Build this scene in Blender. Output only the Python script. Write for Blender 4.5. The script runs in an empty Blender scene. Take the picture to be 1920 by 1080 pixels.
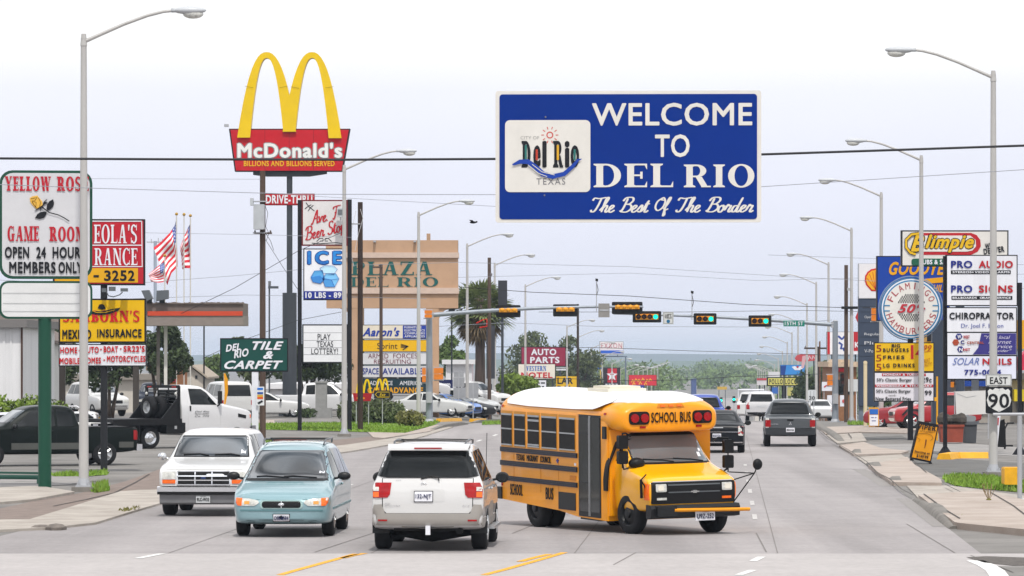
import bpy, bmesh, math, random
from math import radians as R, sin, cos, pi, sqrt
from mathutils import Vector, Matrix
from mathutils.bvhtree import BVHTree
from mathutils.geometry import delaunay_2d_cdt
rnd = random.Random(7)
sc = bpy.context.scene
COL = sc.collection
# ------------------------------------------------------------------ camera
F, CX, HY, CH = 8000.0, 960.0, 668.0, 3.4
cam = bpy.data.cameras.new('camera'); camo = bpy.data.objects.new('camera', cam); COL.objects.link(camo)
cam.sensor_width = 36; cam.lens = 36 * F / 1920; cam.shift_y = (HY - 540) / 1920
cam.clip_start = 1; cam.clip_end = 30000
camo.location = (0, 0, CH); camo.rotation_euler = (R(90), 0, 0)
sc.camera = camo
# ------------------------------------------------------------------ light
SUN_EL, SUN_AZ = R(60), R(172)          # azimuth measured from +Y (ahead) towards +X
sc.view_settings.view_transform = 'Standard'; sc.view_settings.look = 'None'
sc.view_settings.gamma = 1; sc.view_settings.exposure = 0.06
wd = bpy.data.worlds.new('World'); sc.world = wd; wd.use_nodes = True
nt = wd.node_tree; nt.nodes.clear()
N = nt.nodes.new; LK = nt.links.new
sky = N('ShaderNodeTexSky'); sky.sky_type = 'NISHITA'; sky.sun_disc = False
sky.sun_elevation = SUN_EL; sky.sun_rotation = SUN_AZ; sky.air_density = 1.3; sky.dust_density = 3
b1 = N('ShaderNodeBackground'); b1.inputs[1].default_value = 0.10; LK(sky.outputs[0], b1.inputs[0])
tc = N('ShaderNodeTexCoord'); sx = N('ShaderNodeSeparateXYZ'); LK(tc.outputs['Generated'], sx.inputs[0])
rp = N('ShaderNodeValToRGB'); LK(sx.outputs[2], rp.inputs[0])     # cloud veil: paler and whiter with height above the horizon
cr = rp.color_ramp; cr.interpolation = 'EASE'
cr.elements[0].position = 0.0; cr.elements[0].color = (.80, .84, .97, 1)
cr.elements[1].position = .1; cr.elements[1].color = (1.12, 1.13, 1.16, 1)
for p, c in ((.018, (.86, .89, 1.02, 1)), (.04, (.92, .945, 1.08, 1)), (.06, (.98, 1.0, 1.09, 1)), (.074, (1.15, 1.15, 1.16, 1))):
    e = cr.elements.new(p); e.color = c
nz = N('ShaderNodeTexNoise'); nz.inputs['Scale'].default_value = 3.2; nz.inputs['Detail'].default_value = 5
mp = N('ShaderNodeMapping'); mp.inputs['Scale'].default_value = (1, 1, 3); LK(tc.outputs['Generated'], mp.inputs[0]); LK(mp.outputs[0], nz.inputs[0])
mr = N('ShaderNodeMapRange'); LK(nz.outputs[0], mr.inputs[0]); mr.inputs[1].default_value = .36; mr.inputs[2].default_value = .64
mr.inputs[3].default_value = -1; mr.inputs[4].default_value = 1
hi = N('ShaderNodeMapRange'); LK(sx.outputs[2], hi.inputs[0]); hi.inputs[1].default_value = .1; hi.inputs[2].default_value = .3; hi.inputs[3].default_value = .035; hi.inputs[4].default_value = .8
am = N('ShaderNodeMath'); am.operation = 'MULTIPLY_ADD'; LK(mr.outputs[0], am.inputs[0]); LK(hi.outputs[0], am.inputs[1]); am.inputs[2].default_value = 1.0
mm = N('ShaderNodeMix'); mm.data_type = 'RGBA'; mm.blend_type = 'MULTIPLY'; mm.inputs[0].default_value = 1
LK(rp.outputs[0], mm.inputs[6]); LK(am.outputs[0], mm.inputs[7])
b2 = N('ShaderNodeBackground'); LK(mm.outputs[2], b2.inputs[0]); b2.inputs[1].default_value = 1.0
ms = N('ShaderNodeMixShader'); ms.inputs[0].default_value = .88; LK(b1.outputs[0], ms.inputs[1]); LK(b2.outputs[0], ms.inputs[2])
wo = N('ShaderNodeOutputWorld'); LK(ms.outputs[0], wo.inputs[0])
sl = bpy.data.lights.new('sun', 'SUN'); sl.energy = 2.9; sl.angle = R(2.5); sl.color = (1, .965, .9)
so = bpy.data.objects.new('sun', sl); COL.objects.link(so)
sd = Vector((sin(SUN_AZ) * cos(SUN_EL), cos(SUN_AZ) * cos(SUN_EL), sin(SUN_EL)))
so.rotation_euler = sd.to_track_quat('Z', 'Y').to_euler(); so.location = sd * 60
sc.cycles.use_denoising = True
sc.cycles.max_bounces = 6; sc.cycles.diffuse_bounces = 2; sc.cycles.glossy_bounces = 3; sc.cycles.transmission_bounces = 4
sc.cycles.transparent_max_bounces = 8; sc.cycles.volume_bounces = 0; sc.cycles.caustics_reflective = False; sc.cycles.caustics_refractive = False
# ------------------------------------------------------------------ materials
def lin(h):
    if isinstance(h, tuple): return h
    v = [int(h[i:i + 2], 16) / 255 for i in (0, 2, 4)]
    return tuple(c / 12.92 if c < .04045 else ((c + .055) / 1.055) ** 2.4 for c in v)
MATS = {}
def mat(name, col, rough=.5, metal=0, vary=.1, scale=3.0, spec=.35, coat=0, ior=1.5, emit=0, bump=0, dirt=None, streak=False):
    if name in MATS: return MATS[name]
    m = bpy.data.materials.new(name); m.use_nodes = True; MATS[name] = m
    t = m.node_tree; p = t.nodes['Principled BSDF']; c = lin(col)
    p.inputs['Roughness'].default_value = rough; p.inputs['Metallic'].default_value = metal
    p.inputs['Coat Weight'].default_value = coat; p.inputs['IOR'].default_value = ior; p.inputs['Specular IOR Level'].default_value = spec
    if emit:
        p.inputs['Emission Color'].default_value = (*c, 1); p.inputs['Emission Strength'].default_value = emit
    p.inputs['Base Color'].default_value = (*c, 1)
    if vary or bump:
        g = t.nodes.new('ShaderNodeTexCoord'); n = t.nodes.new('ShaderNodeTexNoise')
        n.inputs['Scale'].default_value = scale; n.inputs['Detail'].default_value = .4 if ior > 1.8 else 6; n.inputs['Roughness'].default_value = .65
        src = g.outputs['Object']
        if streak:
            mpg = t.nodes.new('ShaderNodeMapping'); mpg.inputs['Scale'].default_value = (1, 1, .08); t.links.new(src, mpg.inputs[0]); src = mpg.outputs[0]
        t.links.new(src, n.inputs[0])
        r = t.nodes.new('ShaderNodeValToRGB'); t.links.new(n.outputs[0], r.inputs[0])
        d = dirt and lin(dirt) or tuple(x * (1 - vary) for x in c)
        r.color_ramp.elements[0].position = .3; r.color_ramp.elements[0].color = (*d, 1)
        r.color_ramp.elements[1].position = .68; r.color_ramp.elements[1].color = (*[min(1, x * (1 + vary * .6)) for x in c], 1)
        t.links.new(r.outputs[0], p.inputs['Base Color'])
        if bump:
            bn = t.nodes.new('ShaderNodeBump'); bn.inputs['Strength'].default_value = bump; bn.inputs['Distance'].default_value = .05; t.links.new(n.outputs[0], bn.inputs['Height']); t.links.new(bn.outputs[0], p.inputs['Normal'])
    return m
def M(h, rough=.45, **k):                 # plain sign / enamel colour, named after itself
    return mat('enamel_' + (h if isinstance(h, str) else '%d_%d_%d' % tuple(int(x * 255) for x in h)) + '_%d' % (rough * 100), h, rough, spec=k.pop('spec', .22), vary=k.pop('vary', .07), scale=k.pop('scale', 1.3), **k)
def paint(h):
    if h[0] in 'de': h = ''.join('%02x' % int(int(h[i:i + 2], 16) * .915) for i in (0, 2, 4))
    d = sum(lin(h)) < .12
    return mat('car_paint_' + h, h, .3 if d else .32, coat=.0 if d else .7, spec=.14 if d else .5, vary=.03, scale=.8)
BLACK = M('141416', .5); RUB = mat('tyre_rubber', '17171a', .85, vary=.2, scale=9); PLAST = mat('black_plastic', '17181b', .45, vary=.1)
GLASS = mat('window_glass', (.006, .008, .009), .04, ior=1.42, spec=.5, vary=0); WIND = mat('windscreen_glass', (.03, .045, .06), .03, ior=2.35, spec=.5, vary=.85, scale=1.1, bump=.6)
CHROME = mat('chrome', (.75, .76, .78), .12, metal=1, vary=.06); ALLOY = mat('alloy_wheel', (.6, .61, .62), .3, metal=.9, vary=.1)
GALV = mat('galvanised_steel', 'a9abb0', .5, metal=.15, vary=.12, scale=2, streak=True); LAMPC = mat('lamp_pole_paint', 'b4b2b0', .5, vary=.14, scale=1.5, streak=True)
WOOD = mat('weathered_wood_pole', '55453c', .9, vary=.45, scale=5, streak=True); WOOD2 = mat('dark_wood_pole', '3a2e29', .9, vary=.4, scale=5, streak=True)
WHITE = M('e9e9ea', .4); SIGNW = M('dedfe6', .35, vary=.1, streak=True, scale=2.2); REDL = mat('red_lens', '9c0a10', .2, vary=.3, scale=9, coat=.15); AMBL = mat('amber_lens', 'f26a12', .15, vary=.2, scale=9, coat=.5)
CLEARL = mat('clear_lens', 'c9c9c4', .08, vary=.35, scale=14, coat=.6); UNDER = mat('underbody', '0d0d0e', .8, vary=.3)
# ------------------------------------------------------------------ terrain height
PROF = [(-500, 0), (185, 0), (208, -.1), (233, -.25), (252, -.5), (280, -.85), (308, -1.3), (352, -1.95), (392, -3.2), (458, -4.8), (500, -5.9), (560, -7.4), (700, -10.3), (850, -11), (1000, -10.5), (1300, -9.3), (2000, -8), (9000, -8)]
def prof(y):
    for (a, za), (b, zb) in zip(PROF, PROF[1:]):
        if y <= b:
            t = (y - a) / (b - a); return za + (zb - za) * t
    return PROF[-1][1]
def sst(t): t = max(0, min(1, t)); return t * t * (3 - 2 * t)
def G(x, y):
    u = x - .05 * y
    w = sst((-15.5 - u) / 5) * sst((460 - y) / 120)
    return prof(y) * (1 - .9 * w)
def W(px, py, Y): return Vector(((px - CX) * Y / F, Y, CH - (py - HY) * Y / F))
def gp(px, py):                           # pixel -> point on the ground
    Y = CH * F / (py - HY)
    for _ in range(30):
        Y = .5 * Y + .5 * (CH - G((px - CX) * Y / F, Y)) * F / (py - HY)
    x = (px - CX) * Y / F
    return Vector((x, Y, G(x, Y)))
# ------------------------------------------------------------------ mesh building
class MB:
    def __init__(s): s.v = []; s.f = []; s.m = []; s.mi = 0
    def add(s, vs, fs):
        o = len(s.v); s.v += [Vector(p) for p in vs]; s.f += [tuple(i + o for i in f) for f in fs]; s.m += [s.mi] * len(fs); return s
    def box(s, a, b, rz=0, piv=None):
        x0, y0, z0 = a; x1, y1, z1 = b
        vs = [Vector(p) for p in ((x0, y0, z0), (x1, y0, z0), (x1, y1, z0), (x0, y1, z0), (x0, y0, z1), (x1, y0, z1), (x1, y1, z1), (x0, y1, z1))]
        if rz:
            c = Vector(piv) if piv else sum(vs, Vector()) / 8
            mt = Matrix.Rotation(rz, 3, 'Z'); vs = [mt @ (p - c) + c for p in vs]
        return s.add(vs, [(3, 2, 1, 0), (4, 5, 6, 7), (0, 1, 5, 4), (1, 2, 6, 5), (2, 3, 7, 6), (3, 0, 4, 7)])
    def tube(s, pts, r, n=8, cap=True):
        pts = [Vector(p) for p in pts]; rs = r if isinstance(r, (list, tuple)) else [r] * len(pts)
        vs, fs = [], []; up = None
        for i, p in enumerate(pts):
            d = (pts[min(i + 1, len(pts) - 1)] - pts[max(i - 1, 0)]).normalized()
            if up is None:
                up = Vector((0, 0, 1)) if abs(d.z) < .9 else Vector((1, 0, 0))
            a = d.cross(up).normalized(); b = a.cross(d); up = b if b.length > .1 else up
            vs += [p + (a * cos(2 * pi * k / n) + b * sin(2 * pi * k / n)) * rs[i] for k in range(n)]
        for i in range(len(pts) - 1):
            for k in range(n):
                fs.append((i * n + k, i * n + (k + 1) % n, (i + 1) * n + (k + 1) % n, (i + 1) * n + k))
        if cap: fs += [tuple(range(n)), tuple(reversed(range((len(pts) - 1) * n, len(pts) * n)))]
        return s.add(vs, fs)
    def prism(s, poly, y0, y1):           # poly of (x,z), extruded along y
        n = len(poly)
        vs = [(x, y0, z) for x, z in poly] + [(x, y1, z) for x, z in poly]
        return s.add(vs, [tuple(range(n)), tuple(reversed(range(n, 2 * n)))] + [(i, n + i, n + (i + 1) % n, (i + 1) % n) for i in range(n)])
    def lathe(s, prof_, n=24, axis='y', c=(0, 0, 0)):   # prof_: (radius, along)
        vs, fs = [], []; m = len(prof_)
        for k in range(n):
            a = 2 * pi * k / n
            for r_, h in prof_:
                q = {'y': (r_ * cos(a), h, r_ * sin(a)), 'z': (r_ * cos(a), r_ * sin(a), h), 'x': (h, r_ * cos(a), r_ * sin(a))}[axis]
                vs.append(Vector(q) + Vector(c))
        for k in range(n):
            for i in range(m - 1):
                fs.append((k * m + i, k * m + i + 1, ((k + 1) % n) * m + i + 1, ((k + 1) % n) * m + i))
        return s.add(vs, fs)
    def blob(s, c, r, n=8, m=6):
        rx, ry, rz = r if isinstance(r, tuple) else (r, r, r)
        pr = [(max(1e-4, sin(pi * i / m)), -cos(pi * i / m)) for i in range(m + 1)]
        o = len(s.v); s.lathe(pr, n, 'z')
        for i in range(o, len(s.v)): p = s.v[i]; s.v[i] = Vector((p.x * rx + c[0], p.y * ry + c[1], p.z * rz + c[2]))
        return s
    def build(s, name, ma, parent=None, smooth=False, loc=None):
        me = bpy.data.meshes.new(name); me.from_pydata([tuple(p) for p in s.v], [], s.f)
        for x in (ma if isinstance(ma, (list, tuple)) else [ma]): me.materials.append(x)
        if isinstance(ma, (list, tuple)): me.polygons.foreach_set('material_index', s.m)
        bm = bmesh.new(); bm.from_mesh(me); bmesh.ops.recalc_face_normals(bm, faces=bm.faces); bm.to_mesh(me); bm.free()
        if smooth: me.shade_smooth() if smooth is True else me.set_sharp_from_angle(angle=R(smooth))
        if smooth and smooth is not True:
            me.polygons.foreach_set('use_smooth', [True] * len(me.polygons))
        return link(name, me, parent, loc)
def link(name, me, parent=None, loc=None):
    o = bpy.data.objects.new(name, me); COL.objects.link(o)
    if parent is not None: o.parent = parent
    if loc is not None: o.location = loc
    return o
def tag(o, label=None, cat=None, group=None, kind=None):
    if label: o['label'] = label
    if cat: o['category'] = cat
    if group: o['group'] = group
    if kind: o['kind'] = kind
    return o
def empty(name, loc, label=None, cat=None, group=None, rz=0):
    o = bpy.data.objects.new(name, None); COL.objects.link(o); o.location = loc; o.rotation_euler.z = rz
    o.empty_display_size = .2
    return tag(o, label, cat, group)
def copy_tree(o, parent=None):
    c = o.copy(); COL.objects.link(c)
    if parent is not None: c.parent = parent
    for ch in list(o.children): copy_tree(ch, c)
    return c
# ------------------------------------------------------------------ lettering
TX = {}
def text_mesh(body, bold=0, shear=0, spacing=1.0):
    key = (body, bold, shear, spacing)
    if key not in TX:
        cu = bpy.data.curves.new('t', 'FONT'); cu.body = body; cu.offset = bold; cu.shear = shear; cu.resolution_u = 3; cu.space_character = spacing * (1.12 if bold > .02 else 1.04 if bold else 1)
        cu.align_x = 'CENTER'; cu.space_line = .9
        o = bpy.data.objects.new('t', cu); COL.objects.link(o)
        me = bpy.data.meshes.new_from_object(o.evaluated_get(bpy.context.evaluated_depsgraph_get()))
        v = [(p.co.x, p.co.y) for p in me.vertices]; f = [tuple(p.vertices) for p in me.polygons]
        bpy.data.objects.remove(o); bpy.data.curves.remove(cu); bpy.data.meshes.remove(me)
        TX[key] = (v, f, None)
    return TX[key][:2]
def arc_(cx, cy, rx, ry, a0, a1, to, ti, n=14):   # a curved stroke as a strip, thick at the sides and thin above and below
    out, inn = [], []
    for k in range(n + 1):
        a = R(a0 + (a1 - a0) * k / n)
        out.append((cx + rx * cos(a), cy + ry * sin(a))); inn.append((cx + (rx - to) * cos(a), cy + (ry - ti) * sin(a)))
    return [[out[i], out[i + 1], inn[i + 1], inn[i]] for i in range(n)]
def serif_glyph(ch, T=.2, t=.075, s=.085):
    q = []
    def box(a, b, c, d): q.append([[(a, b), (c, b), (c, d), (a, d)]])
    def stem(x, y0=0, y1=1, bot=1, top=1, w=None):
        w = w or T
        box(x, y0, x + w, y1)
        if bot: q.append([[(x - s, y0), (x + w + s, y0), (x + w + s, y0 + t * .7), (x + w, y0 + t * 1.5), (x, y0 + t * 1.5), (x - s, y0 + t * .7)]])
        if top: q.append([[(x - s, y1), (x - s, y1 - t * .7), (x, y1 - t * 1.5), (x + w, y1 - t * 1.5), (x + w + s, y1 - t * .7), (x + w + s, y1)]])
    def diag(x0, y0, x1, y1, w): q.append([[(x0, y0), (x0 + w, y0), (x1 + w, y1), (x1, y1)]])
    def foot(x0, x1, y, up=1): q.append([[(x0, y), (x1, y), (x1, y + up * t * .9), (x0, y + up * t * .9)]])
    w = .7
    if ch in 'EFL':
        stem(s); w = .66
        bars = {'E': (0, 1, .5), 'F': (1, .5), 'L': (0,)}[ch]
        for b in bars:
            if b == .5: box(s + T, .47, .46, .47 + t); box(.46, .36, .46 + t, .66)
            else:
                y = 0 if b == 0 else 1 - t; box(s + T, y, .66, y + t); d = .26
                q.append([[(.66, y + t), (.66 - t, y + t), (.66, d)]] if b == 0 else [[(.66, y), (.66 - t, y), (.66, 1 - d)]])
    elif ch == 'I': w = T + 2 * s; stem(s)
    elif ch == 'T': w = .72; stem(.36 - T / 2, top=0); box(0, 1 - t, .72, 1); q.append([[(0, 1 - t), (t, 1 - t), (0, .74)]]); q.append([[(.72, 1 - t), (.72, .74), (.72 - t, 1 - t)]])
    elif ch == 'D': w = .8; stem(s); q.append(arc_(.36, .5, .44, .5, -90, 90, T, t)); box(s + T, 0, .37, t); box(s + T, 1 - t, .37, 1)
    elif ch in 'PRB':
        w = .74; stem(s); lo = .44; q.append(arc_(.40, .72, .3, .28, -90, 90, T * .95, t)); box(s + T, lo, .41, lo + t); box(s + T, 1 - t, .41, 1)
        if ch == 'R': diag(.56, 0, .36, .46, T); foot(.54, .84, 0); w = .82
        if ch == 'B': q.append(arc_(.40, .25, .34, .25, -90, 90, T, t)); box(s + T, 0, .41, t)
    elif ch in 'OQ': w = .82; q.append(arc_(.41, .5, .41, .52, 0, 360, T, t, 30))
    elif ch in 'CG':
        w = .76; q.append(arc_(.41, .5, .41, .52, 48, 312, T, t, 24)); box(.68, .66, .68 + t * .8, 1)
        if ch == 'G': box(.76 - T, .0, .76, .42); box(.48, .40, .86, .40 + t); w = .86
        else: box(.68, .02, .68 + t * .8, .28)
    elif ch == 'S':
        w = .62; q.append(arc_(.30, .745, .29, .275, 30, 250, T * .8, t * 1.2, 16)); q.append(arc_(.31, .265, .30, .285, -150, 80, T * .8, t * 1.2, 16))
        q.append([[(.13, .70), (.27, .45), (.50, .42), (.34, .60)]]); box(.54, .70, .6, 1); box(.02, 0, .08, .3)
    elif ch == 'A': w = .86; diag(.10, 0, .36, 1, .09); diag(.56, 0, .36, 1, T); box(.2, .3, .6, .3 + t); foot(0, .28, 0); foot(.5, .86, 0)
    elif ch in 'VY' :
        w = .84
        if ch == 'V': diag(.34, 0, .08, 1, T); diag(.40, 0, .66, 1, .09)
        else: stem(.32, 0, .46, top=0); diag(.32, .44, .06, 1, T); diag(.44, .44, .66, 1, .09)
        foot(0, .36, 1, -1); foot(.56, .86, 1, -1)
    elif ch == 'W': w = 1.2; diag(.26, 0, .06, 1, T); diag(.32, 0, .52, 1, .09); diag(.70, 0, .50, 1, T); diag(.78, 0, 1.02, 1, .09); foot(0, .34, 1, -1); foot(.9, 1.2, 1, -1); foot(.44, .76, 1, -1)
    elif ch == 'M': w = 1.02; stem(.1, w=.1); stem(.76, w=T * .9); diag(.44, 0, .12, 1, T * .8); diag(.46, 0, .8, 1, .09)
    elif ch == 'N': w = .9; stem(.1, w=.09); stem(.7, w=.09); diag(.62, 0, .1, 1, T)
    elif ch == 'Z': w = .7; box(0, 1 - t, .7, 1); box(0, 0, .7, t); diag(.02, t * .5, .44, 1 - t * .5, T * 1.1); box(0, .76, t, 1); box(.7 - t, 0, .7, .24)
    elif ch == "'": w = .2; q.append([[(.02, 1), (.2, 1), (.12, .68), (.04, .68)]])
    elif ch == '-': w = .42; box(.05, .38, .37, .5)
    elif ch in '0123456789':
        v, f = text_mesh(ch, .03); x0 = min(p[0] for p in v); x1 = max(p[0] for p in v); y0 = min(p[1] for p in v); y1 = max(p[1] for p in v)
        w = .62; q.append([[((v[i][0] - x0) / (x1 - x0) * .6, (v[i][1] - y0) / (y1 - y0)) for i in g] for g in f])
    else: w = .4
    return w, q
def word_polys(body, style):
    """-> list of (layer, polygon) with the whole word in a 0..1 x 0..1 box. style: '' plain, 'b' bold, 'i' italic, 's' serif, 'S' slab serif"""
    P = []
    if 'c' in style: P = cursive(body, .13 if 'b' in style else .1)
    elif 's' in style or 'S' in style:
        x = 0
        for ch in body.upper():
            if ch == ' ': x += .42; continue
            w, q = serif_glyph(ch, *((.26, .1, .1) if 'S' in style else (.2, .07, .08)))
            sh = .22 if 'i' in style else 0
            for li, strips in enumerate(q):
                for pl in strips: P.append((li, [(a + x + sh * b, b) for a, b in pl]))
            x += w + .10
    else:
        d = .075 if 'O' in style else .034 if 'B' in style else .017 if 'b' in style else 0
        v, f = text_mesh(body, 0, .35 if 'i' in style else 0, (1.0 if 'w' not in style else 1.25) + min(d, .034) * 3.2)
        for li, (dx, dy) in enumerate(((0, 0), (d, d * .5), (-d, -d * .5), (-d, d * .5), (d, -d * .5), (0, d), (0, -d), (d * .7, d * .7), (-d * .7, -d * .7)) if d else ((0, 0),)):
            for g in f: P.append((li, [(v[i][0] + dx, v[i][1] + dy) for i in g]))
    xs = [p[0] for _, l in P for p in l]; ys = [p[1] for _, l in P for p in l]
    x0, x1, y0, y1 = min(xs), max(xs), min(ys), max(ys)
    return [(li, [((a - x0) / (x1 - x0), (b - y0) / (y1 - y0)) for a, b in l]) for li, l in P]
CURSIVE = {'T': (.62, [[(0, .78), (.08, .95), (.35, .92), (.75, 1)], [(.48, .95), (.40, .4), (.28, .06), (.12, .03), (.06, .16)]]), 'h': (.5, [[(0, .1), (.18, .45), (.32, .9), (.25, 1), (.17, .8), (.13, 0)], [(.14, .25), (.28, .45), (.38, .38), (.34, .08), (.42, 0), (.52, .12)]]),
 'e': (.38, [[(0, .12), (.2, .25), (.28, .4), (.18, .46), (.07, .3), (.1, .05), (.22, 0), (.4, .14)]]), 'B': (.66, [[(.25, .95), (.18, .4), (.08, 0)], [(.02, .75), (.15, .98), (.5, 1), (.6, .8), (.45, .57), (.25, .54), (.52, .5), (.62, .25), (.42, .02), (.12, .02), (0, .12)]]),
 's': (.34, [[(0, .1), (.2, .48), (.26, .25), (.2, .02), (.05, .06)], [(.2, .02), (.36, .12)]]), 't': (.32, [[(0, .12), (.2, .8)], [(.2, .8), (.13, .1), (.22, 0), (.34, .12)], [(.03, .55), (.32, .57)]]), 'O': (.66, [[(.38, 1), (.08, .7), (.05, .25), (.28, 0), (.55, .25), (.6, .7), (.42, 1), (.3, .85), (.5, .8)]]),
 'f': (.34, [[(0, .1), (.2, .5), (.3, .95), (.2, 1), (.12, .6), (.1, -.35), (.2, -.3), (.14, 0), (.34, .14)]]), 'o': (.4, [[(.2, .46), (.05, .3), (.08, .04), (.22, 0), (.32, .25), (.22, .46), (.3, .4), (.42, .4)]]), 'r': (.4, [[(0, .1), (.12, .5), (.18, .42), (.3, .42), (.24, .08), (.32, 0), (.42, .12)]]),
 'd': (.46, [[(.28, .42), (.1, .4), (.03, .15), (.12, 0), (.26, .15), (.42, 1)], [(.36, .6), (.3, .08), (.4, 0), (.48, .12)]]), 'A': (.66, [[(0, .05), (.12, 0), (.3, .5), (.5, 1), (.52, .5), (.55, 0), (.66, .1)], [(.2, .35), (.56, .4)]]), 'v': (.38, [[(0, .4), (.08, .45), (.14, .02), (.3, .42), (.4, .38)]]),
 'F': (.7, [[(.4, .95), (.3, .4), (.18, .03), (.05, .1)], [(.08, .8), (.16, .97), (.75, 1)], [(.2, .5), (.52, .54)]]), 'S': (.56, [[(.55, .85), (.42, 1), (.2, .9), (.22, .62), (.45, .42), (.42, .1), (.2, 0), (.03, .15)]]), 'p': (.4, [[(0, .1), (.14, .5), (.06, -.35)], [(.12, .3), (.28, .46), (.36, .2), (.22, 0), (.1, .08)]]), '.': (.2, [[(.04, .02), (.1, .06)]]), ' ': (.3, [])}
def cursive(body, wt=.12):
    P, x0 = [], 0
    for ch in body:
        w, sts = CURSIVE[ch]
        for si, st in enumerate(sts):
            q = [Vector(p) for p in [st[0]] + st + [st[-1]]]; pts = []
            for i in range(1, len(q) - 2):
                for k in range(5):
                    t = k / 5; pts.append(.5 * (2 * q[i] + (q[i + 1] - q[i - 1]) * t + (2 * q[i - 1] - 5 * q[i] + 4 * q[i + 1] - q[i + 2]) * t * t + (3 * q[i] - q[i - 1] - 3 * q[i + 1] + q[i + 2]) * t ** 3))
            pts.append(q[-1]); L_ = []
            for i, p in enumerate(pts):
                d = (pts[min(i + 1, len(pts) - 1)] - pts[max(0, i - 1)]); d = d.normalized() if d.length > 1e-6 else Vector((1, 0)); ww = wt * (.55 + .45 * abs(d.y)) / 2 * (1 if 0 < i < len(pts) - 1 else .7)
                L_.append((p + Vector((-d.y, d.x)) * ww, p - Vector((-d.y, d.x)) * ww))
            for i in range(len(L_) - 1):
                P.append((si * 1.2 + i * .06, [(a.x + x0 + .28 * a.y, a.y) for a in (L_[i][0], L_[i + 1][0], L_[i + 1][1], L_[i][1])]))
        x0 += w * .92 + .02
    return P
def rrect(x0, y0, x1, y1, r, n=5):
    if r <= 0: return [(x0, y0), (x1, y0), (x1, y1), (x0, y1)]
    o = []
    for cx, cy, a in ((x1 - r, y0 + r, -90), (x1 - r, y1 - r, 0), (x0 + r, y1 - r, 90), (x0 + r, y0 + r, 180)):
        o += [(cx + r * cos(R(a + 90 * k / n)), cy + r * sin(R(a + 90 * k / n))) for k in range(n + 1)]
    return o
class Sign:
    """a free-standing sign measured in photo pixels at its own distance; it then stands at real size on the ground"""
    def __init__(s, name, label, Y, cx, cat='sign', group=None, yaw=0, base=None, z=None):
        s.Y = Y; s.k = Y / F; s.cx = cx; s.kx = s.k / cos(R(yaw))
        X = (cx - CX) * s.k; s.gz = G(X, Y) if z is None else z
        s.root = empty(name, (X, Y, s.gz), label, cat, group, R(yaw)); s.D = .12; s.cy = 0
    def xz(s, px, py): return ((px - s.cx) * s.kx, CH - (py - HY) * s.k - s.gz)
    def poly(s, name, pts, ma, d0=0, d1=None, parent=None):     # d: distance in front of the sign plane (towards the road)
        d1 = s.D if d1 is None else d1
        return MB().prism([s.xz(*p) for p in pts], -d1, -d0).build(name, ma, parent or s.root)
    def board(s, name, x0, y0, x1, y1, ma, d0=-.12, d1=.12, r=0, parent=None):
        return s.poly(name, rrect(x0, y0, x1, y1, r), ma, d0, d1, parent)
    def panel(s, x0, y0, x1, y1, face, edge, fr=4, r=0, d=.15, parent=None, name='sign_panel'):   # a lit box: casing with a face set in it
        p = s.board(name, x0, y0, x1, y1, edge, -d, d, r, parent)
        s.board('sign_face', x0 + fr, y0 + fr, x1 - fr, y1 - fr, face, d - .01, d + .012, max(0, r - fr * .7), p)
        return p
    def text(s, body, x0, y0, x1, y1, ma, parent=None, style='b', d=.15, rot=0, name='lettering', outline=None):
        mb = MB(); P = word_polys(body, style); c = ((x0 + x1) / 2, (y0 + y1) / 2)
        def T(a, b, gx=0, gy=0):
            X, Y_ = x0 - gx + a * (x1 - x0 + 2 * gx), y1 + gy - b * (y1 - y0 + 2 * gy)
            if rot: q = R(rot); dx, dy = X - c[0], Y_ - c[1]; X, Y_ = c[0] + dx * cos(q) + dy * sin(q), c[1] - dx * sin(q) + dy * cos(q)
            return s.xz(X, Y_)
        for li, l in P:
            mb.add([(p[0], -(d + .024 + li * .0013), p[1]) for p in (T(a, b) for a, b in l)], [tuple(range(len(l)))])
        if outline: e = (y1 - y0) * .055; s.text(body, x0 - e, y0 - e, x1 + e, y1 + e, outline[0], parent, style.replace('b', 'O').replace('B', 'O'), d - .022, rot, 'lettering_outline')
        return mb.build(name, ma, parent or s.root)
    def disc(s, name, cx, cy, r, ma, d0, d1, parent=None, ry=None, n=32):
        return s.poly(name, [(cx + r * cos(2 * pi * k / n), cy + (ry or r) * sin(2 * pi * k / n)) for k in range(n)], ma, d0, d1, parent)
    def stroke(s, name, pts, w, ma, d, parent=None, closed=False):     # a painted line of width w pixels along pts
        mb = MB(); n = len(pts); vs = []
        ws = w if isinstance(w, (list, tuple)) else [w] * n
        for i, p in enumerate(pts):
            a = pts[(i - 1) % n if closed else max(0, i - 1)]; b = pts[(i + 1) % n if closed else min(n - 1, i + 1)]
            dx, dy = b[0] - a[0], b[1] - a[1]; l = sqrt(dx * dx + dy * dy) or 1
            for sg in (1, -1):
                q = s.xz(p[0] - sg * dy / l * ws[i] / 2, p[1] + sg * dx / l * ws[i] / 2); vs.append((q[0], -d, q[1]))
        m = n if closed else n - 1
        mb.add(vs, [(2 * i, 2 * ((i + 1) % n), 2 * ((i + 1) % n) + 1, 2 * i + 1) for i in range(m)])
        return mb.build(name, ma, parent or s.root)
    def post(s, px, py0, wpx, ma, square=False, py1=None, d=0, name='post', taper=1):
        x, z = s.xz(px, py0); zb = -.15 if py1 is None else s.xz(px, py1)[1]; r = wpx * s.kx / 2
        if square: return MB().box((x - r, -r - d, zb), (x + r, r - d, z)).build(name, ma, s.root)
        return MB().tube([(x, -d, zb), (x, -d, z)], [r * taper, r], 14).build(name, ma, s.root, 40)
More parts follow.
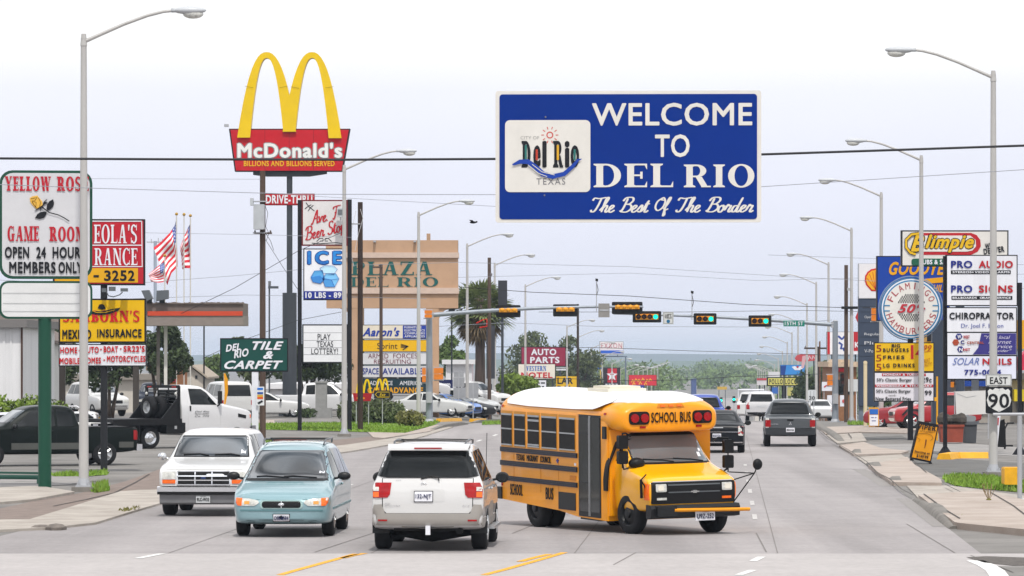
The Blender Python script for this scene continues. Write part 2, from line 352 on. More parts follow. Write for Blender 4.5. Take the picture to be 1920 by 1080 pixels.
# ================================================================== SETTING: ground, road, pavements
def uX(u, y): return u + .05 * y
def struct(o, kind='structure'): o['kind'] = kind; return o
m_lot = mat('lot_asphalt', '7a7774', .92, vary=.3, scale=.35, dirt='63605d', bump=.05)
m_road = mat('road_concrete', '979292', .88, vary=.1, scale=.5)
m_road2 = mat('pale_concrete', 'aaa5a4', .88, vary=.08, scale=.5)
m_walk = mat('pink_concrete', 'aba098', .9, vary=.13, scale=.7, dirt='978a80')
m_apron = mat('cream_concrete', 'aaa39b', .9, vary=.16, scale=.9, dirt='8e867e')
m_dirt = mat('brown_dirt', '7d7069', .95, vary=.25, scale=2.2, bump=.2)
m_darkasph = mat('dark_asphalt', '62615f', .92, vary=.25, scale=.8)
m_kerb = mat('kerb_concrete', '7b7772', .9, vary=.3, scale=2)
m_yel = mat('yellow_road_paint', 'e0a11d', .7, vary=.2, scale=5); m_wht = mat('white_road_paint', 'd9d8d6', .7, vary=.15, scale=5)
m_crack = mat('crack_tar', '4a4643', .9); m_joint = mat('joint_filler', '787371', .9)
m_worn = mat('worn_white_paint', 'b9b6b4', .8, vary=.3, scale=6)
def add_grain(m, sx_, sy_, lo, hi):       # long tyre-worn streaks along the traffic, fine grain across
    t = m.node_tree; p = t.nodes['Principled BSDF']; src = p.inputs['Base Color'].links[0].from_socket
    g = t.nodes.new('ShaderNodeTexCoord'); mg = t.nodes.new('ShaderNodeMapping'); mg.inputs['Scale'].default_value = (sx_, sy_, 1); mg.inputs['Rotation'].default_value = (0, 0, .05)
    n = t.nodes.new('ShaderNodeTexNoise'); n.inputs['Scale'].default_value = 1; n.inputs['Detail'].default_value = 4
    r = t.nodes.new('ShaderNodeMapRange'); r.inputs[1].default_value = .3; r.inputs[2].default_value = .7; r.inputs[3].default_value = lo; r.inputs[4].default_value = hi
    x = t.nodes.new('ShaderNodeMix'); x.data_type = 'RGBA'; x.blend_type = 'MULTIPLY'; x.inputs[0].default_value = 1
    L = t.links.new; L(g.outputs['Object'], mg.inputs[0]); L(mg.outputs[0], n.inputs[0]); L(n.outputs[0], r.inputs[0]); L(src, x.inputs[6]); L(r.outputs[0], x.inputs[7]); L(x.outputs[2], p.inputs['Base Color'])
add_grain(m_road, .45, .02, .78, 1.12); add_grain(m_road, 1.6, .012, .93, 1.04); add_grain(m_road, 9, 2.5, .94, 1.05); add_grain(m_lot, .2, .05, .85, 1.1); add_grain(m_road2, .4, .04, .9, 1.04); add_grain(m_road2, 7, 2.5, .94, 1.05)
US = [-900, -500, -250, -120, -70, -45, -35, -30, -27, -25, -23, -21, -19, -17, -15.5, -13.7, -9, -4, 0, 4.4, 8, 14, 22, 35, 60, 120, 250, 500, 900]
YS = [10, 30, 60, 100, 150, 185, 208, 233, 252, 280, 308, 330, 352, 372, 392, 425, 458, 500, 560, 630, 700, 775, 850, 1000, 1150, 1300, 1600, 2000, 3000, 4500, 7000]
def gridsheet(name, us, ys, dz, ma):
    vs = [(uX(u, y), y, G(uX(u, y), y) + dz) for y in ys for u in us]; n = len(us)
    return struct(MB().add(vs, [(j * n + i, j * n + i + 1, (j + 1) * n + i + 1, (j + 1) * n + i) for j in range(len(ys) - 1) for i in range(n - 1)]).build(name, ma, None, True))
gridsheet('ground', US, YS, 0, m_lot)
gridsheet('road', [-13.7, -9, -4, 0, 4.4], [73.4] + [y for y in YS if 73 < y < 1500], .004, m_road)
def sheet(name, px, dz, ma, thick=0):
    P = [gp(*p) for p in px]; n = len(P)
    mb = MB().add([p + Vector((0, 0, dz)) for p in P], [tuple(range(n))])
    if thick: mb.add([p + Vector((0, 0, d)) for d in (dz, dz - thick) for p in P], [(i, n + i, n + (i + 1) % n, (i + 1) % n) for i in range(n)])
    o = mb.build(name, ma)
    if o.data.polygons[0].normal.z < 0 and not thick: o.data.flip_normals()
    return struct(o)
def strip(name, pts, w, dz, ma, kind='structure'):    # painted line through ground points given in pixels
    P = [gp(*p) for p in pts]; vs = []
    for i, p in enumerate(P):
        d = (P[min(i + 1, len(P) - 1)] - P[max(0, i - 1)]); nrm = Vector((-d.y, d.x, 0)).normalized() * w / 2
        vs += [p + nrm + Vector((0, 0, dz)), p - nrm + Vector((0, 0, dz))]
    o = MB().add(vs, [(2 * i, 2 * i + 1, 2 * i + 3, 2 * i + 2) for i in range(len(P) - 1)]).build(name, ma)
    return struct(o, kind)
# junction slab of paler concrete in the foreground
struct(MB().add([(-40, 20, .006), (40, 20, .006), (uX(9, 73.4), 73.4, .006), (-40, 73.4, .006)], [(0, 1, 2, 3)]).build('junction_pavement', m_road2))
strip('road_marking', [(525, 1079), (560, 1069), (600, 1058), (640, 1047), (668, 1039.5)], .13, .012, m_yel)
strip('road_marking', [(642, 1047.5), (660, 1043), (684, 1038.5)], .13, .012, m_yel)
strip('road_marking', [(908, 1079), (950, 1068), (1000, 1054), (1058, 1037)], .13, .012, m_yel)
strip('road_marking', [(975, 1054), (1000, 1047), (1030, 1040)], .13, .012, m_yel)
strip('road_marking', [(258, 1048), (304, 1039)], .14, .012, m_wht)
strip('road_marking', [(1412, 1053), (1428, 1045)], .14, .012, m_wht); strip('road_marking', [(1385, 1079), (1412, 1070)], .14, .012, m_wht)
for y0, y1 in ((975, 965), (948, 940), (925, 918), (905, 900), (889, 885), (874, 871)):
    Y0, Y1 = CH * F / (y0 - HY), CH * F / (y1 - HY)
    for u in (.62,):
        a = [(uX(u, Y), Y) for Y in (Y0, Y1)]
        struct(MB().add([(x + s, Y, .012) for x, Y in a for s in (-.05, .05)], [(0, 1, 3, 2)]).build('road_marking', m_worn))
for Y0 in (98, 110, 122, 134, 146, 158, 170, 182):
    struct(MB().add([(uX(-9.9, Y) + s, Y, .012) for Y in (Y0, Y0 + 3) for s in (-.06, .06)], [(0, 1, 3, 2)]).build('road_marking', m_wht))
strip('road_marking', [(1828, 1052), (1850, 1061), (1866, 1071), (1876, 1085)], .3, .012, m_wht)
for pts in ([(1700, 983), (1745, 1010), (1790, 1037)], [(960, 1001), (1000, 985), (1080, 960)], [(1418, 1000), (1437, 1036)], [(1150, 1060), (1192, 1037)], [(590, 1036), (700, 1000), (760, 975)], [(1820, 1042), (1900, 1075)]):
    strip('road_joint_line', pts, .025, .01, m_joint)
for u in (-9.6, -6.1, -2.6, .9):
    struct(MB().add([(uX(u, Y) + s, Y, .0095) for Y in (73.5, 184) for s in (-.008, .008)], [(0, 1, 3, 2)]).build('road_joint_line', m_joint))
# far side of the kerb, left
sheet('concrete_pavement', [(-60, 979), (55, 978), (130, 955), (190, 936), (225, 925), (262, 922), (310, 921), (315, 943), (250, 962), (180, 984), (90, 994), (-60, 1000)], .05, m_apron, .06)
sheet('dirt_ground', [(-60, 958), (0, 954), (60, 941), (150, 925), (235, 903), (300, 880), (318, 885), (312, 920), (262, 921.5), (225, 924), (190, 935), (130, 954), (55, 977), (-60, 978)], .008, m_dirt)
sheet('concrete_pavement', [(-80, 921), (75, 915), (140, 926), (60, 941), (-80, 953)], .06, m_apron, .07)
sheet('dark_pavement', [(-80, 893), (120, 891), (170, 897), (150, 908), (80, 912), (-80, 915)], .012, mat('grey_concrete', '8d8a88', .9, vary=.2, scale=1), 0)
strip('pavement_crack', [(30, 904), (90, 905), (135, 908), (180, 903), (240, 900)], .08, .02, m_crack)
strip('pavement_crack', [(100, 950), (160, 938), (215, 925), (255, 905), (280, 890)], .05, .02, m_crack)
sheet('concrete_pavement', [(480, 851), (560, 846), (650, 836), (720, 826), (800, 813), (836, 802), (850, 802), (800, 818), (740, 834), (660, 848), (520, 866), (480, 872)], .05, m_apron, .06)
sheet('dirt_ground', [(520, 837), (600, 828), (700, 818), (738, 812), (745, 818), (700, 829), (620, 838), (540, 844)], .008, m_dirt)
sheet('concrete_pavement', [(690, 812), (760, 813.5), (790, 806), (815, 798.5), (845, 797), (870, 797), (835, 802), (800, 811), (720, 823), (700, 822)], .045, m_walk, .05)
sheet('driveway_pavement', [(480, 787), (700, 787), (690, 795), (480, 796)], .01, m_walk)
# right side pavement
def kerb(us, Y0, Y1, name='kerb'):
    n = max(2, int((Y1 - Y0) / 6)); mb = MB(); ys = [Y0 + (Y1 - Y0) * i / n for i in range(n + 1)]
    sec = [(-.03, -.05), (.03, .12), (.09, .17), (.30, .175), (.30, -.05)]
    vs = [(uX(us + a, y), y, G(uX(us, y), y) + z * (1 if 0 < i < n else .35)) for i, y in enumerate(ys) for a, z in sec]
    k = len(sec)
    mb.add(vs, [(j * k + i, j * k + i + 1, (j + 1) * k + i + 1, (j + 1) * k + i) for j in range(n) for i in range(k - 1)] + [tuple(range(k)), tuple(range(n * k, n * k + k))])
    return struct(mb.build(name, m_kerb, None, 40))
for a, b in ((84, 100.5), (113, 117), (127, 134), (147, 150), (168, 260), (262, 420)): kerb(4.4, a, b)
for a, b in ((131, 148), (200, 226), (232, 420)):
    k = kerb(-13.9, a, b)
sheet('pavement', [(1722, 938), (1836, 929), (1990, 962), (1990, 1012), (1800, 993), (1790, 991)], .13, m_walk, .15)
sheet('pavement', [(1700, 912), (1772, 911), (1990, 940), (1990, 955), (1842, 928), (1722, 936)], .02, m_apron)
sheet('pavement', [(1628, 878), (1701, 862), (1716, 878), (1764, 905), (1766, 912), (1672, 911)], .10, m_walk, .12)
sheet('pavement', [(1606, 858), (1690, 853), (1700, 860), (1628, 876)], .02, m_apron)
sheet('pavement', [(1573, 838), (1620, 832), (1650, 843), (1704, 849), (1690, 853), (1600, 856)], .07, m_walk, .09)
sheet('pavement', [(1550, 818), (1615, 814), (1625, 829), (1570, 834)], .06, m_apron, .08)
sheet('pavement', [(1533, 803), (1640, 800), (1720, 806), (1700, 814), (1612, 812), (1548, 816)], .06, m_walk, .08)
sheet('lot_pavement', [(1712, 876), (1700, 862), (1760, 858), (1905, 868), (1990, 872), (1990, 905), (1905, 895), (1760, 893), (1725, 890)], .008, m_darkasph)
sheet('lot_pavement', [(1608, 820), (1690, 817), (1700, 822), (1620, 826)], .01, m_darkasph)
sheet('lot_pavement', [(1632, 834), (1790, 830), (1990, 845), (1990, 862), (1800, 848), (1660, 844)], .008, mat('grey_lot', '8f8c8a', .9, vary=.2, scale=.6))
for pts in ([(1535, 812), (1552, 828), (1575, 840), (1592, 850), (1625, 872), (1645, 893), (1668, 905)], [(1668, 905), (1690, 925), (1712, 937)], [(1732, 937), (1752, 952), (1768, 965), (1800, 985)], [(1772, 916), (1804, 932)], [(1856, 933), (1900, 960), (1925, 980)], [(1708, 866), (1737, 893)], [(1590, 816), (1597, 826)], [(1500, 795), (1545, 815)]):
    strip('pavement_crack', pts, .035, .145 if pts[0][0] in (1732, 1856) else .11, m_crack)
sheet('gravel_patch', [(1812, 1046), (1850, 1044), (1990, 1049), (1990, 1062), (1900, 1062), (1845, 1056)], .012, mat('wet_gravel', '5f5a56', .95, vary=.5, scale=7, bump=.6))
strip('gutter_shadow_dirt', [(1700, 935), (1718, 948), (1745, 968), (1772, 988)], .5, .008, mat('gutter_shadow_grime', '7c7875', .95, vary=.3, scale=3, dirt='8d8988')); strip('gutter_shadow_dirt', [(1610, 880), (1640, 896), (1664, 912)], .4, .008, mat('gutter_shadow_grime', ''))  # shadow at the kerb foot painted as dark strips, together with gutter dirt
o = sheet('lot_pavement', [(1845, 1062), (1990, 1064), (1990, 1100), (1890, 1100)], .010, m_lot)
# far hills
def ridge(name, Y, pts, ma, depth):
    mb = MB(); n = len(pts); vs = []
    for px, py in pts:
        p = W(px, py, Y); vs += [(p.x, Y - depth, -9), (p.x, Y, p.z), (p.x, Y + depth, -9)]
    mb.add(vs, [(3 * i + k, 3 * i + k + 1, 3 * i + k + 4, 3 * i + k + 3) for i in range(n - 1) for k in (0, 1)])
    return struct(mb.build(name, ma, None, True))
rr = random.Random(3)
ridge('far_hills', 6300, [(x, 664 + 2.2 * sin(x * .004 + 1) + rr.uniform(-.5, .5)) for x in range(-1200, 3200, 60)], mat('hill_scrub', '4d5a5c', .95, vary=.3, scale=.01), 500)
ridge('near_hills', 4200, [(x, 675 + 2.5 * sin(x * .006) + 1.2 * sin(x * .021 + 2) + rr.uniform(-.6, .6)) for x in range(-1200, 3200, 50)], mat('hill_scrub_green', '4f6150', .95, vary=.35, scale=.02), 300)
# ------------------------------------------------------------------ plants
LEAFD = mat('dark_leaves', (.05, .075, .028), .75, vary=.55, scale=.9); LEAFM = mat('mid_leaves', (.1, .155, .04), .7, vary=.5, scale=.9)
LEAFB = mat('bright_leaves', (.17, .25, .035), .65, vary=.45, scale=1.1); LEAFY = mat('yellow_green_leaves', (.17, .17, .05), .7, vary=.5, scale=1.4)
LEAFO = mat('olive_leaves', (.1, .125, .055), .8, vary=.5, scale=1); BARK = mat('tree_bark', '4f443b', .95, vary=.4, scale=4)
for lm in (LEAFD, LEAFM, LEAFB, LEAFY, LEAFO):
    p_ = lm.node_tree.nodes['Principled BSDF']; p_.inputs['Subsurface Weight'].default_value = 0
def leaves(mb, c, r, n, s, rg, hollow=.35):
    for _ in range(n):
        while True:
            d = Vector((rg.uniform(-1, 1), rg.uniform(-1, 1), rg.uniform(-1, 1)))
            if hollow < d.length < 1: break
        p = Vector(c) + Vector((d.x * r[0], d.y * r[1], d.z * r[2]))
        a = Vector((rg.gauss(0, 1), rg.gauss(0, 1), rg.gauss(0, .7))).normalized(); b = a.orthogonal().normalized()
        q = Matrix.Rotation(rg.uniform(0, 6.28), 3, a) @ b; w = a.cross(q); l = s * rg.uniform(.6, 1.3)
        mb.add([p - q * l, p + w * l * .45, p + q * l, p - w * l * .45], [(0, 1, 2, 3)])
def tree(name, label, px, Y, top, width, ma=LEAFD, n=3500, leaf=.16, trunk_h=.3, seed=1, group=None, base=None, clumps=16, bark=BARK, multi=1, cat='tree', low=.0):
    rg = random.Random(seed); X = (px - CX) * Y / F; z0 = G(X, Y) if base is None else base
    zt = CH - (top - HY) * Y / F; h = zt - z0; rw = width * Y / F / 2
    root = empty(name, (X, Y, z0), label, cat, group)
    cz = h * (trunk_h + 1) / 2; rz = h * (1 - trunk_h) / 2
    cs = []
    for i in range(clumps):
        a = rg.uniform(0, 6.28); e = rg.uniform(-.85, .95); q = sqrt(1 - min(.98, e * e)) * rg.uniform(.45, .92)
        cs.append((Vector((cos(a) * q * rw * .8, sin(a) * q * rw * .8, cz + e * rz * .78)), rg.uniform(.24, .42)))
    mb = MB()
    for c, s in cs: leaves(mb, c, (rw * s * 1.15, rw * s * 1.15, min(rz, rw) * s), n // clumps, leaf, rg)
    mb.build('crown', ma, root)
    t = MB(); tr = max(.07, h * .022)
    for k in range(multi):
        a = k * 2.4; off = Vector((cos(a), sin(a), 0)) * (tr * 2.2 if multi > 1 else 0)
        top_ = Vector((off.x * 2.5, off.y * 2.5, h * (trunk_h + .18))); t.tube([off * .6, off * 1.1 + Vector((0, 0, h * trunk_h * .5)), top_], [tr * 1.2, tr, tr * .7], 8)
        for c, s in cs[k::multi][:6]:
            t.tube([top_, top_.lerp(c, .5) + Vector((rg.uniform(-.2, .2), rg.uniform(-.2, .2), -.1)), c], [tr * .6, tr * .4, tr * .12], 5)
    t.build('trunk', bark, root, True)
    return root
def bush(name, label, x0, x1, top, Y, ma, n=1800, leaf=.1, seed=2, depth=1.2, base=None, group=None, cat='bush', lumps=9):
    rg = random.Random(seed); k = Y / F; X = ((x0 + x1) / 2 - CX) * k; z0 = G(X, Y) if base is None else base
    h = CH - (top - HY) * k - z0; w = (x1 - x0) * k / 2; root = empty(name, (X, Y, z0), label, cat, group); mb = MB(); t = MB()
    for i in range(lumps):
        cx = -w * .78 + 1.56 * w * (i + .5) / lumps + rg.uniform(-.1, .1) * w; s = sqrt(max(.15, 1 - (cx / w) ** 2))
        hh = h * rg.uniform(.8, 1) * (.6 + .4 * s)
        leaves(mb, (cx, rg.uniform(-.3, .3) * depth, hh * .52), (w * 1.3 / lumps + .22, depth * .8, hh * .5), n // lumps, leaf, rg, .5)
        t.tube([(cx * .5, 0, -.05), (cx * .8, 0, hh * .4), (cx, .1, hh * .7)], [.03, .02, .01], 5)
    mb.build('foliage', ma, root); t.build('stem', BARK, root)
    return root
def grass(name, px, n, seed, hgt=.09, ma=None):
    rg = random.Random(seed); P = [gp(*p) for p in px]
    x0, x1, y0, y1 = min(p.x for p in P), max(p.x for p in P), min(p.y for p in P), max(p.y for p in P); mb = MB()
    base = sheet(name, px, .02, ma or GRASS)
    base['kind'] = 'stuff'
    k = 0
    while k < n:
        x, y = rg.uniform(x0, x1), rg.uniform(y0, y1); c = False; j = len(P) - 1
        for i in range(len(P)):
            if (P[i].y > y) != (P[j].y > y) and x < (P[j].x - P[i].x) * (y - P[i].y) / (P[j].y - P[i].y) + P[i].x: c = not c
            j = i
        if not c: continue
        k += 1; h = hgt * rg.uniform(.4, 1.5); a = rg.uniform(0, 6.28); w = .05; z = G(x, y)
        mb.add([(x - w * cos(a), y - w * sin(a), z), (x + w * cos(a), y + w * sin(a), z), (x + rg.gauss(0, .04), y + rg.gauss(0, .04), z + h)], [(0, 1, 2)])
    o = mb.build('grass_blades', ma or GRASS, base); return base
GRASS = mat('lawn_grass', (.15, .27, .03), .8, vary=.4, scale=1.1, dirt='6a7a2c')
grass('grass', [(470, 795), (640, 794), (690, 785), (740, 782), (800, 783), (824, 792), (812, 799), (785, 805), (755, 813), (700, 811), (600, 808), (500, 806), (470, 806)], 12000, 5)
grass('grass', [(1768, 897), (1800, 893), (1860, 897), (1915, 905), (1990, 912), (1990, 930), (1905, 923), (1850, 918), (1790, 911), (1775, 905)], 3500, 6, .12)
grass('grass', [(480, 832), (512, 826), (512, 833), (484, 839)], 500, 8)
grass('grass', [(170, 920), (200, 914), (205, 921), (178, 925)], 260, 9, .2)
grass('grass', [(95, 891), (165, 889), (200, 886), (202, 891), (160, 894), (100, 894)], 350, 10, .12)
grass('grass', [(1590, 793), (1640, 793.5), (1640, 797), (1590, 797)], 250, 12, .15)
grass('grass', [(905, 793), (942, 792), (942, 796), (905, 797)], 200, 13, .15)
grass('grass', [(222, 961), (262, 954), (265, 957), (232, 964)], 120, 14, .08, mat('dry_weeds', '6d6a35', .9, vary=.3)); grass('grass', [(1787, 976), (1806, 974), (1806, 978), (1790, 979)], 60, 15, .1)
tag(bush('hedge', 'long bright green clipped hedge in front of white metal building', -60, 136, 733, 165, LEAFB, 5200, .11, 4, 1.0, cat='hedge', lumps=15))
bush('bush', 'large round grey green bush behind dark pole on grass', 626, 765, 743, 221, LEAFO, 4600, .11, 5, 1.5, base=-.1, lumps=10)
bush('bush', 'small yellowish bush beside the white parked sedan', 744, 793, 767, 212, LEAFY, 1500, .09, 6, .9, base=-.05, lumps=6)
bush('bush', 'low dark shrub by grey concrete plinth', 560, 590, 762, 236, LEAFD, 500, .1, 7, .7, base=0, lumps=4)
tree('tree', 'dark multi stemmed tree behind the orange striped canopy', 300, 232, 612, 120, LEAFD, 4200, .16, .34, 11, base=0, clumps=18, multi=4)
tree('tree', 'dark bushy tree between canopy posts above parked white truck', 205, 236, 625, 150, LEAFD, 3600, .17, .32, 12, base=0, clumps=16, multi=3)
tree('tree', 'shadowy tree beside the white metal building', 98, 238, 612, 110, LEAFD, 2600, .17, .25, 17, base=0, clumps=12)
tree('tree', 'dark spreading tree behind green carpet sign and large sign posts', 575, 252, 634, 170, LEAFD, 5200, .16, .36, 13, base=0, clumps=20, multi=4)
tree('tree', 'olive tree behind utility pole and beside black sign column', 470, 262, 622, 130, LEAFO, 3200, .17, .3, 14, base=0, clumps=14)
tree('tree', 'hazy green tree far behind the flagpoles', 405, 420, 668, 60, LEAFM, 2200, .25, .2, 15, base=-.3)
tree('tree', 'leafy mid green tree behind tan sign pillar', 846, 335, 622, 66, LEAFM, 3200, .2, .3, 16)
tree('tree', 'bright green young tree in front of motel sign', 972, 300, 694, 96, LEAFB, 4200, .15, .3, 18)
tree('tree', 'tall grey green tree behind the maroon sign', 1000, 520, 618, 130, LEAFO, 4200, .27, .25, 19)
tree('tree', 'tall olive tree behind black pole and yellow sign', 1078, 530, 622, 120, LEAFO, 4200, .27, .2, 20)
tree('tree', 'dark green tree behind red restaurant sign', 1545, 420, 658, 66, LEAFD, 3800, .22, .15, 21)
tree('tree', 'rounded dark tree behind the speed limit sign', 1515, 395, 690, 70, LEAFD, 2600, .2, .12, 22)
tree('tree', 'bushy green tree beyond yellow lot posts', 1640, 330, 690, 80, LEAFM, 2600, .2, .2, 23)
# a wood in the valley far down the road: nobody could count its trees
rg = random.Random(21); mb = MB()
for i in range(150):
    Y = rg.uniform(1500, 3200); px = rg.uniform(1040, 1680); k = Y / F
    topy = 676 + 14 * abs(sin(px * .013 + 1)) + rg.uniform(0, 16) + -6 * (Y - 1500) / 1700; X = (px - CX) * k; zt = CH - (topy - HY) * k
    for _ in range(7):
        r = rg.uniform(2.4, 4.6) * Y / 1900; leaves(mb, (X + rg.uniform(-6, 6), Y + rg.uniform(-6, 6), zt - rg.uniform(1.5, 9)), (r, r, r * .8), 46, .95, rg)
for i in range(60):
    Y = rg.uniform(900, 1300); px = rg.choice((rg.uniform(1090, 1330), rg.uniform(1490, 1620))); k = Y / F; X = (px - CX) * k
    if abs(X - .05 * Y + 4.7) < 13: continue
    zt = G(X, Y) + rg.uniform(7, 11)
    for _ in range(6):
        r = rg.uniform(1.8, 3.4); leaves(mb, (X + rg.uniform(-4, 4), Y + rg.uniform(-4, 4), zt - rg.uniform(1, 7)), (r, r, r * .8), 46, .7, rg)
w = mb.build('far_woods', mat('wood_leaves', (.15, .22, .07), .8, vary=.5, scale=.12)); w['kind'] = 'stuff'
# fan palm
def palm(px, Y, top, base):
    rg = random.Random(4); X = (px - CX) * Y / F; h = CH - (top - HY) * Y / F - base
    root = empty('palm_tree', (X, Y, base), 'tall fan palm with shaggy dry skirt behind traffic signal arm', 'palm tree')
    MB().tube([(0, 0, 0), (.05, 0, h * .4), (0, 0, h * .8)], [.42, .34, .3], 12).build('trunk', mat('palm_bark', '5d5049', .95, vary=.4, scale=5, streak=True), root, True)
    def fronds(name, n, e0, e1, L, ma):
        mb = MB(); c = Vector((0, 0, h * .74))
        for i in range(n):
            a = rg.uniform(0, 6.28); e = R(rg.uniform(e0, e1)); d = Vector((cos(a) * cos(e), sin(a) * cos(e), sin(e)))
            sd_ = Vector((-sin(a), cos(a), 0)); up = d.cross(sd_) * -1; pl = L * rg.uniform(.8, 1.1); hub = c + d * pl * .5 - Vector((0, 0, .12 * pl))
            mb.tube([c, hub], [.035, .02], 4)
            for k in range(-6, 7):
                b = R(k * 13); q = (d * cos(b) + sd_ * sin(b)); tip = hub + q * pl * .55 - Vector((0, 0, pl * .1 * rg.uniform(.5, 2))); w_ = q.cross(up).normalized() * .075
                mid = hub.lerp(tip, .6) + Vector((0, 0, .05)); mb.add([hub, mid + w_, tip, mid - w_], [(0, 1, 2, 3)])
        mb.build(name, ma, root)
    fronds('crown', 85, -28, 85, 2.5, mat('palm_leaves', (.19, .235, .085), .55, vary=.4, scale=1)); fronds('dry_skirt', 80, -78, -38, 2.2, mat('dry_palm_leaves', '7d6c52', .9, vary=.4, scale=2))
palm(899, 300, 498, -1.1)
# ================================================================== STREET LAMPS
def make_lamp(side, label):               # arm reaches towards the road: side +1 = arm to +x
    root = empty('street_lamp', (0, 0, 0), label, 'street lamp', 'street lamps along the avenue')
    b = MB().box((-.28, -.28, -.1), (.28, .28, .12)); b.build('base_block', m_kerb, root)
    f = MB().box((-.19, -.19, .12), (.19, .19, .16)); [f.tube([(sx_ * .14, sy_ * .14, .15), (sx_ * .14, sy_ * .14, .24)], .025, 6) for sx_ in (-1, 1) for sy_ in (-1, 1)]; f.tube([(0, 0, .16), (0, 0, .34)], [.16, .125], 14)
    f.build('base_flange', GALV, root)
    MB().tube([(0, 0, .2), (0, 0, 11.4)], [.125, .075], 14).build('pole', LAMPC, root, 40)
    L = 2.3; pts = [(0, 0, 11.3), (side * .45, 0, 11.5), (side * 1.0, 0, 11.74), (side * 1.6, 0, 11.96), (side * 2.0, 0, 12.06), (side * L, 0, 12.09)]
    MB().tube(pts, [.05, .046, .042, .04, .038, .036], 8).build('arm', LAMPC, root, 40)
    hd = MB().blob((side * (L + .36), 0, 12.09), (.42, .15, .1), 12, 8).box((side * L - .1, -.06, 12.04), (side * L + .1, .06, 12.14)); h = hd.build('lamp_head', mat('lamp_head_grey', 'b9bcc0', .4, vary=.08), root, True)
    MB().blob((side * (L + .45), 0, 12.0), (.26, .12, .12), 12, 8).build('lens', CLEARL, h, True)
    c = MB().tube([(0, 0, 11.2), (0, 0, 11.5)], [.09, .06], 10); c.build('pole_cap', LAMPC, root)
    return root
LBL = {}
def lamps(side, u, ys, labels):
    proto = None
    for i, Y in enumerate(ys):
        uu = u[i] if isinstance(u, list) else u
        lb = labels[i] if i < len(labels) else labels[-1]
        o = make_lamp(side, lb) if proto is None else copy_tree(proto)
        proto = proto or o; o['label'] = lb; X = uX(uu, Y); o.location = (X, Y, G(X, Y)); o.rotation_euler.z = -.05 * 0
lamps(1, [-16.12, -16.13, -16.75, -16.94, -17.3, -17.2, -17, -17, -17, -17, -17] + [-17] * 9, [107.2, 180.6, 233, 280, 320, 367, 458, 493, 541, 590, 640] + [690 + 48 * i for i in range(9)],
      ['tall pale street lamp standing in front of the yellow rose sign edge', 'street lamp rising in front of the tall beer and ice sign', 'street lamp standing on grass in front of the plaza sign', 'street lamp next to palm tree, in front of grey sign backs', 'street lamp just beside wooden pole at the end of the car lot',
       'street lamp crossing the maroon and motel signs', 'street lamp with head just behind second backward facing signal', 'street lamp between yellow letter sign and black pole', 'street lamp whose pole passes the blue edge of oval gas sign', 'street lamp in front of the red star sign', 'street lamp by blue pawn board', 'small distant street lamp in the row beside the red and yellow billboard'])
lamps(-1, [7.6, 7.9, 7.6, 7.45, 7.45] + [7.5] * 15, [121, 172, 208, 252, 308, 352, 392, 440, 480, 517, 560, 605] + [650 + 48 * i for i in range(8)],
      ['tall street lamp carrying the EAST 90 route signs', 'street lamp in front of round hamburger sign and orange sandwich board', 'street lamp left of round hamburger sign, by small blue sandwich board', 'street lamp between wooden pole and slate price column', 'street lamp close to the green street name board and signal pole', 'street lamp rising behind green street name board',
       'street lamp beside speed limit sign', 'street lamp in front of blue billboard', 'street lamp passing the black framed yellow billboard', 'street lamp over end of the yellow billboard', 'street lamp behind the silver truck roof', 'street lamp beyond the silver truck', 'tiny distant street lamp in the far bright row along the valley road'])
# ================================================================== TRAFFIC SIGNALS
ORANGE = mat('signal_yellow', 'e29a1f', .4, vary=.12, scale=4); DARKL = mat('unlit_lens', '3a1c16', .2, vary=.2); GREEN = mat('green_lit_lens', (.0, .85, .62), .3, vary=0, emit=1.15)
def mast(name, label, px, Y, top, tip, dz0, dz1, zb=None):
    X = (px - CX) * Y / F; z0 = G(X, Y); root = empty(name, (X, Y, z0), label, 'signal mast'); zt = CH - (top - HY) * Y / F - z0
    p = MB().tube([(0, 0, -.1), (0, 0, zt)], [.2, .16], 16); p.build('pole', mat('mast_steel', '8d949d', .42, metal=.2, vary=.15, scale=2, streak=True), root, 40)
    b = MB().box((-.33, -.33, -.1), (.33, .33, .05)); b.tube([(0, 0, .05), (0, 0, .2)], [.27, .21], 14); b.build('base_plate', GALV, root)
    MB().tube([(0, 0, zt), (0, 0, zt + .06)], [.17, .1], 14).build('cap', GALV, root)
    a = W(tip[0], tip[1], Y) - Vector((X, Y, z0)); s0 = Vector((0, 0, zt + dz0)); pts = [s0.lerp(a, t) + Vector((0, 0, dz1 * sin(pi * t))) for t in [i / 8 for i in range(9)]]
    MB().tube(pts, [.13 - .075 * i / 8 for i in range(9)], 12).build('mast_arm', mat('mast_steel', ''), root, 40)
    MB().box((-.24 if a.x < 0 else .05, -.12, zt + dz0 - .18), (-.05 if a.x < 0 else .24, .12, zt + dz0 + .18)).build('arm_bracket', GALV, root)
    bx = MB().box((-.16, -.42, 1.1), (.16, -.17, 1.7)); bx.build('control_box', GALV, root)
    return root
mast('signal_mast', 'grey steel signal mast whose arm crosses in front of the palm', 805, 236, 586, (1206, 575), -.15, .15)
mast('signal_mast', 'grey steel signal mast carrying green lights and street name board', 1566, 254, 602, (1150, 588), -.22, .1)
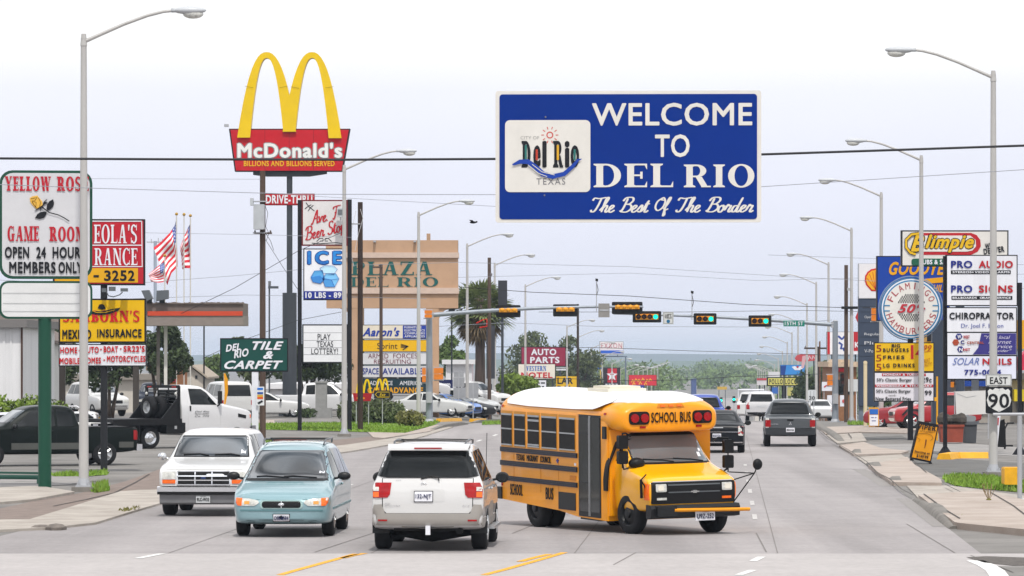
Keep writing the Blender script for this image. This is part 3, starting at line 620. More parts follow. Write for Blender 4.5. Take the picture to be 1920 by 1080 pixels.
def signal(px, py, Y, n, label, lit=None, back=False, w=None, h=None):
    root = empty('traffic_signal', W(px, py, Y), label, 'traffic signal', 'signals facing away on the mast arm' if back else 'green signals on the mast arm'); q = .34
    hw = n * q / 2; k = 1 if not back else -1
    bp = MB().prism(rrect(-hw - .17, -.34, hw + .17, .34, .07), -.02, .02); bp.build('backplate', BLACK, root)
    hs = MB()
    for i in range(n): hs.box((-hw + i * q + .008, -.12 if not back else -.3, -.17 if not back else -.06), (-hw + (i + 1) * q - .008, .3 if not back else .12, .17 if not back else .15))
    hs.build('housing', ORANGE, root)
    if back:
        r = MB()
        for i in range(n): r.blob((-hw + (i + .5) * q, -.3, .07), (.13, .08, .11), 10, 6)
        r.build('rear_cover', ORANGE, root, True); return root
    for i in range(n):
        c = -hw + (i + .5) * q
        MB().lathe([(0, -.13), (.09, -.14), (.145, -.125), (.145, -.1)], 20, 'y', (c, 0, 0)).build('lens', GREEN if i == lit else DARKL, root, True)
        v = MB(); m_ = 14
        for j in range(m_): # hood over the lens
            a0, a1 = R(-20 + 220 * j / m_), R(-20 + 220 * (j + 1) / m_)
            v.add([(c + .155 * cos(a0), -.12, .155 * sin(a0)), (c + .155 * cos(a1), -.12, .155 * sin(a1)), (c + .16 * cos(a1), -.36, .16 * sin(a1)), (c + .16 * cos(a0), -.36, .16 * sin(a0))], [(0, 1, 2, 3)])
        v.build('visor', ORANGE, root, True)
    return root
YA = 253.6
signal(1213, 594, YA - .2, 4, 'horizontal signal with four lenses and green lit, beside square grey sign', 3)
signal(1322, 598, YA - .2, 3, 'three lens green signal nearest the camera mast on the arm', 2); signal(1425, 602, YA - .2, 3, 'three lens green signal next to street name board', 2)
YB = 235.7
signal(953, 583.5, YB + .38, 3, 'signal seen from behind, closest to the palm', None, True); signal(1060, 582, YB + .38, 3, 'signal seen from behind, second from the palm', None, True); signal(1176, 577.5, YB + .38, 4, 'wide signal seen from behind at the tip of the arm', None, True)
s = Sign('lane_sign', 'square grey metal sign back on the arm below the short mast camera', YB - .2, 1132, 'sign back', z=W(0, 582, YB).z); s.board('sign_plate', 1122, 569, 1143, 595, mat('sign_back_grey', '8a8784', .5, metal=.2, vary=.1), -.01, .01); s.board('brace', 1124, 580, 1141, 583, GALV, .01, .03)
s = Sign('lane_sign', 'small square white sign with a blue dot between green signals', YA - .2, 1253, z=W(0, 596, YA).z); p = s.board('sign_plate', 1243, 585, 1263, 608, M('b9bbba'), -.01, .012); s.board('sign_border', 1244, 586, 1262, 607, M('8d908f'), .012, .014, 0, p); s.board('sign_inset', 1245.2, 587.2, 1260.8, 605.8, M('c4c6c4'), .014, .016, 0, p); s.disc('dot', 1253, 602.5, 3.3, M('155f86'), .016, .02, p); s.text('LEFT', 1247, 589, 1259, 592.5, BLACK, p, 'b', .0); s.text('YIELD', 1246.5, 593.5, 1259.5, 597, BLACK, p, 'b', .0)
s = Sign('street_name_sign', 'green street name board reading 15TH ST on mast arm', YA - .25, 1488, z=W(0, 607, YA).z); p = s.board('sign_plate', 1469, 601, 1508.5, 612, M('0f7a6a'), -.01, .012); s.text('15TH ST', 1471.5, 602.8, 1506, 610, SIGNW, p, 'b', -.0)
def camera_mast(px, py0, py1, Y, label):
    c = Sign('detector_camera', label, Y, px, 'camera', z=W(0, py1, Y).z); c.post(px, py0 + 6, 1.6, GALV, py1=py1); c.poly('camera_body', [(px - 2, py0), (px + 3, py0 + 1), (px + 2.5, py0 + 6), (px - 2, py0 + 5)], PLAST, -.15, .15); MB().tube([(.02, 0, (py1 - py0 - 10) * c.k), (.09, 0, (py1 - py0 - 22) * c.k), (.02, 0, (py1 - py0 - 30) * c.k)], .02, 6).build('cable', BLACK, c.root)
camera_mast(1118.5, 522, 584, YB, 'detector camera on thin post by the square grey sign back'); camera_mast(1297.5, 545, 600, YA, 'detector camera on thin post between two green signals')
def ped(px, py, Y, label, w=11, h=26):
    c = Sign('pedestrian_signal', label, Y, px, 'signal', z=W(0, py + h, Y).z)
    for i in range(2): c.board('housing', px - w / 2, py + i * (h / 2 + .5), px + w / 2, py + (i + 1) * h / 2 - .5, mat('ped_signal_orange', 'd97a1c', .5, vary=.15), -.16, .16, 1.5)
    c.board('bracket', px - w / 2 - 2, py - 2, px + w / 2 + 1, py, GALV, -.04, .04); c.board('bracket', px - w / 2 - 2, py + h, px + w / 2 + 1, py + h + 2, GALV, -.04, .04)
ped(822.5, 690, 235.4, 'orange pedestrian signal facing sideways, on the palm side of mast', 17, 22); ped(795, 690, 235.6, 'orange pedestrian signal on the grass side of mast', 7, 27); ped(1556, 703, 253.5, 'orange pedestrian signal on the mast with street name board', 10, 20)
ped(803, 582, 235.4, 'orange signal head on top of mast by plaza sign', 14, 14); ped(1640, 578, 200, 'yellow signal head hanging beside the round sign', 12, 24)
s = Sign('traffic_signal', 'black pedestrian signal box in front of tile roofed restaurant', 270, 1580.5, 'signal', z=W(0, 726, 270).z); s.board('housing', 1575, 700, 1586, 724, BLACK, -.2, .2, 1); s.disc('lens', 1580.5, 706, 3.6, DARKL, .2, .22); s.disc('lens', 1580.5, 717, 3.6, DARKL, .2, .22)
# ================================================================== UTILITY POLES + WIRES
def upole(px, Y, top, wpx, label, ma=WOOD, arms=(), base=None, extra=None):
    s = Sign('utility_pole', label, Y, px, 'utility pole', z=base)
    s.post(px, top, wpx, ma, name='pole', taper=1.15)
    for (y, x0, x1) in arms:
        a = s.board('cross_arm', px + x0, y - 1.6, px + x1, y + 1.6, ma, -.22, -.05)
        for xx in (x0 + 2, (x0 + x1) / 2 + 3, x1 - 2): MB().tube([Vector((*[0] * 3,)) + Vector((s.xz(px + xx, y)[0], -.12, s.xz(px + xx, y)[1])), Vector((s.xz(px + xx, y)[0], -.12, s.xz(px + xx, y - 5)[1]))], [.05, .03], 6).build('insulator', mat('insulator_glaze', '5a5150', .3), a)
    if extra: extra(s)
    return s
def tx1(s):
    s.board('equipment_box', 477, 384, 497, 431, mat('box_grey', 'aeb2b6', .5, vary=.12, scale=3), .16, .7, 1.5); s.board('equipment_box', 470, 372, 476, 386, mat('box_grey', ''), .1, .4, .5)
    s.stroke('loose_cable', [(498, 386), (503, 400), (499, 425), (505, 438), (500, 452)], .9, BLACK, .3); s.stroke('loose_cable', [(496, 433), (508, 452), (514, 470)], .9, BLACK, .3)
    for y in (377, 436): s.board('bracket', 475, y, 500, y + 2, GALV, -.05, .3)
upole(492.5, 170, 320, 10.5, 'weathered wooden utility pole with grey equipment box by drive through sign', WOOD, [(437, -16, 17)], extra=tx1)
def tx2(s):
    s.stroke('loose_cable', [(668, 395), (660, 430), (657, 470), (664, 500)], .9, M('c8c8cc'), .2); s.stroke('loose_cable', [(676, 392), (681, 410), (672, 440), (666, 470)], .9, M('c8c8cc'), .2)
    s.board('bracket', 656, 419, 676, 421, GALV, -.05, .2)
upole(675.5, 198, 379, 9.5, 'dark slim utility pole right beside the beer and ice sign', WOOD2, [], extra=tx2)
upole(714.5, 262, 495, 6, 'brown wooden pole standing in front of plaza sign', WOOD, [(501, -16, 3)], base=-.1)
upole(917.5, 287, 483, 6.5, 'wooden utility pole in front of the palm crown', WOOD, [(517, -1, 4)])
upole(1586.5, 252, 497, 7, 'rough wooden utility pole with black cable bracket beside signal mast', WOOD, [], extra=lambda s: (s.board('cable_bracket', 1577, 574.5, 1617, 579.5, BLACK, .15, .3), s.board('bracket', 1588, 540, 1594, 545, GALV, -.1, .2)))
upole(1534, 356, 650, 4.5, 'distant black pole carrying a long crossarm over billboards', WOOD2, [(653, -26, 56)])
upole(1083.5, 420, 570, 4.4, 'black pole standing behind the yellow letter sign', WOOD2)
upole(1600, 330, 688, 4, 'short rusty brown pole beside restaurant', mat('rusty_steel', '6b4632', .8, vary=.4))
upole(1537, 375, 640, 3, 'thin rusty pole behind the signal mast', mat('rusty_steel', ''))
def pole(name, label, px, Y, top, wpx, ma, base=None, cat='pole', r=None):
    s = Sign(name, label, Y, px, cat, z=base); s.post(px, top, wpx, ma, name='shaft'); return s
s = pole('antenna_pole', 'thin steel antenna pole with small aerials behind the flags', 291, 300, 452, 6, mat('antenna_steel', '9aa3b3', .5, vary=.1), 0)
for x, y, h in ((283, 448, 8), (296, 446, 10), (304, 448, 9), (307, 449, 6)): s.board('aerial', x, y, x + 1.5, y + h, GALV, -.02, .02)
s.board('cross_bar', 275, 453, 312, 455, GALV, -.03, .03)
s = pole('light_pole', 'thin dark lot light pole by the black sign column', 505, 290, 536, 3.2, M('4d5158'), 0); s.board('lamp_box', 503, 536.5, 522, 541, M('4d5158'), -.2, .2); s.board('photocell', 503, 527, 508, 536, M('6a6d72'), -.1, .1)
s = pole('light_pole', 'slim black pole in front of hazy tree beside green carpet sign', 382.5, 330, 608, 3, BLACK, 0); s.board('cap', 380.5, 606, 384.5, 608.5, BLACK, -.08, .08)
WIRE = mat('wire_black', '26262a', .6, vary=0); WIREG = mat('wire_grey', '8f929b', .6, vary=0)
def wire(pts, Y, wpx, label, ma=WIRE, Y1=None, sag=0, cat='wire', group=None, name='overhead_wire'):
    Y1 = Y1 or Y; n = len(pts); P = []
    for i, (x, y) in enumerate(pts): P.append(W(x, y, Y + (Y1 - Y) * i / (n - 1)))
    if n == 2:
        a, b = P; P = [a.lerp(b, t / 12) - Vector((0, 0, sag * 4 * (t / 12) * (1 - t / 12))) for t in range(13)]
    c = P[len(P) // 2].copy(); o = MB().tube([p - c for p in P], wpx * (Y + Y1) / 2 / F / 2, 6).build(name, ma, None, True, c)
    tag(o, label, cat, group)
wire([(-400, 296), (0, 297), (300, 298.5), (640, 299.5), (928, 298), (1428, 289.5), (1700, 280.5), (1920, 273), (2300, 262)], 99.9, 5, 'thick black overhead cable crossing the sky behind the blue welcome sign', cat='cable', name='overhead_cable')
wire([(-200, 340), (0, 346), (180, 353), (560, 364), (930, 365), (1428, 350), (1920, 318), (2100, 306)], 103, 1.4, 'thin grey wire running across the yellow rose lettering', WIREG)
wire([(490, 362), (660, 372), (930, 387)], 150, .9, 'hair thin wire descending from utility pole top above the drive through sign', WIREG)
wire([(160, 335), (490, 336)], 150, .8, 'hair thin wire reaching the top of the grey boxed pole', WIREG)
wire([(-100, 520), (200, 535), (440, 517), (640, 498), (860, 492), (1180, 500), (1500, 520), (2000, 545)], 215, .9, 'fine wire passing behind plaza sign lettering', WIREG)
wire([(340, 588), (440, 540), (560, 470), (650, 432)], 185, 1.2, 'dark cable slanting upward across the beer sign', WIRE)
wire([(495, 445), (530, 500), (560, 545)], 172, 1.0, 'dark guy cable dropping from grey box to ice sign', WIRE)
wire([(860, 538), (1000, 548), (1180, 555), (1400, 571), (1590, 577)], 225, 1.3, 'dark wire sloping gently above all the signals', WIRE)
wire([(660, 512), (860, 520), (1180, 512), (1420, 526), (1660, 520), (2000, 512)], 280, .8, 'faint wire at the height of palm fronds', WIREG)
wire([(820, 612), (950, 605), (1120, 612), (1400, 613), (1560, 600)], 290, 1.0, 'grey wire just below the signal arms', WIREG)
wire([(1010, 585), (1280, 585), (1500, 582), (1660, 585)], 262, .9, 'dark wire touching the tops of green signals', WIRE)
wire([(900, 650), (1130, 652), (1300, 658), (1470, 663), (1620, 668)], 330, 1.1, 'dark wire dropping across the hazy hills', WIRE)
wire([(940, 706), (1190, 714), (1290, 712), (1380, 706), (1640, 698)], 320, 1.1, 'dark wire low in front of the valley trees', WIRE)
wire([(200, 435), (300, 437), (490, 440), (660, 445)], 175, .8, 'hair thin wire behind the flags', WIREG)
wire([(250, 560), (460, 553), (800, 560)], 260, .9, 'thin grey wire above the striped canopy', WIREG)
wire([(380, 672), (450, 640), (560, 600), (640, 585)], 240, 1.0, 'dark sagging service wire behind carpet sign', WIRE)
wire([(1617, 577), (1700, 578), (1770, 580)], 178, 1.6, 'black cable crossing the round sign centre', WIRE)
wire([(1440, 478), (1700, 487), (2000, 500)], 260, .8, 'faint wire crossing above round sign', WIREG)
# ================================================================== SIGNS, LEFT
DGREEN = M('1c4a3a', .4); CRIM = M('b5202f', .4); INK = M('191a20', .5); SILV = M('d0d0d4', .4); NAVY = M('1d2a6b', .4); SUNY = M('dcae0c', .4); RED = M('c01a24', .4)
s = Sign('pole_sign', 'white rounded game room sign with red lettering and yellow rose on green post', 109.4, 84, yaw=7)
s.post(84, 590, 25, DGREEN)
p = s.panel(0, 320, 172, 523, M('c9c9cd'), DGREEN, 5, 24, .16); q = s.panel(0, 527, 172, 598, M('d6d7d8'), DGREEN, 4, 16, .16)
s.text('YELLOW', 10, 331, 95, 359, CRIM, p, 'S', .17); s.text('ROSE', 106, 331, 165, 359, CRIM, p, 'S', .17)
s.text('GAME', 15, 424, 73, 453, CRIM, p, 'S', .17); s.text('ROOM', 92, 425, 160, 453, CRIM, p, 'S', .17)
s.text('OPEN', 10, 463, 55, 485, INK, p, 'B', .17); s.text('24', 68, 463, 86, 485, INK, p, 'B', .17); s.text('HOURS', 98, 463, 158, 485, INK, p, 'B', .17)
s.text('MEMBERS', 18, 491, 104, 513, INK, p, 'B', .17); s.text('ONLY', 109, 491, 153, 513, INK, p, 'B', .17)
s.poly('rose_bloom', [(56, 372), (60, 369), (70, 367), (73, 371), (79, 378), (80, 384), (76, 389), (71, 391), (68, 392), (61, 385), (57, 379)], M('e0b04a'), .16, .19, p)
for pts, w in (([(58, 373), (64, 372), (70, 370), (66, 376), (60, 377), (68, 380), (67, 389)], 1.0), ([(60, 378), (64, 385), (69, 391)], 1.0), ([(72, 371), (76, 380), (74, 388)], .8)): s.stroke('rose_outline', pts, w, M('6d4a12'), .2, p)
s.stroke('rose_stem', [(78, 388), (84, 393), (92, 399), (108, 403), (120, 409), (129, 415)], [2.6, 2.2, 2, 1.8, 1.8, 2], INK, .21, p)
s.poly('rose_leaf', [(87, 392), (88, 384), (92, 378), (99, 374), (101, 381), (99, 388), (93, 394), (89, 395)], INK, .16, .2, p); s.poly('rose_leaf', [(66, 409), (70, 402), (76, 398), (87, 397), (87, 402), (82, 409), (74, 411)], INK, .16, .2, p)
s.poly('rose_sepal', [(65, 396), (72, 390), (80, 385), (81, 380), (88, 373), (84, 379), (89, 380), (83, 384), (78, 390), (76, 396), (75, 391)], INK, .16, .205, p)
for y in (550, 569, 584): s.stroke('letter_rail', [(6, y), (160, y)], .8, M('8d9094'), .185, q)
s = Sign('pipe_rail', 'low green pipe rail on ground beside green sign post', 113.5, 30, 'rail'); s.stroke('rail', [(-60, 885), (73, 887)], 4, M('3f6b5c'), .1); MB().tube([(-90 * s.k, 0, .2), (43 * s.k, 0, .18)], .06, 8).build('rail_pipe', M('3f6b5c'), s.root); MB().tube([(43 * s.k, 0, .2), (43 * s.k, 0, -.1)], .06, 8).build('foot', M('3f6b5c'), s.root)
s = Sign('pole_sign', 'red and yellow phone number sign above yellow insurance board on black pole', 124.5, 195, yaw=2)
s.post(195, 520, 13, M('26272b', .6))
p = s.panel(100, 411, 272, 535, CRIM, INK, 3, 0, .14)
for y in (415, 460): s.stroke('white_border', [(104, y), (266, y)], 2, SIGNW, .165, p)
s.stroke('white_border', [(266, 415), (267, 500)], 1.6, SIGNW, .165, p); s.stroke('white_border', [(104, 500), (268, 500)], 1.6, SIGNW, .165, p)
s.text("EOLA'S", 177, 421, 257, 457, SIGNW, p, 's', .15); s.text('RANCE', 178, 465, 258, 498, SIGNW, p, 's', .15)
s.board('yellow_band', 104, 503, 259, 530, M('d9a21a'), .14, .165, 0, p); s.text('3252', 196, 507, 253, 527, INK, p, 's', .15); s.board('dash', 176, 516, 186, 520, INK, .165, .18, 0, p); s.board('yellow_band', 104, 503, 104.2, 503.2, SUNY, .14, .15, 0, p)
a = s.board('floodlight', 206, 538, 218, 546, M('5f6468'), .3, .6); s.stroke('floodlight_arm', [(200, 545), (205, 555), (214, 557), (226, 553), (231, 548)], 2, M('5f6468'), .4); s.board('floodlight', 228, 541, 241, 547, M('5f6468'), .3, .6); s.board('floodlight', 193, 541, 201, 548, M('5f6468'), .3, .6)
p = s.panel(111, 560, 274, 643, SUNY, INK, 3, 0, .16); s.text("SANBORN'S", 119, 582, 262, 604, RED, p, 'S', .17); s.text('MEXICO', 118, 618, 172, 636, INK, p, 'B', .17); s.text('INSURANCE', 183, 617, 266, 633, INK, p, 'B', .17)
s.poly('hat_crown', [(184, 578), (187, 571), (192, 570), (196, 572), (199, 579), (192, 581)], INK, .18, .195, p); s.poly('hat_brim', [(166, 579), (176, 583), (192, 584), (208, 580), (226, 577), (222, 583), (206, 589), (190, 591), (172, 589), (164, 585)], INK, .18, .2, p)
s.stroke('hat_line', [(170, 581), (182, 586), (198, 586), (216, 581)], 1, SUNY, .215, p)
p = s.panel(111, 645, 275, 687, SIGNW, INK, 2, 0, .15)
s.text('HOME', 114, 651, 146, 663, RED, p, 'B', .16); s.text('AUTO', 156, 650, 186, 662, RED, p, 'B', .16); s.text('BOAT', 195, 649, 222, 661, RED, p, 'B', .16); s.text("SR22'S", 232, 648, 272, 660, RED, p, 'B', .16)
s.text('MOBILE', 113, 671, 151, 683, RED, p, 'B', .16); s.text('HOMES', 156, 670, 190, 682, RED, p, 'B', .16); s.text('MOTORCYCLES', 201, 667, 273, 679, RED, p, 'B', .16)
for x, y in ((150, 657), (190, 655), (227, 654), (196, 675)): s.disc('dot', x, y, 1.5, RED, .165, .18, p)
# golden arches
s = Sign('pole_sign', 'tall red trapezoid restaurant sign topped by two yellow arches on black column', 246, 543, z=0)
DK = M('3d4147', .5); s.post(543, 330, 11, DK); s.post(543, 549, 27, DK, name='column'); MB().box((-.6, -.6, -.1), (.6, .6, .12)).build('base_plate', DK, s.root)
s.poly('sign_bracket', [(475, 322), (613, 322), (613, 326), (580, 331), (500, 331), (475, 328)], DK, -.25, .25)
TR = [(430, 242), (657, 242), (643, 322), (441, 322)]; p = s.poly('sign_panel', TR, INK, -.42, .42); f = s.poly('sign_face', [(433, 244), (654.5, 244), (641, 320.5), (443.5, 320.5)], M('bd1624', .35), .42, .45, p)
for x in (497.5, 543, 588.5): s.stroke('panel_seam', [(x, 244), (x, 320)], .7, M('7e0f19'), .455, p)
s.text("McDonald's", 446, 268, 642, 297, M('e4e4e2'), p, 'B', .45, outline=(M('8a8f92'),)); s.text('BILLIONS AND BILLIONS SERVED', 458, 302, 628, 312.5, M('e0a51a'), p, 'B', .44)
def arch(s, name, pts, ma, d0, d1, parent=None): return s.poly(name, pts, ma, d0, d1, parent)
YEL = M('e2bd0c', .35)
def archband(xl, xm, xr, yt, yl, yr, w0, w1, wt, flip=False):
    o, inn = [], []
    n = 20
    for i in range(n + 1):
        t = i / n * 2 - 1; x = xm + (t * (xm - xl) if t < 0 else t * (xr - xm)); yb = yl if t < 0 else yr
        y = yt + (yb - yt) * abs(t) ** 2.35; o.append((x, y))
        ti = t; hw = (w0 if t < 0 else w1); xi = xm + (ti * (xm - xl - hw) if ti < 0 else ti * (xr - hw - xm)); yi = yt + wt + (yb - yt - wt) * abs(ti) ** 2.35; inn.append((xi, yi))
    return o, inn
for nm, (xl, xm, xr, yl, yr, w0, w1) in {'arch': (446, 501, 556, 259, 248, 24, 24), 'arch ': (531, 586, 641, 248, 260, 24, 24)}.items():
    o, i_ = archband(xl, xm, xr, 99, yl, yr, w0, w1, 11); mb = MB(); n = len(o); off = .0 if nm == 'arch' else .012
    A = [s.xz(*q) for q in o]; B = [s.xz(*q) for q in i_]
    vs = [(x, y, z) for y in (-.62 - off, .25 + off) for P_ in (A, B) for x, z in P_]
    fs = []
    for k in range(n - 1): fs += [(k, k + 1, n + k + 1, n + k), (2 * n + k, 3 * n + k, 3 * n + k + 1, 2 * n + k + 1), (k, 2 * n + k, 2 * n + k + 1, k + 1), (n + k, n + k + 1, 3 * n + k + 1, 3 * n + k)]
    fs += [(0, n, 3 * n, 2 * n), (n - 1, 3 * n - 1, 4 * n - 1, 2 * n - 1)]
    a = mb.add(vs, fs).build('arch', YEL, s.root)
for pts in ([(461, 163), (476, 166)], [(525, 166), (540, 163)], [(547, 164), (562, 167)], [(611, 166), (626, 164)]): s.stroke('arch_joint', pts, .8, M('8d7408'), .665)
s.board('floodlight', 422, 234, 430, 239, GALV, .5, .8)
p = s.panel(492, 363, 590, 385, M('b81c26'), M('8a1a20'), 1.5, 0, .2); s.text('DRIVE-THRU', 499, 366, 586, 382, SIGNW, p, 'B', .21)
# beer / ice / lottery sign
s = Sign('pole_sign', 'tall double post sign with beer, ice cube and lottery panels', 196, 608)
s.post(562, 375, 7.5, INK, True); s.post(655.5, 374, 8, INK, True)
p = s.panel(566, 375, 652, 461, M('d5d2d2'), M('6d1a1f'), 2.5, 0, .17)
s.text('Ave. F', 580, 390, 643, 416, M('b8202b'), p, 'cb', .18, rot=12); s.text('Beer Stop', 570, 417, 648, 450, M('b8202b'), p, 'cb', .18, rot=14)
for pts in ([(572, 392), (578, 387), (584, 384)], [(574, 380), (580, 388), (590, 396)], [(578, 396), (582, 390), (588, 385)], [(594, 453), (600, 447), (606, 447), (606, 452), (601, 452)], [(622, 453), (616, 447), (610, 447), (610, 452), (615, 452)], [(585, 456), (600, 457), (630, 455), (644, 457)]): s.stroke('ornament', pts, 1.3, INK, .195, p)
a = s.board('floodlight', 633, 391, 648, 408, M('b9bcc0'), .5, .95, 1); s.board('floodlight_lens', 635, 394, 645, 404, M('6a6e72'), .95, .97, 0, a); s.stroke('floodlight_arm', [(640, 408), (640, 414)], 2, GALV, .6)
p = s.panel(569, 466, 646, 563, M('e3e4ea'), INK, 2, 0, .17); s.text('ICE', 577, 471, 641, 496, mat('ice_blue_letter', '1f7fc4', .4, vary=.6, scale=2.2, dirt='0f3f9a'), p, 'Bw', .18, outline=(M('163a8c'),))
for pts, c in (([(600, 503), (610, 498), (626, 499), (633, 505), (626, 515), (606, 512)], 'bfe3f7'), ([(583, 520), (590, 508), (605, 507), (609, 524), (601, 532), (587, 529)], '5aa7e0'), ([(605, 522), (612, 513), (630, 513), (636, 523), (628, 538), (610, 538)], '7cc0ee'), ([(583, 520), (600, 517), (609, 524), (601, 532), (587, 529)], '3d86d0'), ([(605, 522), (622, 525), (628, 538), (610, 538)], '4d97d8')): s.poly('ice_cube', pts, M(c), .17, .19 + .004 * len(c) * (c in ('3d86d0', '4d97d8')), p)
for pts in ([(600, 503), (610, 498), (626, 499), (633, 505), (626, 515), (606, 512), (600, 503)], [(583, 520), (590, 508), (605, 507), (609, 524), (601, 532), (587, 529), (583, 520)], [(605, 522), (612, 513), (630, 513), (636, 523), (628, 538), (610, 538), (605, 522)], [(605, 522), (622, 525), (636, 523)], [(622, 525), (628, 538)]): s.stroke('ice_outline', pts, .8, M('2a5aa8'), .225, p)
s.board('blue_band', 570, 546, 645, 561, M('23318a'), .17, .19, 0, p); s.text('10 LBS - 89', 573, 548, 640, 559, SIGNW, p, 'B', .18); s.text('c', 641, 549, 645, 554, SIGNW, p, 'B', .18)
p = s.panel(567, 608, 652, 681, M('dfe0e4'), INK, 2.5, 0, .17)
for i, (t, x0, x1) in enumerate((('PLAY', 596, 620), ('TEXAS', 594, 625), ('LOTTERY!', 584, 634))): s.text(t, x0, 626 + i * 13.5, x1, 637 + i * 13.5, INK, p, '', .18)
for y in (624, 638.3, 651.8, 665): s.stroke('letter_rail', [(570, y), (650, y)], .7, M('77797e'), .185, p)
# green carpet sign
s = Sign('pole_sign', 'dark green tile and carpet sign with white italic letters on white post', 166, 478)
s.post(478.5, 690, 12, M('d9dbe2'), True); p = s.panel(413, 634, 541, 697, M('12463f'), INK, 2.5, 0, .14)
s.text('DEL', 423, 645, 451, 658, SIGNW, p, 'Bi', .15, rot=8); s.text('RIO', 438, 655, 467, 670, SIGNW, p, 'Bi', .15, rot=10); s.text('TILE', 474, 640, 532, 656, SIGNW, p, 'Bi', .15); s.text('&', 494, 658, 513, 673, SIGNW, p, 'Bi', .15); s.text('CARPET', 421, 676, 531, 692, SIGNW, p, 'Bi', .15)
q = s.board('card_sticker_board', 481, 725, 496, 760, M('d8dadd'), .2, .24)
for y, c in ((727, '2a6fc0'), (735, '2b4f9a'), (740, 'c9a03a'), (744, 'd2571f')): s.board('sticker', 483, y, 494, y + 4, M(c), .24, .25, .5, q)
s.poly('sticker', [(483, 755), (492, 750), (494, 753), (486, 758)], INK, .24, .25, q)
s = Sign('feather_flag', 'narrow orange banner on a pole behind white flatbed cab', 172, 423, 'banner'); s.stroke('banner_cloth', [(421, 700), (424, 712), (424.5, 735), (421.5, 758)], [3, 7, 6, 3], M('e09a1c', .6), .03); s.post(420, 699, 1.4, M('d9d9d9'), name='pole')
# plaza sign
TAN = mat('tan_stucco', 'b8967a', .85, vary=.08, scale=1.2); MOULD = mat('mould_cream', 'c8b2a4', .8, vary=.08); TEAL = M('1d5a57', .5)
s = Sign('plaza_sign', 'huge tan stucco plaza sign with teal serif letters and tenant boards between pillars', 268, 740, z=-.1); s.D = .9
p = s.board('sign_panel', 613, 451, 859, 578, TAN, -.8, .8); s.board('parapet', 612, 451, 859, 474, TAN, -.83, .83)
s.board('moulding', 611, 474, 860.5, 484, MOULD, -.95, .95); s.board('moulding', 611, 540, 860.5, 551, MOULD, -.95, .95); s.board('chimney_post', 800, 438, 807, 452, TAN, -.2, .2)
s.text('PLAZA', 660, 491, 811, 516, TEAL, p, 's', .81); s.text('DEL', 659, 520, 729, 538, TEAL, p, 's', .81); s.text('RIO', 745, 520, 822, 538, TEAL, p, 's', .81)
s.board('pillar', 660, 578, 682, 800, TAN, -.78, .78); s.board('pillar', 799, 578, 823, 800, TAN, -.78, .78)
s.poly('arch_corner', [(823, 578), (845, 578), (835, 581), (828, 587), (823, 597)], TAN, -.7, .7); s.poly('arch_corner', [(660, 578), (636, 578), (648, 582), (655, 588), (660, 597)], TAN, -.7, .7)
for x in (701, 776): s.board('spot_lamp', x, 452, x + 5, 455, GALV, .8, 1.2)
def tenant(y0, y1, face, *tx):
    q = s.panel(679, y0, 801, y1, face, INK, 1.2, 0, .86, name='tenant_panel')
    for (t, x0, a, x1, b, c, st) in tx: s.text(t, x0, a, x1, b, c, q, st, .86)
    return q
q = tenant(609, 636, M('dcd3c2'), ("Aaron's", 681, 614, 750, 631, M('1f3c9c'), 'Bi')); s.board('blue_block', 756, 610.5, 799.5, 634.5, M('1f3c9c'), .87, .885, 0, q)
for i, t in enumerate(('FURNITURE', 'ELECTRONICS', 'COMPUTERS', 'APPLIANCES')): s.text(t, 759, 612 + i * 5.6, 797 - (i == 0) * 6, 616 + i * 5.6, SIGNW, q, 'b', .88)
q = tenant(637, 660, M('e2b010'), ('Sprint', 708, 643, 746, 658, INK, '')); [s.stroke('wing_mark', [(752, 645 + 2.2 * i), (762, 648 + i), (766 + .2 * i, 649)], 1, INK, .895, q) for i in range(4)]; s.stroke('wing_mark', [(756, 656), (766, 649)], 1.6, INK, .9, q)
tenant(661, 684, SILV, ('ARMED', 691, 663, 729, 672, M('6a1430'), ''), ('FORCES', 738, 663, 783, 672, M('6a1430'), ''), ('RECRUITING', 702, 674, 771, 682, M('6a1430'), ''))
tenant(685, 708, SILV, ('SPACE', 681, 690, 711, 702, M('1a2f86'), 'b'), ('AVAILABLE', 718, 690, 792, 702, M('1a2f86'), 'b'))
tenant(709, 738, M('14303a'), ('ADVANCE', 694, 714, 737, 722, SIGNW, ''), ('AMERICA', 750, 714, 792, 722, SIGNW, ''), ('CASH ADVANCE', 690, 726, 794, 737, M('d99a17'), 'B'))
# small drive-through signs
def mini_arches(s, cx, y0, y1, w, d, parent):
    for sg in (-1, 1):
        xm = cx + sg * w / 4; s.stroke('arch', [(xm + w / 4 * t, y0 + (y1 - y0) * abs(t) ** 2.4) for t in [i / 10 * 2 - 1 for i in range(11)]], 3.4, YEL, d + (.01 if sg > 0 else 0), parent)
s = Sign('directional_sign', 'small red basket shaped sign with yellow arches beside dark pole', 216, 679, base=0); p = s.poly('sign_panel', [(661.5, 737), (697.5, 737), (695, 752), (664, 752)], M('a01822'), -.12, .12); mini_arches(s, 682, 712, 738, 26, .1, p); s.stroke('arrow', [(669, 747), (676, 745), (684, 747)], 3, M('e08a1a'), .14, p); s.post(668, 752, 2, GALV); s.post(691, 752, 2, GALV)
s = Sign('directional_sign', 'small black exit sign with yellow arches standing among the bush', 215, 717); p = s.board('sign_panel', 701.5, 732, 732, 747, INK, -.12, .12, 1); mini_arches(s, 717, 711, 733, 22, .1, p); s.stroke('outline', [(704, 739.5), (708, 735), (730, 735), (730, 744.5), (708, 744.5), (704, 739.5)], .9, YEL, .135, p); s.text('Exit', 712, 737, 723, 743, YEL, p, 'i', .11); s.post(717, 747, 1.8, GALV)
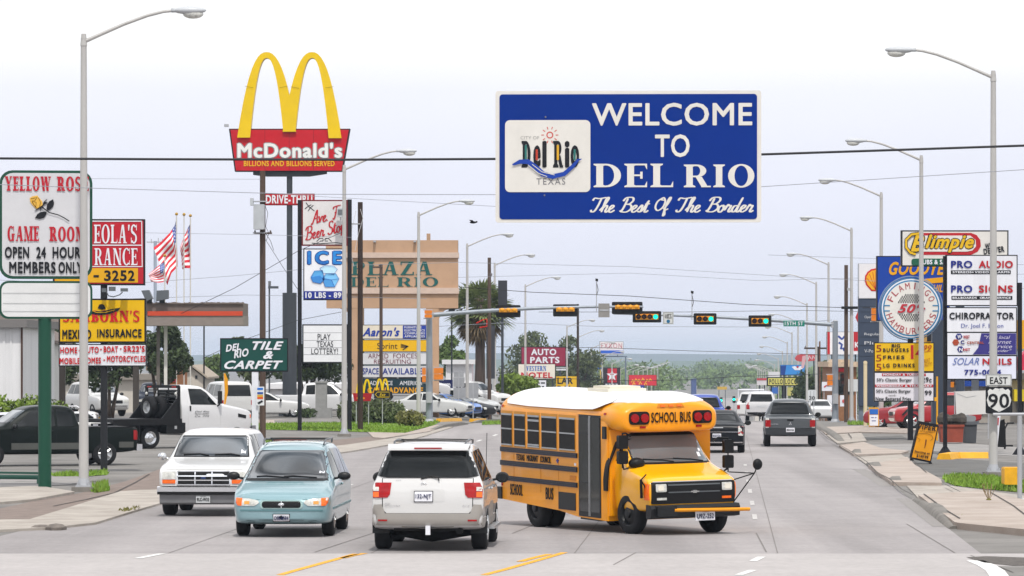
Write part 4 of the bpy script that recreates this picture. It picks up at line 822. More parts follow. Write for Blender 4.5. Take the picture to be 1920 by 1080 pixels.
s = Sign('plinth', 'grey concrete monument plinth with stepped base on the lot', 238, 596, 'plinth', z=0); s.board('shaft', 592, 717, 613, 765, mat('plinth_concrete', '8d8d8c', .9, vary=.15), -.35, .35); s.board('foot', 584, 765, 622, 790, mat('plinth_concrete', ''), -.55, .55); s.board('cap', 590.5, 715, 614.5, 718, mat('plinth_concrete', ''), -.4, .4)
# signs further along, left
s = Sign('dark_sign_column', 'tall dark sign column standing beside palm trunk with red neon cap', 296, 925); s.board('sign_slab', 912, 610, 928, 710, M('3c3d43'), -.5, .5); s.post(920, 720, 5, DK); s.board('upper_slab', 934, 526, 951, 590, M('35363c'), -.4, .4); s.post(942, 585, 5, DK); s.stroke('neon', [(893, 606), (905, 600), (913, 598), (913, 612), (899, 614)], 2, M('c8231f'), .6)
s = Sign('dark_sign_panel', 'small dark sign box under tan arch corner', 300, 853); s.board('sign_panel', 841, 575, 853, 589, DK, -.3, .3); s.post(847, 588, 3, DK)
SBK = mat('sign_back', '9b9da2', .45, metal=.3, vary=.1)
s = Sign('route_sign_assembly', 'cluster of blank grey sign backs on a thin post by the car lot', 268, 860); s.post(860, 698, 2, GALV); s.post(887, 718, 2, GALV)
for x0, y0, x1, y1 in ((851, 698, 869.5, 707), (850, 707.5, 871, 725.5), (850, 726.5, 873, 747), (879, 717.5, 897, 747)): s.board('sign_plate', x0, y0, x1, y1, SBK, -.02, .02)
s = Sign('banner', 'dark blue banner reading NTEED Prices at the car lot', 292, 834, 'banner'); p = s.board('banner_cloth', 800, 712, 849, 738, M('171d4a', .6), -.05, .05); s.text('NTEED', 822.5, 719, 844.5, 727, SIGNW, p, 'Bi', .04); s.text('Prices!', 823, 729, 845, 736.5, SIGNW, p, 'Bi', .04); s.post(803, 712, 2, GALV); s.post(846, 712, 2, GALV)
s = Sign('auto_parts_sign', 'maroon AUTO PARTS sign behind the motel sign', 506, 1019); s.post(985, 650, 5, DK); s.post(1050, 690, 5, DK); p = s.panel(977, 650, 1061, 687, M('8e1f3f'), INK, 1, 0, .3); s.text('AUTO', 996, 654, 1043, 666, SIGNW, p, 'B', .3); s.text('PARTS', 994, 669, 1049, 681, SIGNW, p, 'B', .3)
for y in (688, 692): s.board('louvre_strip', 1043, y, 1061, y + 2.5, SIGNW, -.2, .2)
s = Sign('motel_sign', 'cream motel sign with blue and red letters below maroon sign', 500, 1006); p = s.panel(971, 682, 1041.5, 711, M('dcd5c8'), INK, 1, 0, .3); s.text('WESTERN', 984, 686, 1024, 695.5, M('2d62b0'), p, 'S', .3); s.text('MOTEL', 977, 698, 1036, 709, RED, p, 'B', .3); s.post(977, 711, 3, DK); s.post(1036, 711, 3, DK)
q = s.panel(993, 712, 1025, 730, SIGNW, INK, 1, 0, .2, name='letter_board'); [s.stroke('worn_letters', [(x, y), (x + w_, y)], 2.6, INK, .23, q) for x, y, w_ in ((998, 718, 7), (1007, 718, 5), (1014, 718, 8), (997, 725, 5), (1005, 725, 9), (1016, 725, 4))]
s = Sign('yellow_sign', 'yellow board with black LAR letters behind the bus roof', 503, 1062); p = s.panel(1042, 705, 1084, 740, SUNY, INK, .6, 0, .2); s.text('LAR', 1045, 708, 1074, 720, INK, p, 'B', .2); s.text('RAL', 1045, 723, 1074, 735, INK, p, 'B', .2); s.post(1046, 740, 3, DK); s.post(1080, 740, 3, DK)
s = Sign('gas_sign', 'white gas station sign with outlined red letters over blue bar on steel frame', 610, 1146); p = s.panel(1124, 640, 1169, 665, M('dcd6d8'), M('8f939b'), 1, 0, .4); s.text('EXXON', 1127, 643.5, 1166, 653, M('b05a6a'), p, 'w', .4); s.stroke('cross_stroke', [(1139, 653.5), (1149, 643)], 1, M('b05a6a'), .46, p); s.board('blue_bar', 1126, 657, 1168, 662.5, M('2a5cc0'), .4, .45, 0, p)
s.board('beam', 1115, 667.5, 1176, 669.5, M('6b7686'), -.2, .2); s.post(1120, 668, 2.4, M('6b7686')); s.post(1173, 668, 2.4, M('6b7686')); s.post(1135, 664, 1.5, M('6b7686'), py1=668); s.post(1158, 664, 1.5, M('6b7686'), py1=668)
s = Sign('star_sign', 'dark gas station sign with red panel and white star', 660, 1147); p = s.panel(1130, 689, 1163, 722, M('2a2228'), INK, .6, 0, .3); s.board('red_square', 1139, 691, 1156.5, 717, M('b81f30'), .3, .34, 0, p); s.poly('star', [(1147.5 + (11 if i % 2 == 0 else 4.6) * sin(pi * i / 5), 704 - (11 if i % 2 == 0 else 4.6) * cos(pi * i / 5)) for i in range(10)], SIGNW, .34, .36, p); s.text('T', 1144, 701, 1151, 709, M('b81f30'), p, 'B', .35); s.post(1134, 722, 2, DK); s.post(1160, 722, 2, DK)
[s.stroke('worn_letters', [(x, 720.5), (x + 4, 720.5)], 1.6, SIGNW, .33, p) for x in (1135, 1141, 1148, 1154)]
s = Sign('oval_sign', 'blue and white oval sign beside the red star sign', 665, 1131); p = s.disc('sign_panel', 1132, 694, 5, SIGNW, -.1, .1, None, 4); s.disc('blue_oval', 1132, 694, 4.2, M('2a5aa6'), .1, .13, p, 3.2); s.post(1128, 698, 1.4, DK)
s = Sign('striped_sign', 'blue, yellow and white striped sign edge under gas sign', 600, 1120); p = s.board('sign_panel', 1107, 679, 1128, 683, M('2f5fb4'), -.2, .2); s.board('sign_panel', 1113, 683.5, 1127, 687, M('dba52a'), -.2, .2); s.board('sign_panel', 1119, 688, 1127, 692, M('2f5fb4'), -.2, .2); s.post(1126, 692, 2, M('d3a93e'))
s = Sign('billboard', 'red and yellow billboard behind the row of distant lamps', 640, 1206); p = s.panel(1179, 703, 1231, 723, M('c9283a'), M('8a2029'), .5, 0, .3); [s.stroke('worn_letters', [(x, y + 3), (x + 2, y - 2), (x + 5, y + 2)], 2, M('e7b12a'), .33, p) for x, y in ((1184, 714), (1190, 712), (1196, 713), (1203, 711), (1211, 713), (1217, 712), (1186, 719), (1198, 718), (1208, 719))]; s.post(1185, 723, 2, DK); s.post(1226, 723, 2, DK)
s = Sign('pawn_sign', 'blue pawn sign board just above the bus roof', 560, 1183); p = s.board('sign_panel', 1157, 722, 1208, 737, M('2c3a8e'), -.2, .2); s.text('PAWN', 1183, 726, 1205, 734, SIGNW, p, 'Bi', .19); s.text('E-Z', 1160, 725, 1176, 733, SIGNW, p, 'B', .19); s.post(1162, 737, 2, DK); s.post(1203, 737, 2, DK)
# welcome sign hung from the thick cable
s = Sign('welcome_sign', 'big blue WELCOME TO DEL RIO sign with white city emblem hung on black cable', 99.5, 1178, yaw=-2.0, z=W(0, 300, 99.5).z); BLUE = mat('welcome_blue', '002c80', .4, spec=.12, vary=.08, scale=.5); CRM = M('d8d5cf', .4)
p = s.board('sign_panel', 929, 170, 1427, 417, CRM, -.07, .0, 5); f = s.board('blue_face', 936.5, 176.5, 1419, 411, BLUE, 0, .012, 6, p); f2 = s.board('emblem_panel', 947, 225, 1107, 360, CRM, .0, .025, 9, p)
s.text('WELCOME', 1110, 193, 1410, 236, CRM, p, 'b', -.009); s.text('TO', 1228, 252, 1293, 295, CRM, p, 'b', -.009); s.text('DEL', 1113, 307, 1262, 351, CRM, p, 's', -.005); s.text('RIO', 1282, 308, 1414, 352, CRM, p, 's', -.005)
for t, x0, x1 in (('The', 1106, 1153), ('Best', 1161, 1219), ('Of', 1227, 1260), ('The', 1266, 1314), ('Border', 1322, 1413)): s.text(t, x0, 369, x1, 399 if t != 'Of' else 406, CRM, p, 'cb', -.005)
s.text('CITY OF', 976, 255, 1011, 261, M('a7a6a2'), p, '', .008); s.text('TEXAS', 1006, 334, 1060, 346, M('77767a'), p, 'w', .008)
for t, x0, x1, y0, fc in (('D', 978, 995, 264, '2f6f6a'), ('e', 1000, 1014, 272, 'b5402f'), ('l', 1017, 1025, 264, '1f2228'), ('R', 1037, 1056, 264, 'd9a52a'), ('i', 1059, 1068, 264, '1f2228'), ('o', 1070, 1086, 272, '2f6f6a')):
    s.text(t, x0, y0, x1, 314, INK, p, 'S' if t in 'DR' else 'B', .008)
    if t in 'DeRo': s.board('letter_inlay', (x0 + x1) / 2 - 2.4, y0 + 8, (x0 + x1) / 2 + 1.6, 300, M(fc), .025, .05, 0, p)
s.stroke('wave', [(961, 309), (975, 303), (990, 303), (1003, 312), (1018, 326), (1036, 331), (1058, 326), (1074, 312), (1084, 300), (1091, 298)], [3, 8, 9, 9, 10, 9, 8, 7, 5, 1], M('1a3f9e'), .06, p); s.stroke('wave_highlight', [(990, 309), (1010, 325), (1026, 331)], 1.2, CRM, .066, p); s.stroke('wave_highlight', [(998, 308), (1016, 322), (1040, 328)], 1.2, CRM, .066, p)
s.stroke('sun_ring', [(1031 + 5.5 * cos(a * pi / 8), 253 + 5.5 * sin(a * pi / 8)) for a in range(16)], 2.2, M('c8564e'), .03, p, True)
for a in range(0, 360, 36): s.stroke('sun_ray', [(1031 + r_ * cos(R(a)), 253 + r_ * sin(R(a))) for r_ in (11, 16)], 1.6, M('c8564e'), .03, p)
for x, y in ((1023, 219), (1021, 366)): s.disc('bolt', x, y, 1.6, M('6f7076'), 0, .04, p)
for x in (960, 1395): s.board('hanger_bracket', x, 292, x + 10, 304, GALV, -.42, -.05)
# ================================================================== SIGNS, RIGHT
s = Sign('pole_sign', 'double post white sign with audio, signs, chiropractor and nails panels', 147, 1840)
s.post(1772, 480, 7.5, INK, True); s.post(1912, 530, 8, INK, True); MB().tube([((1772 - 1840) * s.k, 0, -.05), ((1772 - 1840) * s.k, 0, .28)], [.3, .08], 4).build('post_foot', INK, s.root); MB().tube([((1912 - 1840) * s.k, 0, -.05), ((1912 - 1840) * s.k, 0, .28)], [.3, .08], 4).build('post_foot', INK, s.root)
p = s.panel(1773, 478, 1907, 574, SIGNW, INK, 2, 0, .16); BL = M('1f2a80'); RD = M('b3202a')
s.text('PRO', 1782, 489, 1822, 503, BL, p, 'B', .17); s.text('AUDIO', 1834, 489, 1898, 503, RD, p, 'B', .17); s.text('PRO', 1782, 535, 1822, 549, BL, p, 'B', .17); s.text('SIGNS', 1834, 535, 1898, 549, RD, p, 'B', .17)
s.board('black_band', 1782, 507, 1894, 514, INK, .17, .185, 0, p); s.text('STEREOS  VIDEO  ALARMS', 1785, 508.5, 1892, 512.5, SIGNW, p, 'B', .165); s.board('black_band', 1783, 555, 1897, 562, INK, .17, .185, 0, p); s.text('BILLBOARDS  CRANE SERVICE', 1785, 556.5, 1894, 560.5, SIGNW, p, 'B', .165)
for x, y in ((1823, 510.5), (1841, 558.5)): s.disc('dot', x, y, 1.3, SIGNW, .185, .2, p)
p = s.panel(1773, 576, 1906, 624, SIGNW, INK, 2, 0, .16); s.text('CHIROPRACTOR', 1779, 586, 1900, 599, INK, p, 'B', .17); s.text('Dr. Joel F. Bacon', 1801, 607, 1880, 617, M('3a4a9a'), p, '', .17)
p = s.panel(1774, 623, 1906, 667, SIGNW, INK, 1.5, 0, .15); s.poly('purple_field', [(1839, 625), (1904, 625), (1904, 664.5), (1823, 664.5), (1833, 652)], M('3a357c'), .16, .18, p)
for t, y, x in (('"Your local', 629, 1844), ('internet', 638, 1852), ('service', 646.5, 1856), ('provider"', 655, 1852)): s.text(t, x, y, x + 49 - (x - 1844) * .7, y + 6.5, M('c8c4da'), p, 'i', .17)
for x, y, c in ((1797, 631, '2a2f7c'), (1791, 642, 'a4472f'), (1800, 655, '2a2f7c'), (1803, 641, 'd8d8dc')): s.poly('hexagon', [(x + 6.5 * cos(R(60 * i)), y + 6.5 * sin(R(60 * i))) for i in range(6)], M(c), .16, .178, p)
for t, x, y, c in (('W', 1794, 628, SIGNW), ('C', 1800, 638, BL), ('N', 1797, 652, SIGNW)): s.text(t, x, y, x + 7, y + 7, c, p, 'B', .165)
s.text('WEST', 1805, 629, 1817, 635, RD, p, 'B', .165); s.text('CENTRAL', 1812, 640, 1844, 645, M('a4472f'), p, 'B', .165); s.text('NET', 1805, 653, 1818, 658, RD, p, 'B', .165)
p = s.panel(1774, 666, 1906, 712, M('d9dcec'), INK, 2, 0, .16); s.text('SOLAR', 1785, 671, 1835, 684, M('5a6cab'), p, 'i', .17); s.text('NAILS', 1841, 672, 1896, 684, RD, p, 'B', .17); s.text('775-0024', 1807, 693, 1876, 703, BL, p, 'B', .17)
# sub shop sign
s = Sign('pole_sign', 'cream sandwich shop sign with outlined yellow script on red pill above tyre sign', 186, 1780); s.post(1800, 500, 17, M('3a4250')); p = s.panel(1689, 432, 1890, 500, M('d8d5d0'), INK, 2.5, 0, .2)
s.poly('red_pill', [(1724, 437), (1820, 437), (1830, 441), (1837, 450), (1838, 462), (1832, 472), (1820, 478), (1724, 478)], RD, .21, .225, p); s.poly('pill_inset', [(1724, 442), (1818, 442), (1828, 450), (1829, 462), (1822, 470), (1812, 472), (1724, 472)], M('dcd8d2'), .225, .24, p)
s.poly('red_pill', [(1712, 437), (1770, 437), (1770, 444), (1718, 444)], RD, .21, .23, p)
YO = M('dcb01c'); s.text('limpie', 1734, 440, 1825, 474, YO, p, 'Bi', .24, outline=(INK,)); s.text('B', 1707, 441, 1732, 472, YO, p, 'Bi', .25, outline=(INK,))
s.stroke('b_swirl', [(1722, 438), (1708, 440), (1698, 450), (1698, 464), (1706, 474), (1716, 477)], 4, YO, .27, p); s.stroke('b_swirl', [(1722, 438), (1708, 440), (1698, 450), (1698, 464), (1706, 474), (1716, 477)], 6.5, INK, .262, p)
s.text('WE', 1846, 456, 1858, 467, INK, p, 'B', .21, rot=8); s.text('DELIVER', 1843, 464, 1882, 475, INK, p, 'B', .21, rot=8)
q = s.poly('green_pill', rrect(1708, 485, 1800, 498, 5), M('1c5a44'), .2, .24, p); s.text('SUBS & SALADS', 1724, 487, 1798, 496, SIGNW, q, 'B', .23)
# tyre sign
s = Sign('pole_sign', 'deep blue tyre shop sign with orange yellow letters behind the round sign', 192, 1708); p = s.panel(1643, 480, 1780, 602, M('17409c'), INK, 2, 0, .2); OY = M('e2a012')
s.text('GOODYEAR', 1666, 491, 1800, 516, OY, p, 'Bi', .2); s.poly('stripe', [(1680, 528), (1776, 519), (1776, 529), (1690, 536)], OY, .21, .23, p); s.text('HILL', 1748, 534, 1772, 548, OY, p, 'Bi', .2); s.text('TIRE', 1665, 553, 1700, 566, OY, p, 'Bi', .2); s.post(1760, 600, 26, M('3a4250'), True)
# round burger sign + menu boards
s = Sign('pole_sign', 'round white hamburger sign over yellow and white menu boards on black post', 173, 1707); s.post(1707, 634, 10, INK, True)
d = s.disc('sign_panel', 1707.5, 578, 57.5, M('3b6f96'), -.18, .18, None, None, 48)
d.name = 'round_sign'; s.disc('white_ring', 1707.5, 578, 55, SIGNW, .18, .19, d, None, 48); s.disc('blue_ring', 1707.5, 578, 52.5, M('2f7aa8'), .19, .2, d, None, 48); s.disc('white_disc', 1707.5, 578, 50, M('dcd9d4'), .2, .21, d, None, 48)
s.stroke('tube_rim', [(1707.5 + 60 * cos(a * pi / 24), 578 + 60 * sin(a * pi / 24)) for a in range(48)], 2, M('7d8ea6'), .05, d, True)
ck = MB(); ck2 = MB()
for i in range(-13, 14):
    for j in range(-8, 9):
        x, y = 1708 + i * 2.15, 577 + j * 3.4
        if (i + j) % 2 == 0 and ((x - 1708) / 28) ** 2 + ((y - 577) / 27) ** 2 < 1 and not (567 < y < 589):
            (ck if j < 0 else ck2).add([(*[s.xz(a, b)[0]], -.216, s.xz(a, b)[1]) for a, b in ((x - 1.05, y - 1.7), (x + 1.05, y - 1.7), (x + 1.05, y + 1.7), (x - 1.05, y + 1.7))], [(0, 1, 2, 3)])
ck.build('checker_pattern', INK, d); ck2.build('checker_pattern', INK, d)
s.text('50', 1682, 570, 1716, 587, M('b8323a'), d, 'Bi', .22, outline=(SIGNW,)); s.text("'s", 1718, 571, 1734, 588, M('b8323a'), d, 'Bi', .22, outline=(SIGNW,))
for word, a0, a1, r_, top in (('FLAMINGO', 205, 335, 42, True), ('HAMBURGERS', 160, 20, 43, False)):
    for i, ch in enumerate(word):
        a = R(a0 + (a1 - a0) * i / (len(word) - 1)); x, y = 1707.5 + r_ * cos(a), 578 + r_ * sin(a) * 1.0
        s.text(ch, x - (1 if ch == 'I' else 4.3), y - 6, x + (1 if ch == 'I' else 4.3), y + 6, M('a8404a'), d, '', .2, rot=-(math.degrees(a) + 90) if top else -(math.degrees(a) - 90))
for sg in (-1, 1):
    for yy in (-5, 5): s.board('bracket_mark', 1707.5 + sg * 46 - 6, 578 + yy - 1, 1707.5 + sg * 46 + 6, 578 + yy + 1, M('2f7aa8'), .21, .225, 0, d)
p = s.panel(1638, 642, 1751, 697.5, M('e0b212'), INK, 1.8, 0, .16); MAR = M('8d2a20')
for y in (648, 666, 683): s.text('5', 1642, y - 1, 1652, y + 13 - 1.5, MAR, p, '', .17)
s.text('BIG', 1671, 645, 1687, 651.5, INK, p, 'B', .17); s.text('BURGERS', 1655, 653, 1703, 660, INK, p, 'Bw', .17); s.text('FRIES', 1655, 666.5, 1695, 673.5, INK, p, 'Bw', .17); s.text('LG DRINKS', 1655, 681.5, 1714, 689, INK, p, 'Bw', .17)
s.board('price_one', 1707, 647, 1712, 673, M('b01f24'), .17, .19, 0, p); s.poly('price_four', [(1715, 665), (1722, 655), (1731, 664), (1731, 667)], M('b01f24'), .17, .19, p); s.text('99', 1730, 647, 1746, 658, M('b03a24'), p, 'i', .17); s.stroke('underline', [(1731, 660), (1745, 658)], .9, M('b03a24'), .19, p)
s.text('GREAT', 1728, 673, 1744, 680, M('b06a1c'), p, 'i', .17, rot=14); s.text('QUALITY!', 1726, 681, 1747, 688, M('b06a1c'), p, 'i', .17, rot=14)
p = s.panel(1638, 697.5, 1751, 753, M('dcd9e0'), INK, 1.8, 0, .16)
for y, t in ((700, 'MONDAY & TUESDAY'), (721, 'WEDNESDAY & THURSDAY')): s.board('red_band', 1653 if y == 700 else 1640, y, 1735 if y == 700 else 1749, y + 5, RD, .17, .185, 0, p); s.text(t, 1655 if y == 700 else 1642, y + .6, 1733 if y == 700 else 1747, y + 4.4, SIGNW, p, 'B', .165)
s.text("50's Classic Burger", 1643, 709, 1709, 717, INK, p, 'b', .17); s.text("50's Classic Burger", 1642, 730, 1707, 738, INK, p, 'b', .17); s.text('-and-', 1664, 739.5, 1680, 743, INK, p, '', .17); s.text('New Battered Fries', 1641, 744, 1707, 751, INK, p, 'b', .17); s.text('1.29c', 1721, 707, 1746, 717, INK, p, 'b', .17); s.text('1', 1728, 733, 1731, 748, INK, p, 'B', .17); s.text('99', 1733, 732, 1746, 741, INK, p, 'b', .17)
# shell sign + price column
s = Sign('price_sign', 'slate fuel price column topped by white board with red and yellow shell', 236, 1629); SL = M('3c4659', .5); s.post(1614, 495, 8, M('6d7584'), True); p = s.panel(1609, 494, 1652, 560, M('dcdce2'), M('aeb2ba'), 1, 0, .3)
fan = [(1641, 546)] + [(1641 + 21 * cos(R(a)) * (1 if i % 2 == 0 else .96), 524 + 21 * sin(R(a)) * (1 if i % 2 == 0 else .96)) for i, a in enumerate(range(150, 391, 12))]; fan = [(1633, 546)] + fan[1:] + [(1649, 546)]
s.poly('shell_emblem', fan, M('c0261d'), .3, .33, p); s.poly('shell_inset', [(1641 + (x - 1641) * .86, 526 + (y - 526) * .86) for x, y in fan], M('e5a81c'), .33, .345, p)
for a in (195, 225, 250, 270, 290, 315, 345): s.stroke('shell_rib', [(1641, 543), (1641 + 17 * cos(R(a)), 526 + 17 * sin(R(a)))], .9, M('c0261d'), .355, p)
p = s.panel(1609, 556, 1655, 762, SL, M('2c3444'), 1, 0, .25)
for t, y in (('Open 24 hrs', 592), ('Regular', 624), ('Plus', 640), ('V-Power', 655)): s.text(t, 1620, y, 1650, y + 6, M('c8cad0'), p, '', .26)
for y in (575, 585, 605, 632, 648, 668): s.stroke('panel_seam', [(1611, y), (1653, y)], .7, M('252c3a'), .275, p)
# route signs on the lamp pole, rail, A-frame
s = Sign('route_sign', 'EAST and shield shaped route 90 signs bolted to near lamp pole', 120.6, 1872, z=W(0, 776, 120.6).z)
p = s.board('sign_plate', 1848, 701.5, 1897, 724, SBK, -.01, .01, 1.5); s.board('plate_face', 1848.6, 702, 1896.4, 723.4, M('cfd0d0'), .01, .014, 1.5, p); s.stroke('border', rrect(1849.5, 703, 1895.5, 722.4, 1.5), .7, INK, .017, p, True); s.text('EAST', 1856, 707, 1889, 720, INK, p, 'b', -.012)
p = s.board('sign_plate', 1848, 725.5, 1898, 775.5, INK, -.01, .01, 3); sh = [(1873, 729), (1880, 727.5), (1885, 731.5), (1890, 729), (1894, 733), (1893, 741), (1896, 750), (1893, 761), (1884, 767), (1873, 772.5)]; sh = sh + [(2 * 1873 - x, y) for x, y in reversed(sh[1:-1])]
s.poly('shield', sh, M('d3d3d3'), .01, .016, p); s.text('90', 1853, 738, 1892, 765, INK, p, 'b', -.006)
for x, y in ((1874, 705), (1874, 721), (1874, 731), (1873, 769.5)): s.disc('bolt', x, y, .9, GALV, .02, .03, p)
s.board('bracket', 1852, 712, 1872, 714, GALV, -.1, -.02); s.board('bracket', 1852, 750, 1872, 752, GALV, -.1, -.02)
s = Sign('pipe_rail', 'galvanised pipe rail with short post in grass beside lamp pole', 98.5, 1912, 'rail'); s.post(1912, 779, 9, GALV); MB().tube([(-50 * s.k, 0, s.xz(0, 777)[1]), (80 * s.k, 0, s.xz(0, 776)[1])], .035, 8).build('top_rail', GALV, s.root); MB().box((-.09, -.09, 0), (.09, .09, .06)).tube([(-.12, 0, .1), (.12, 0, .1)], .02, 6).build('foot_bolt', GALV, s.root)
s = Sign('sandwich_board', 'leaning orange sandwich board with black VIPER lettering on the pavement', 134.5, 1732); OR_ = M('dc9417', .4)
Q = [(1722, 791), (1760, 798), (1745, 868), (1706, 860)]
p = s.poly('board', Q, INK, .0, .06); ii = [(1725, 795.5), (1757, 801), (1743.5, 864), (1709.5, 857)]; s.poly('board_face', ii, OR_, .06, .075, p)
s.text('VIPER', 1719, 797, 1755, 806, INK, p, 'B', .075, rot=-9); s.text('AUTO SECURITY', 1724, 808.5, 1750, 811, INK, p, '', .075, rot=-9); s.stroke('car_outline', [(1717, 819), (1722, 813), (1735, 812), (1746, 816), (1749, 822), (1744, 826)], 1.1, M('8a5d12'), .1, p); s.stroke('car_outline', [(1717, 819), (1725, 824), (1722, 828)], .8, M('8a5d12'), .1, p); s.stroke('figure', [(1736, 824), (1735, 832), (1733, 840)], [2.4, 2, 1], M('5d1f14'), .1, p)
s.text('Starting at', 1714, 846, 1743, 851, INK, p, 'B', .075, rot=-9); s.text('$149.99', 1718, 853, 1740, 859, INK, p, 'B', .075, rot=-9)
b = s.poly('rear_board', [(x + 2, y - 1.5) for x, y in Q], INK, -.55, -.5)
for x, y in ((1709, 858), (1744, 866)): s.poly('foot', [(x - 2, y), (x + 2, y), (x + 4, y + 6), (x - 3, y + 5)], INK, -.1, .1)
s = Sign('sandwich_board', 'small white and blue sandwich board with yellow edge by far lamp pole', 200, 1638); p = s.poly('board', [(1629, 764), (1647, 764), (1648, 799), (1629, 800)], M('d99a20'), -.05, .1); s.board('board_face', 1630, 778, 1646, 798, SIGNW, .1, .12, 0, p); s.board('blue_band', 1630, 767, 1646, 777, M('2c66b8'), .1, .12, 0, p); [s.stroke('worn_letters', [(x, y), (x + w_, y)], 1.3, BL, .13, p) for x, y, w_ in ((1633, 783, 5), (1640, 783, 3), (1634, 789, 8))]
s.poly('rear_board', [(1631, 765), (1649, 765), (1650, 797), (1631, 797)], M('d99a20'), -.5, -.45)
s = Sign('speed_sign', 'white speed limit 30 sign in front of the distant tree', 262, 1522.5); s.post(1519.5, 733, 1.6, GALV); s.post(1526, 733, 1.6, GALV); p = s.board('sign_plate', 1514.5, 731, 1530.5, 752, M('c9ccd0'), -.01, .015, 3); s.text('SPEED', 1517, 733, 1528, 736.5, INK, p, '', -.01); s.text('LIMIT', 1518, 738, 1527, 741, INK, p, '', -.01); s.text('30', 1517, 742.5, 1528, 750, INK, p, 'B', -.01)
# chicken sign kept as plain colour blocks
s = Sign('pole_sign', 'red and white restaurant sign with dark blue splashes behind the wooden pole', 300, 1582); p = s.panel(1550, 622, 1612, 665, SIGNW, INK, .6, 0, .25); s.board('red_edge', 1551, 622.5, 1555.5, 664, RD, .26, .28, 0, p); s.board('red_edge', 1600, 622.5, 1611, 658, RD, .26, .28, 0, p); s.text('K', 1602, 641, 1610, 652, SIGNW, p, 'B', .27)
for pts in ([(1571, 630), (1578, 636), (1583, 631)], [(1572, 642), (1578, 646), (1576, 655)], [(1580, 652), (1583, 658)]): s.stroke('blue_splash', pts, 4, M('33468f'), .27, p)
s.post(1560, 664, 3, DK); s.post(1604, 664, 3, DK); s.poly('red_cap', [(1604, 595), (1609, 583), (1610, 608)], RD, -.2, .2)
s = Sign('billboard', 'bright blue billboard with white and red marks among the lamps', 420, 1497); p = s.panel(1463, 684, 1509, 704, M('3a86cc'), M('24466e'), .5, 0, .3); s.poly('white_blot', [(1484, 688), (1490, 686), (1495, 690), (1500, 686), (1507, 689), (1500, 694), (1490, 694)], SIGNW, .3, .33, p); s.poly('navy_blot', [(1463.5, 686), (1474, 685), (1471, 703), (1464, 703)], M('1e3f86'), .3, .33, p); s.disc('red_dot', 1495, 688, 2, RD, .33, .35, p); s.post(1470, 704, 2.5, DK); s.post(1503, 704, 2.5, DK)
s = Sign('billboard', 'pale yellow billboard in thick black frame above parked trucks', 440, 1466); p = s.panel(1438, 707, 1497, 724, M('c9c26a'), INK, 2, 0, .3); s.text('POLLO LOCO', 1442, 710.5, 1494, 720.5, M('33332a'), p, 'Bw', .3); s.post(1446, 724, 3, INK); s.post(1470, 724, 9, INK); s.post(1490, 724, 3, INK); s.board('lower_panel', 1447, 726, 1458, 738, M('3a66b0'), -.1, .2); s.board('lower_panel', 1476, 726, 1488, 742, M('b5b06a'), -.1, .2)
s = Sign('oval_sign', 'large faded red oval sign behind the street lamps', 400, 1514); p = s.poly('sign_panel', [(1490, 672), (1494, 666), (1503, 664), (1534, 664), (1534, 671), (1527, 676), (1512, 678), (1500, 678), (1493, 676)], M('b84a50'), -.2, .2); [s.stroke('worn_letters', [(x, 674), (x + 2, 667), (x + 5, 672)], 1.4, SIGNW, .22, p) for x in (1508, 1515, 1522)]; s.poly('striped_tail', [(1504, 668), (1512, 666), (1507, 690), (1502, 690)], M('c7a0a6'), .2, .24, p); s.post(1512, 678, 2.5, DK); s.post(1526, 676, 2.5, DK)
s = Sign('billboard', 'small white and red board beyond the silver truck', 520, 1429); p = s.board('sign_panel', 1419, 709, 1437, 722, M('c9c4c8'), -.2, .2); s.board('red_band', 1419, 709, 1437, 713, M('b8404a'), .2, .24, 0, p); s.post(1424, 722, 2, DK); s.post(1433, 722, 2, DK)
s = Sign('billboard', 'plain white small board left of the blue billboard', 470, 1450); s.board('sign_panel', 1441, 697, 1462, 707, M('c8c8cc'), -.2, .2); s.post(1446, 707, 2, DK); s.post(1458, 707, 2, DK)
s = Sign('lot_sign', 'plain white sign with red lips on posts beside signal mast', 290, 1560); p = s.board('sign_panel', 1541, 716, 1566, 733, SIGNW, -.1, .1); s.stroke('red_lips', [(1545, 726), (1549, 723), (1554, 723)], 2.4, RD, .12, p); s.board('lower_panel', 1551, 741, 1561, 762, SIGNW, -.1, .1); s.post(1545, 733, 1.5, GALV); s.post(1563, 733, 1.5, GALV)
s = Sign('lot_sign', 'plain white tall sign panels between wooden pole and price column', 275, 1598); s.board('sign_panel', 1590, 711, 1610, 734, M('c5c7c8'), -.1, .1); p = s.board('lower_panel', 1575, 741, 1587, 762, SIGNW, -.1, .1); s.disc('red_ring', 1582, 752, 3.4, M('c05a5a'), .1, .13, p); s.post(1606, 734, 1.8, SIGNW)
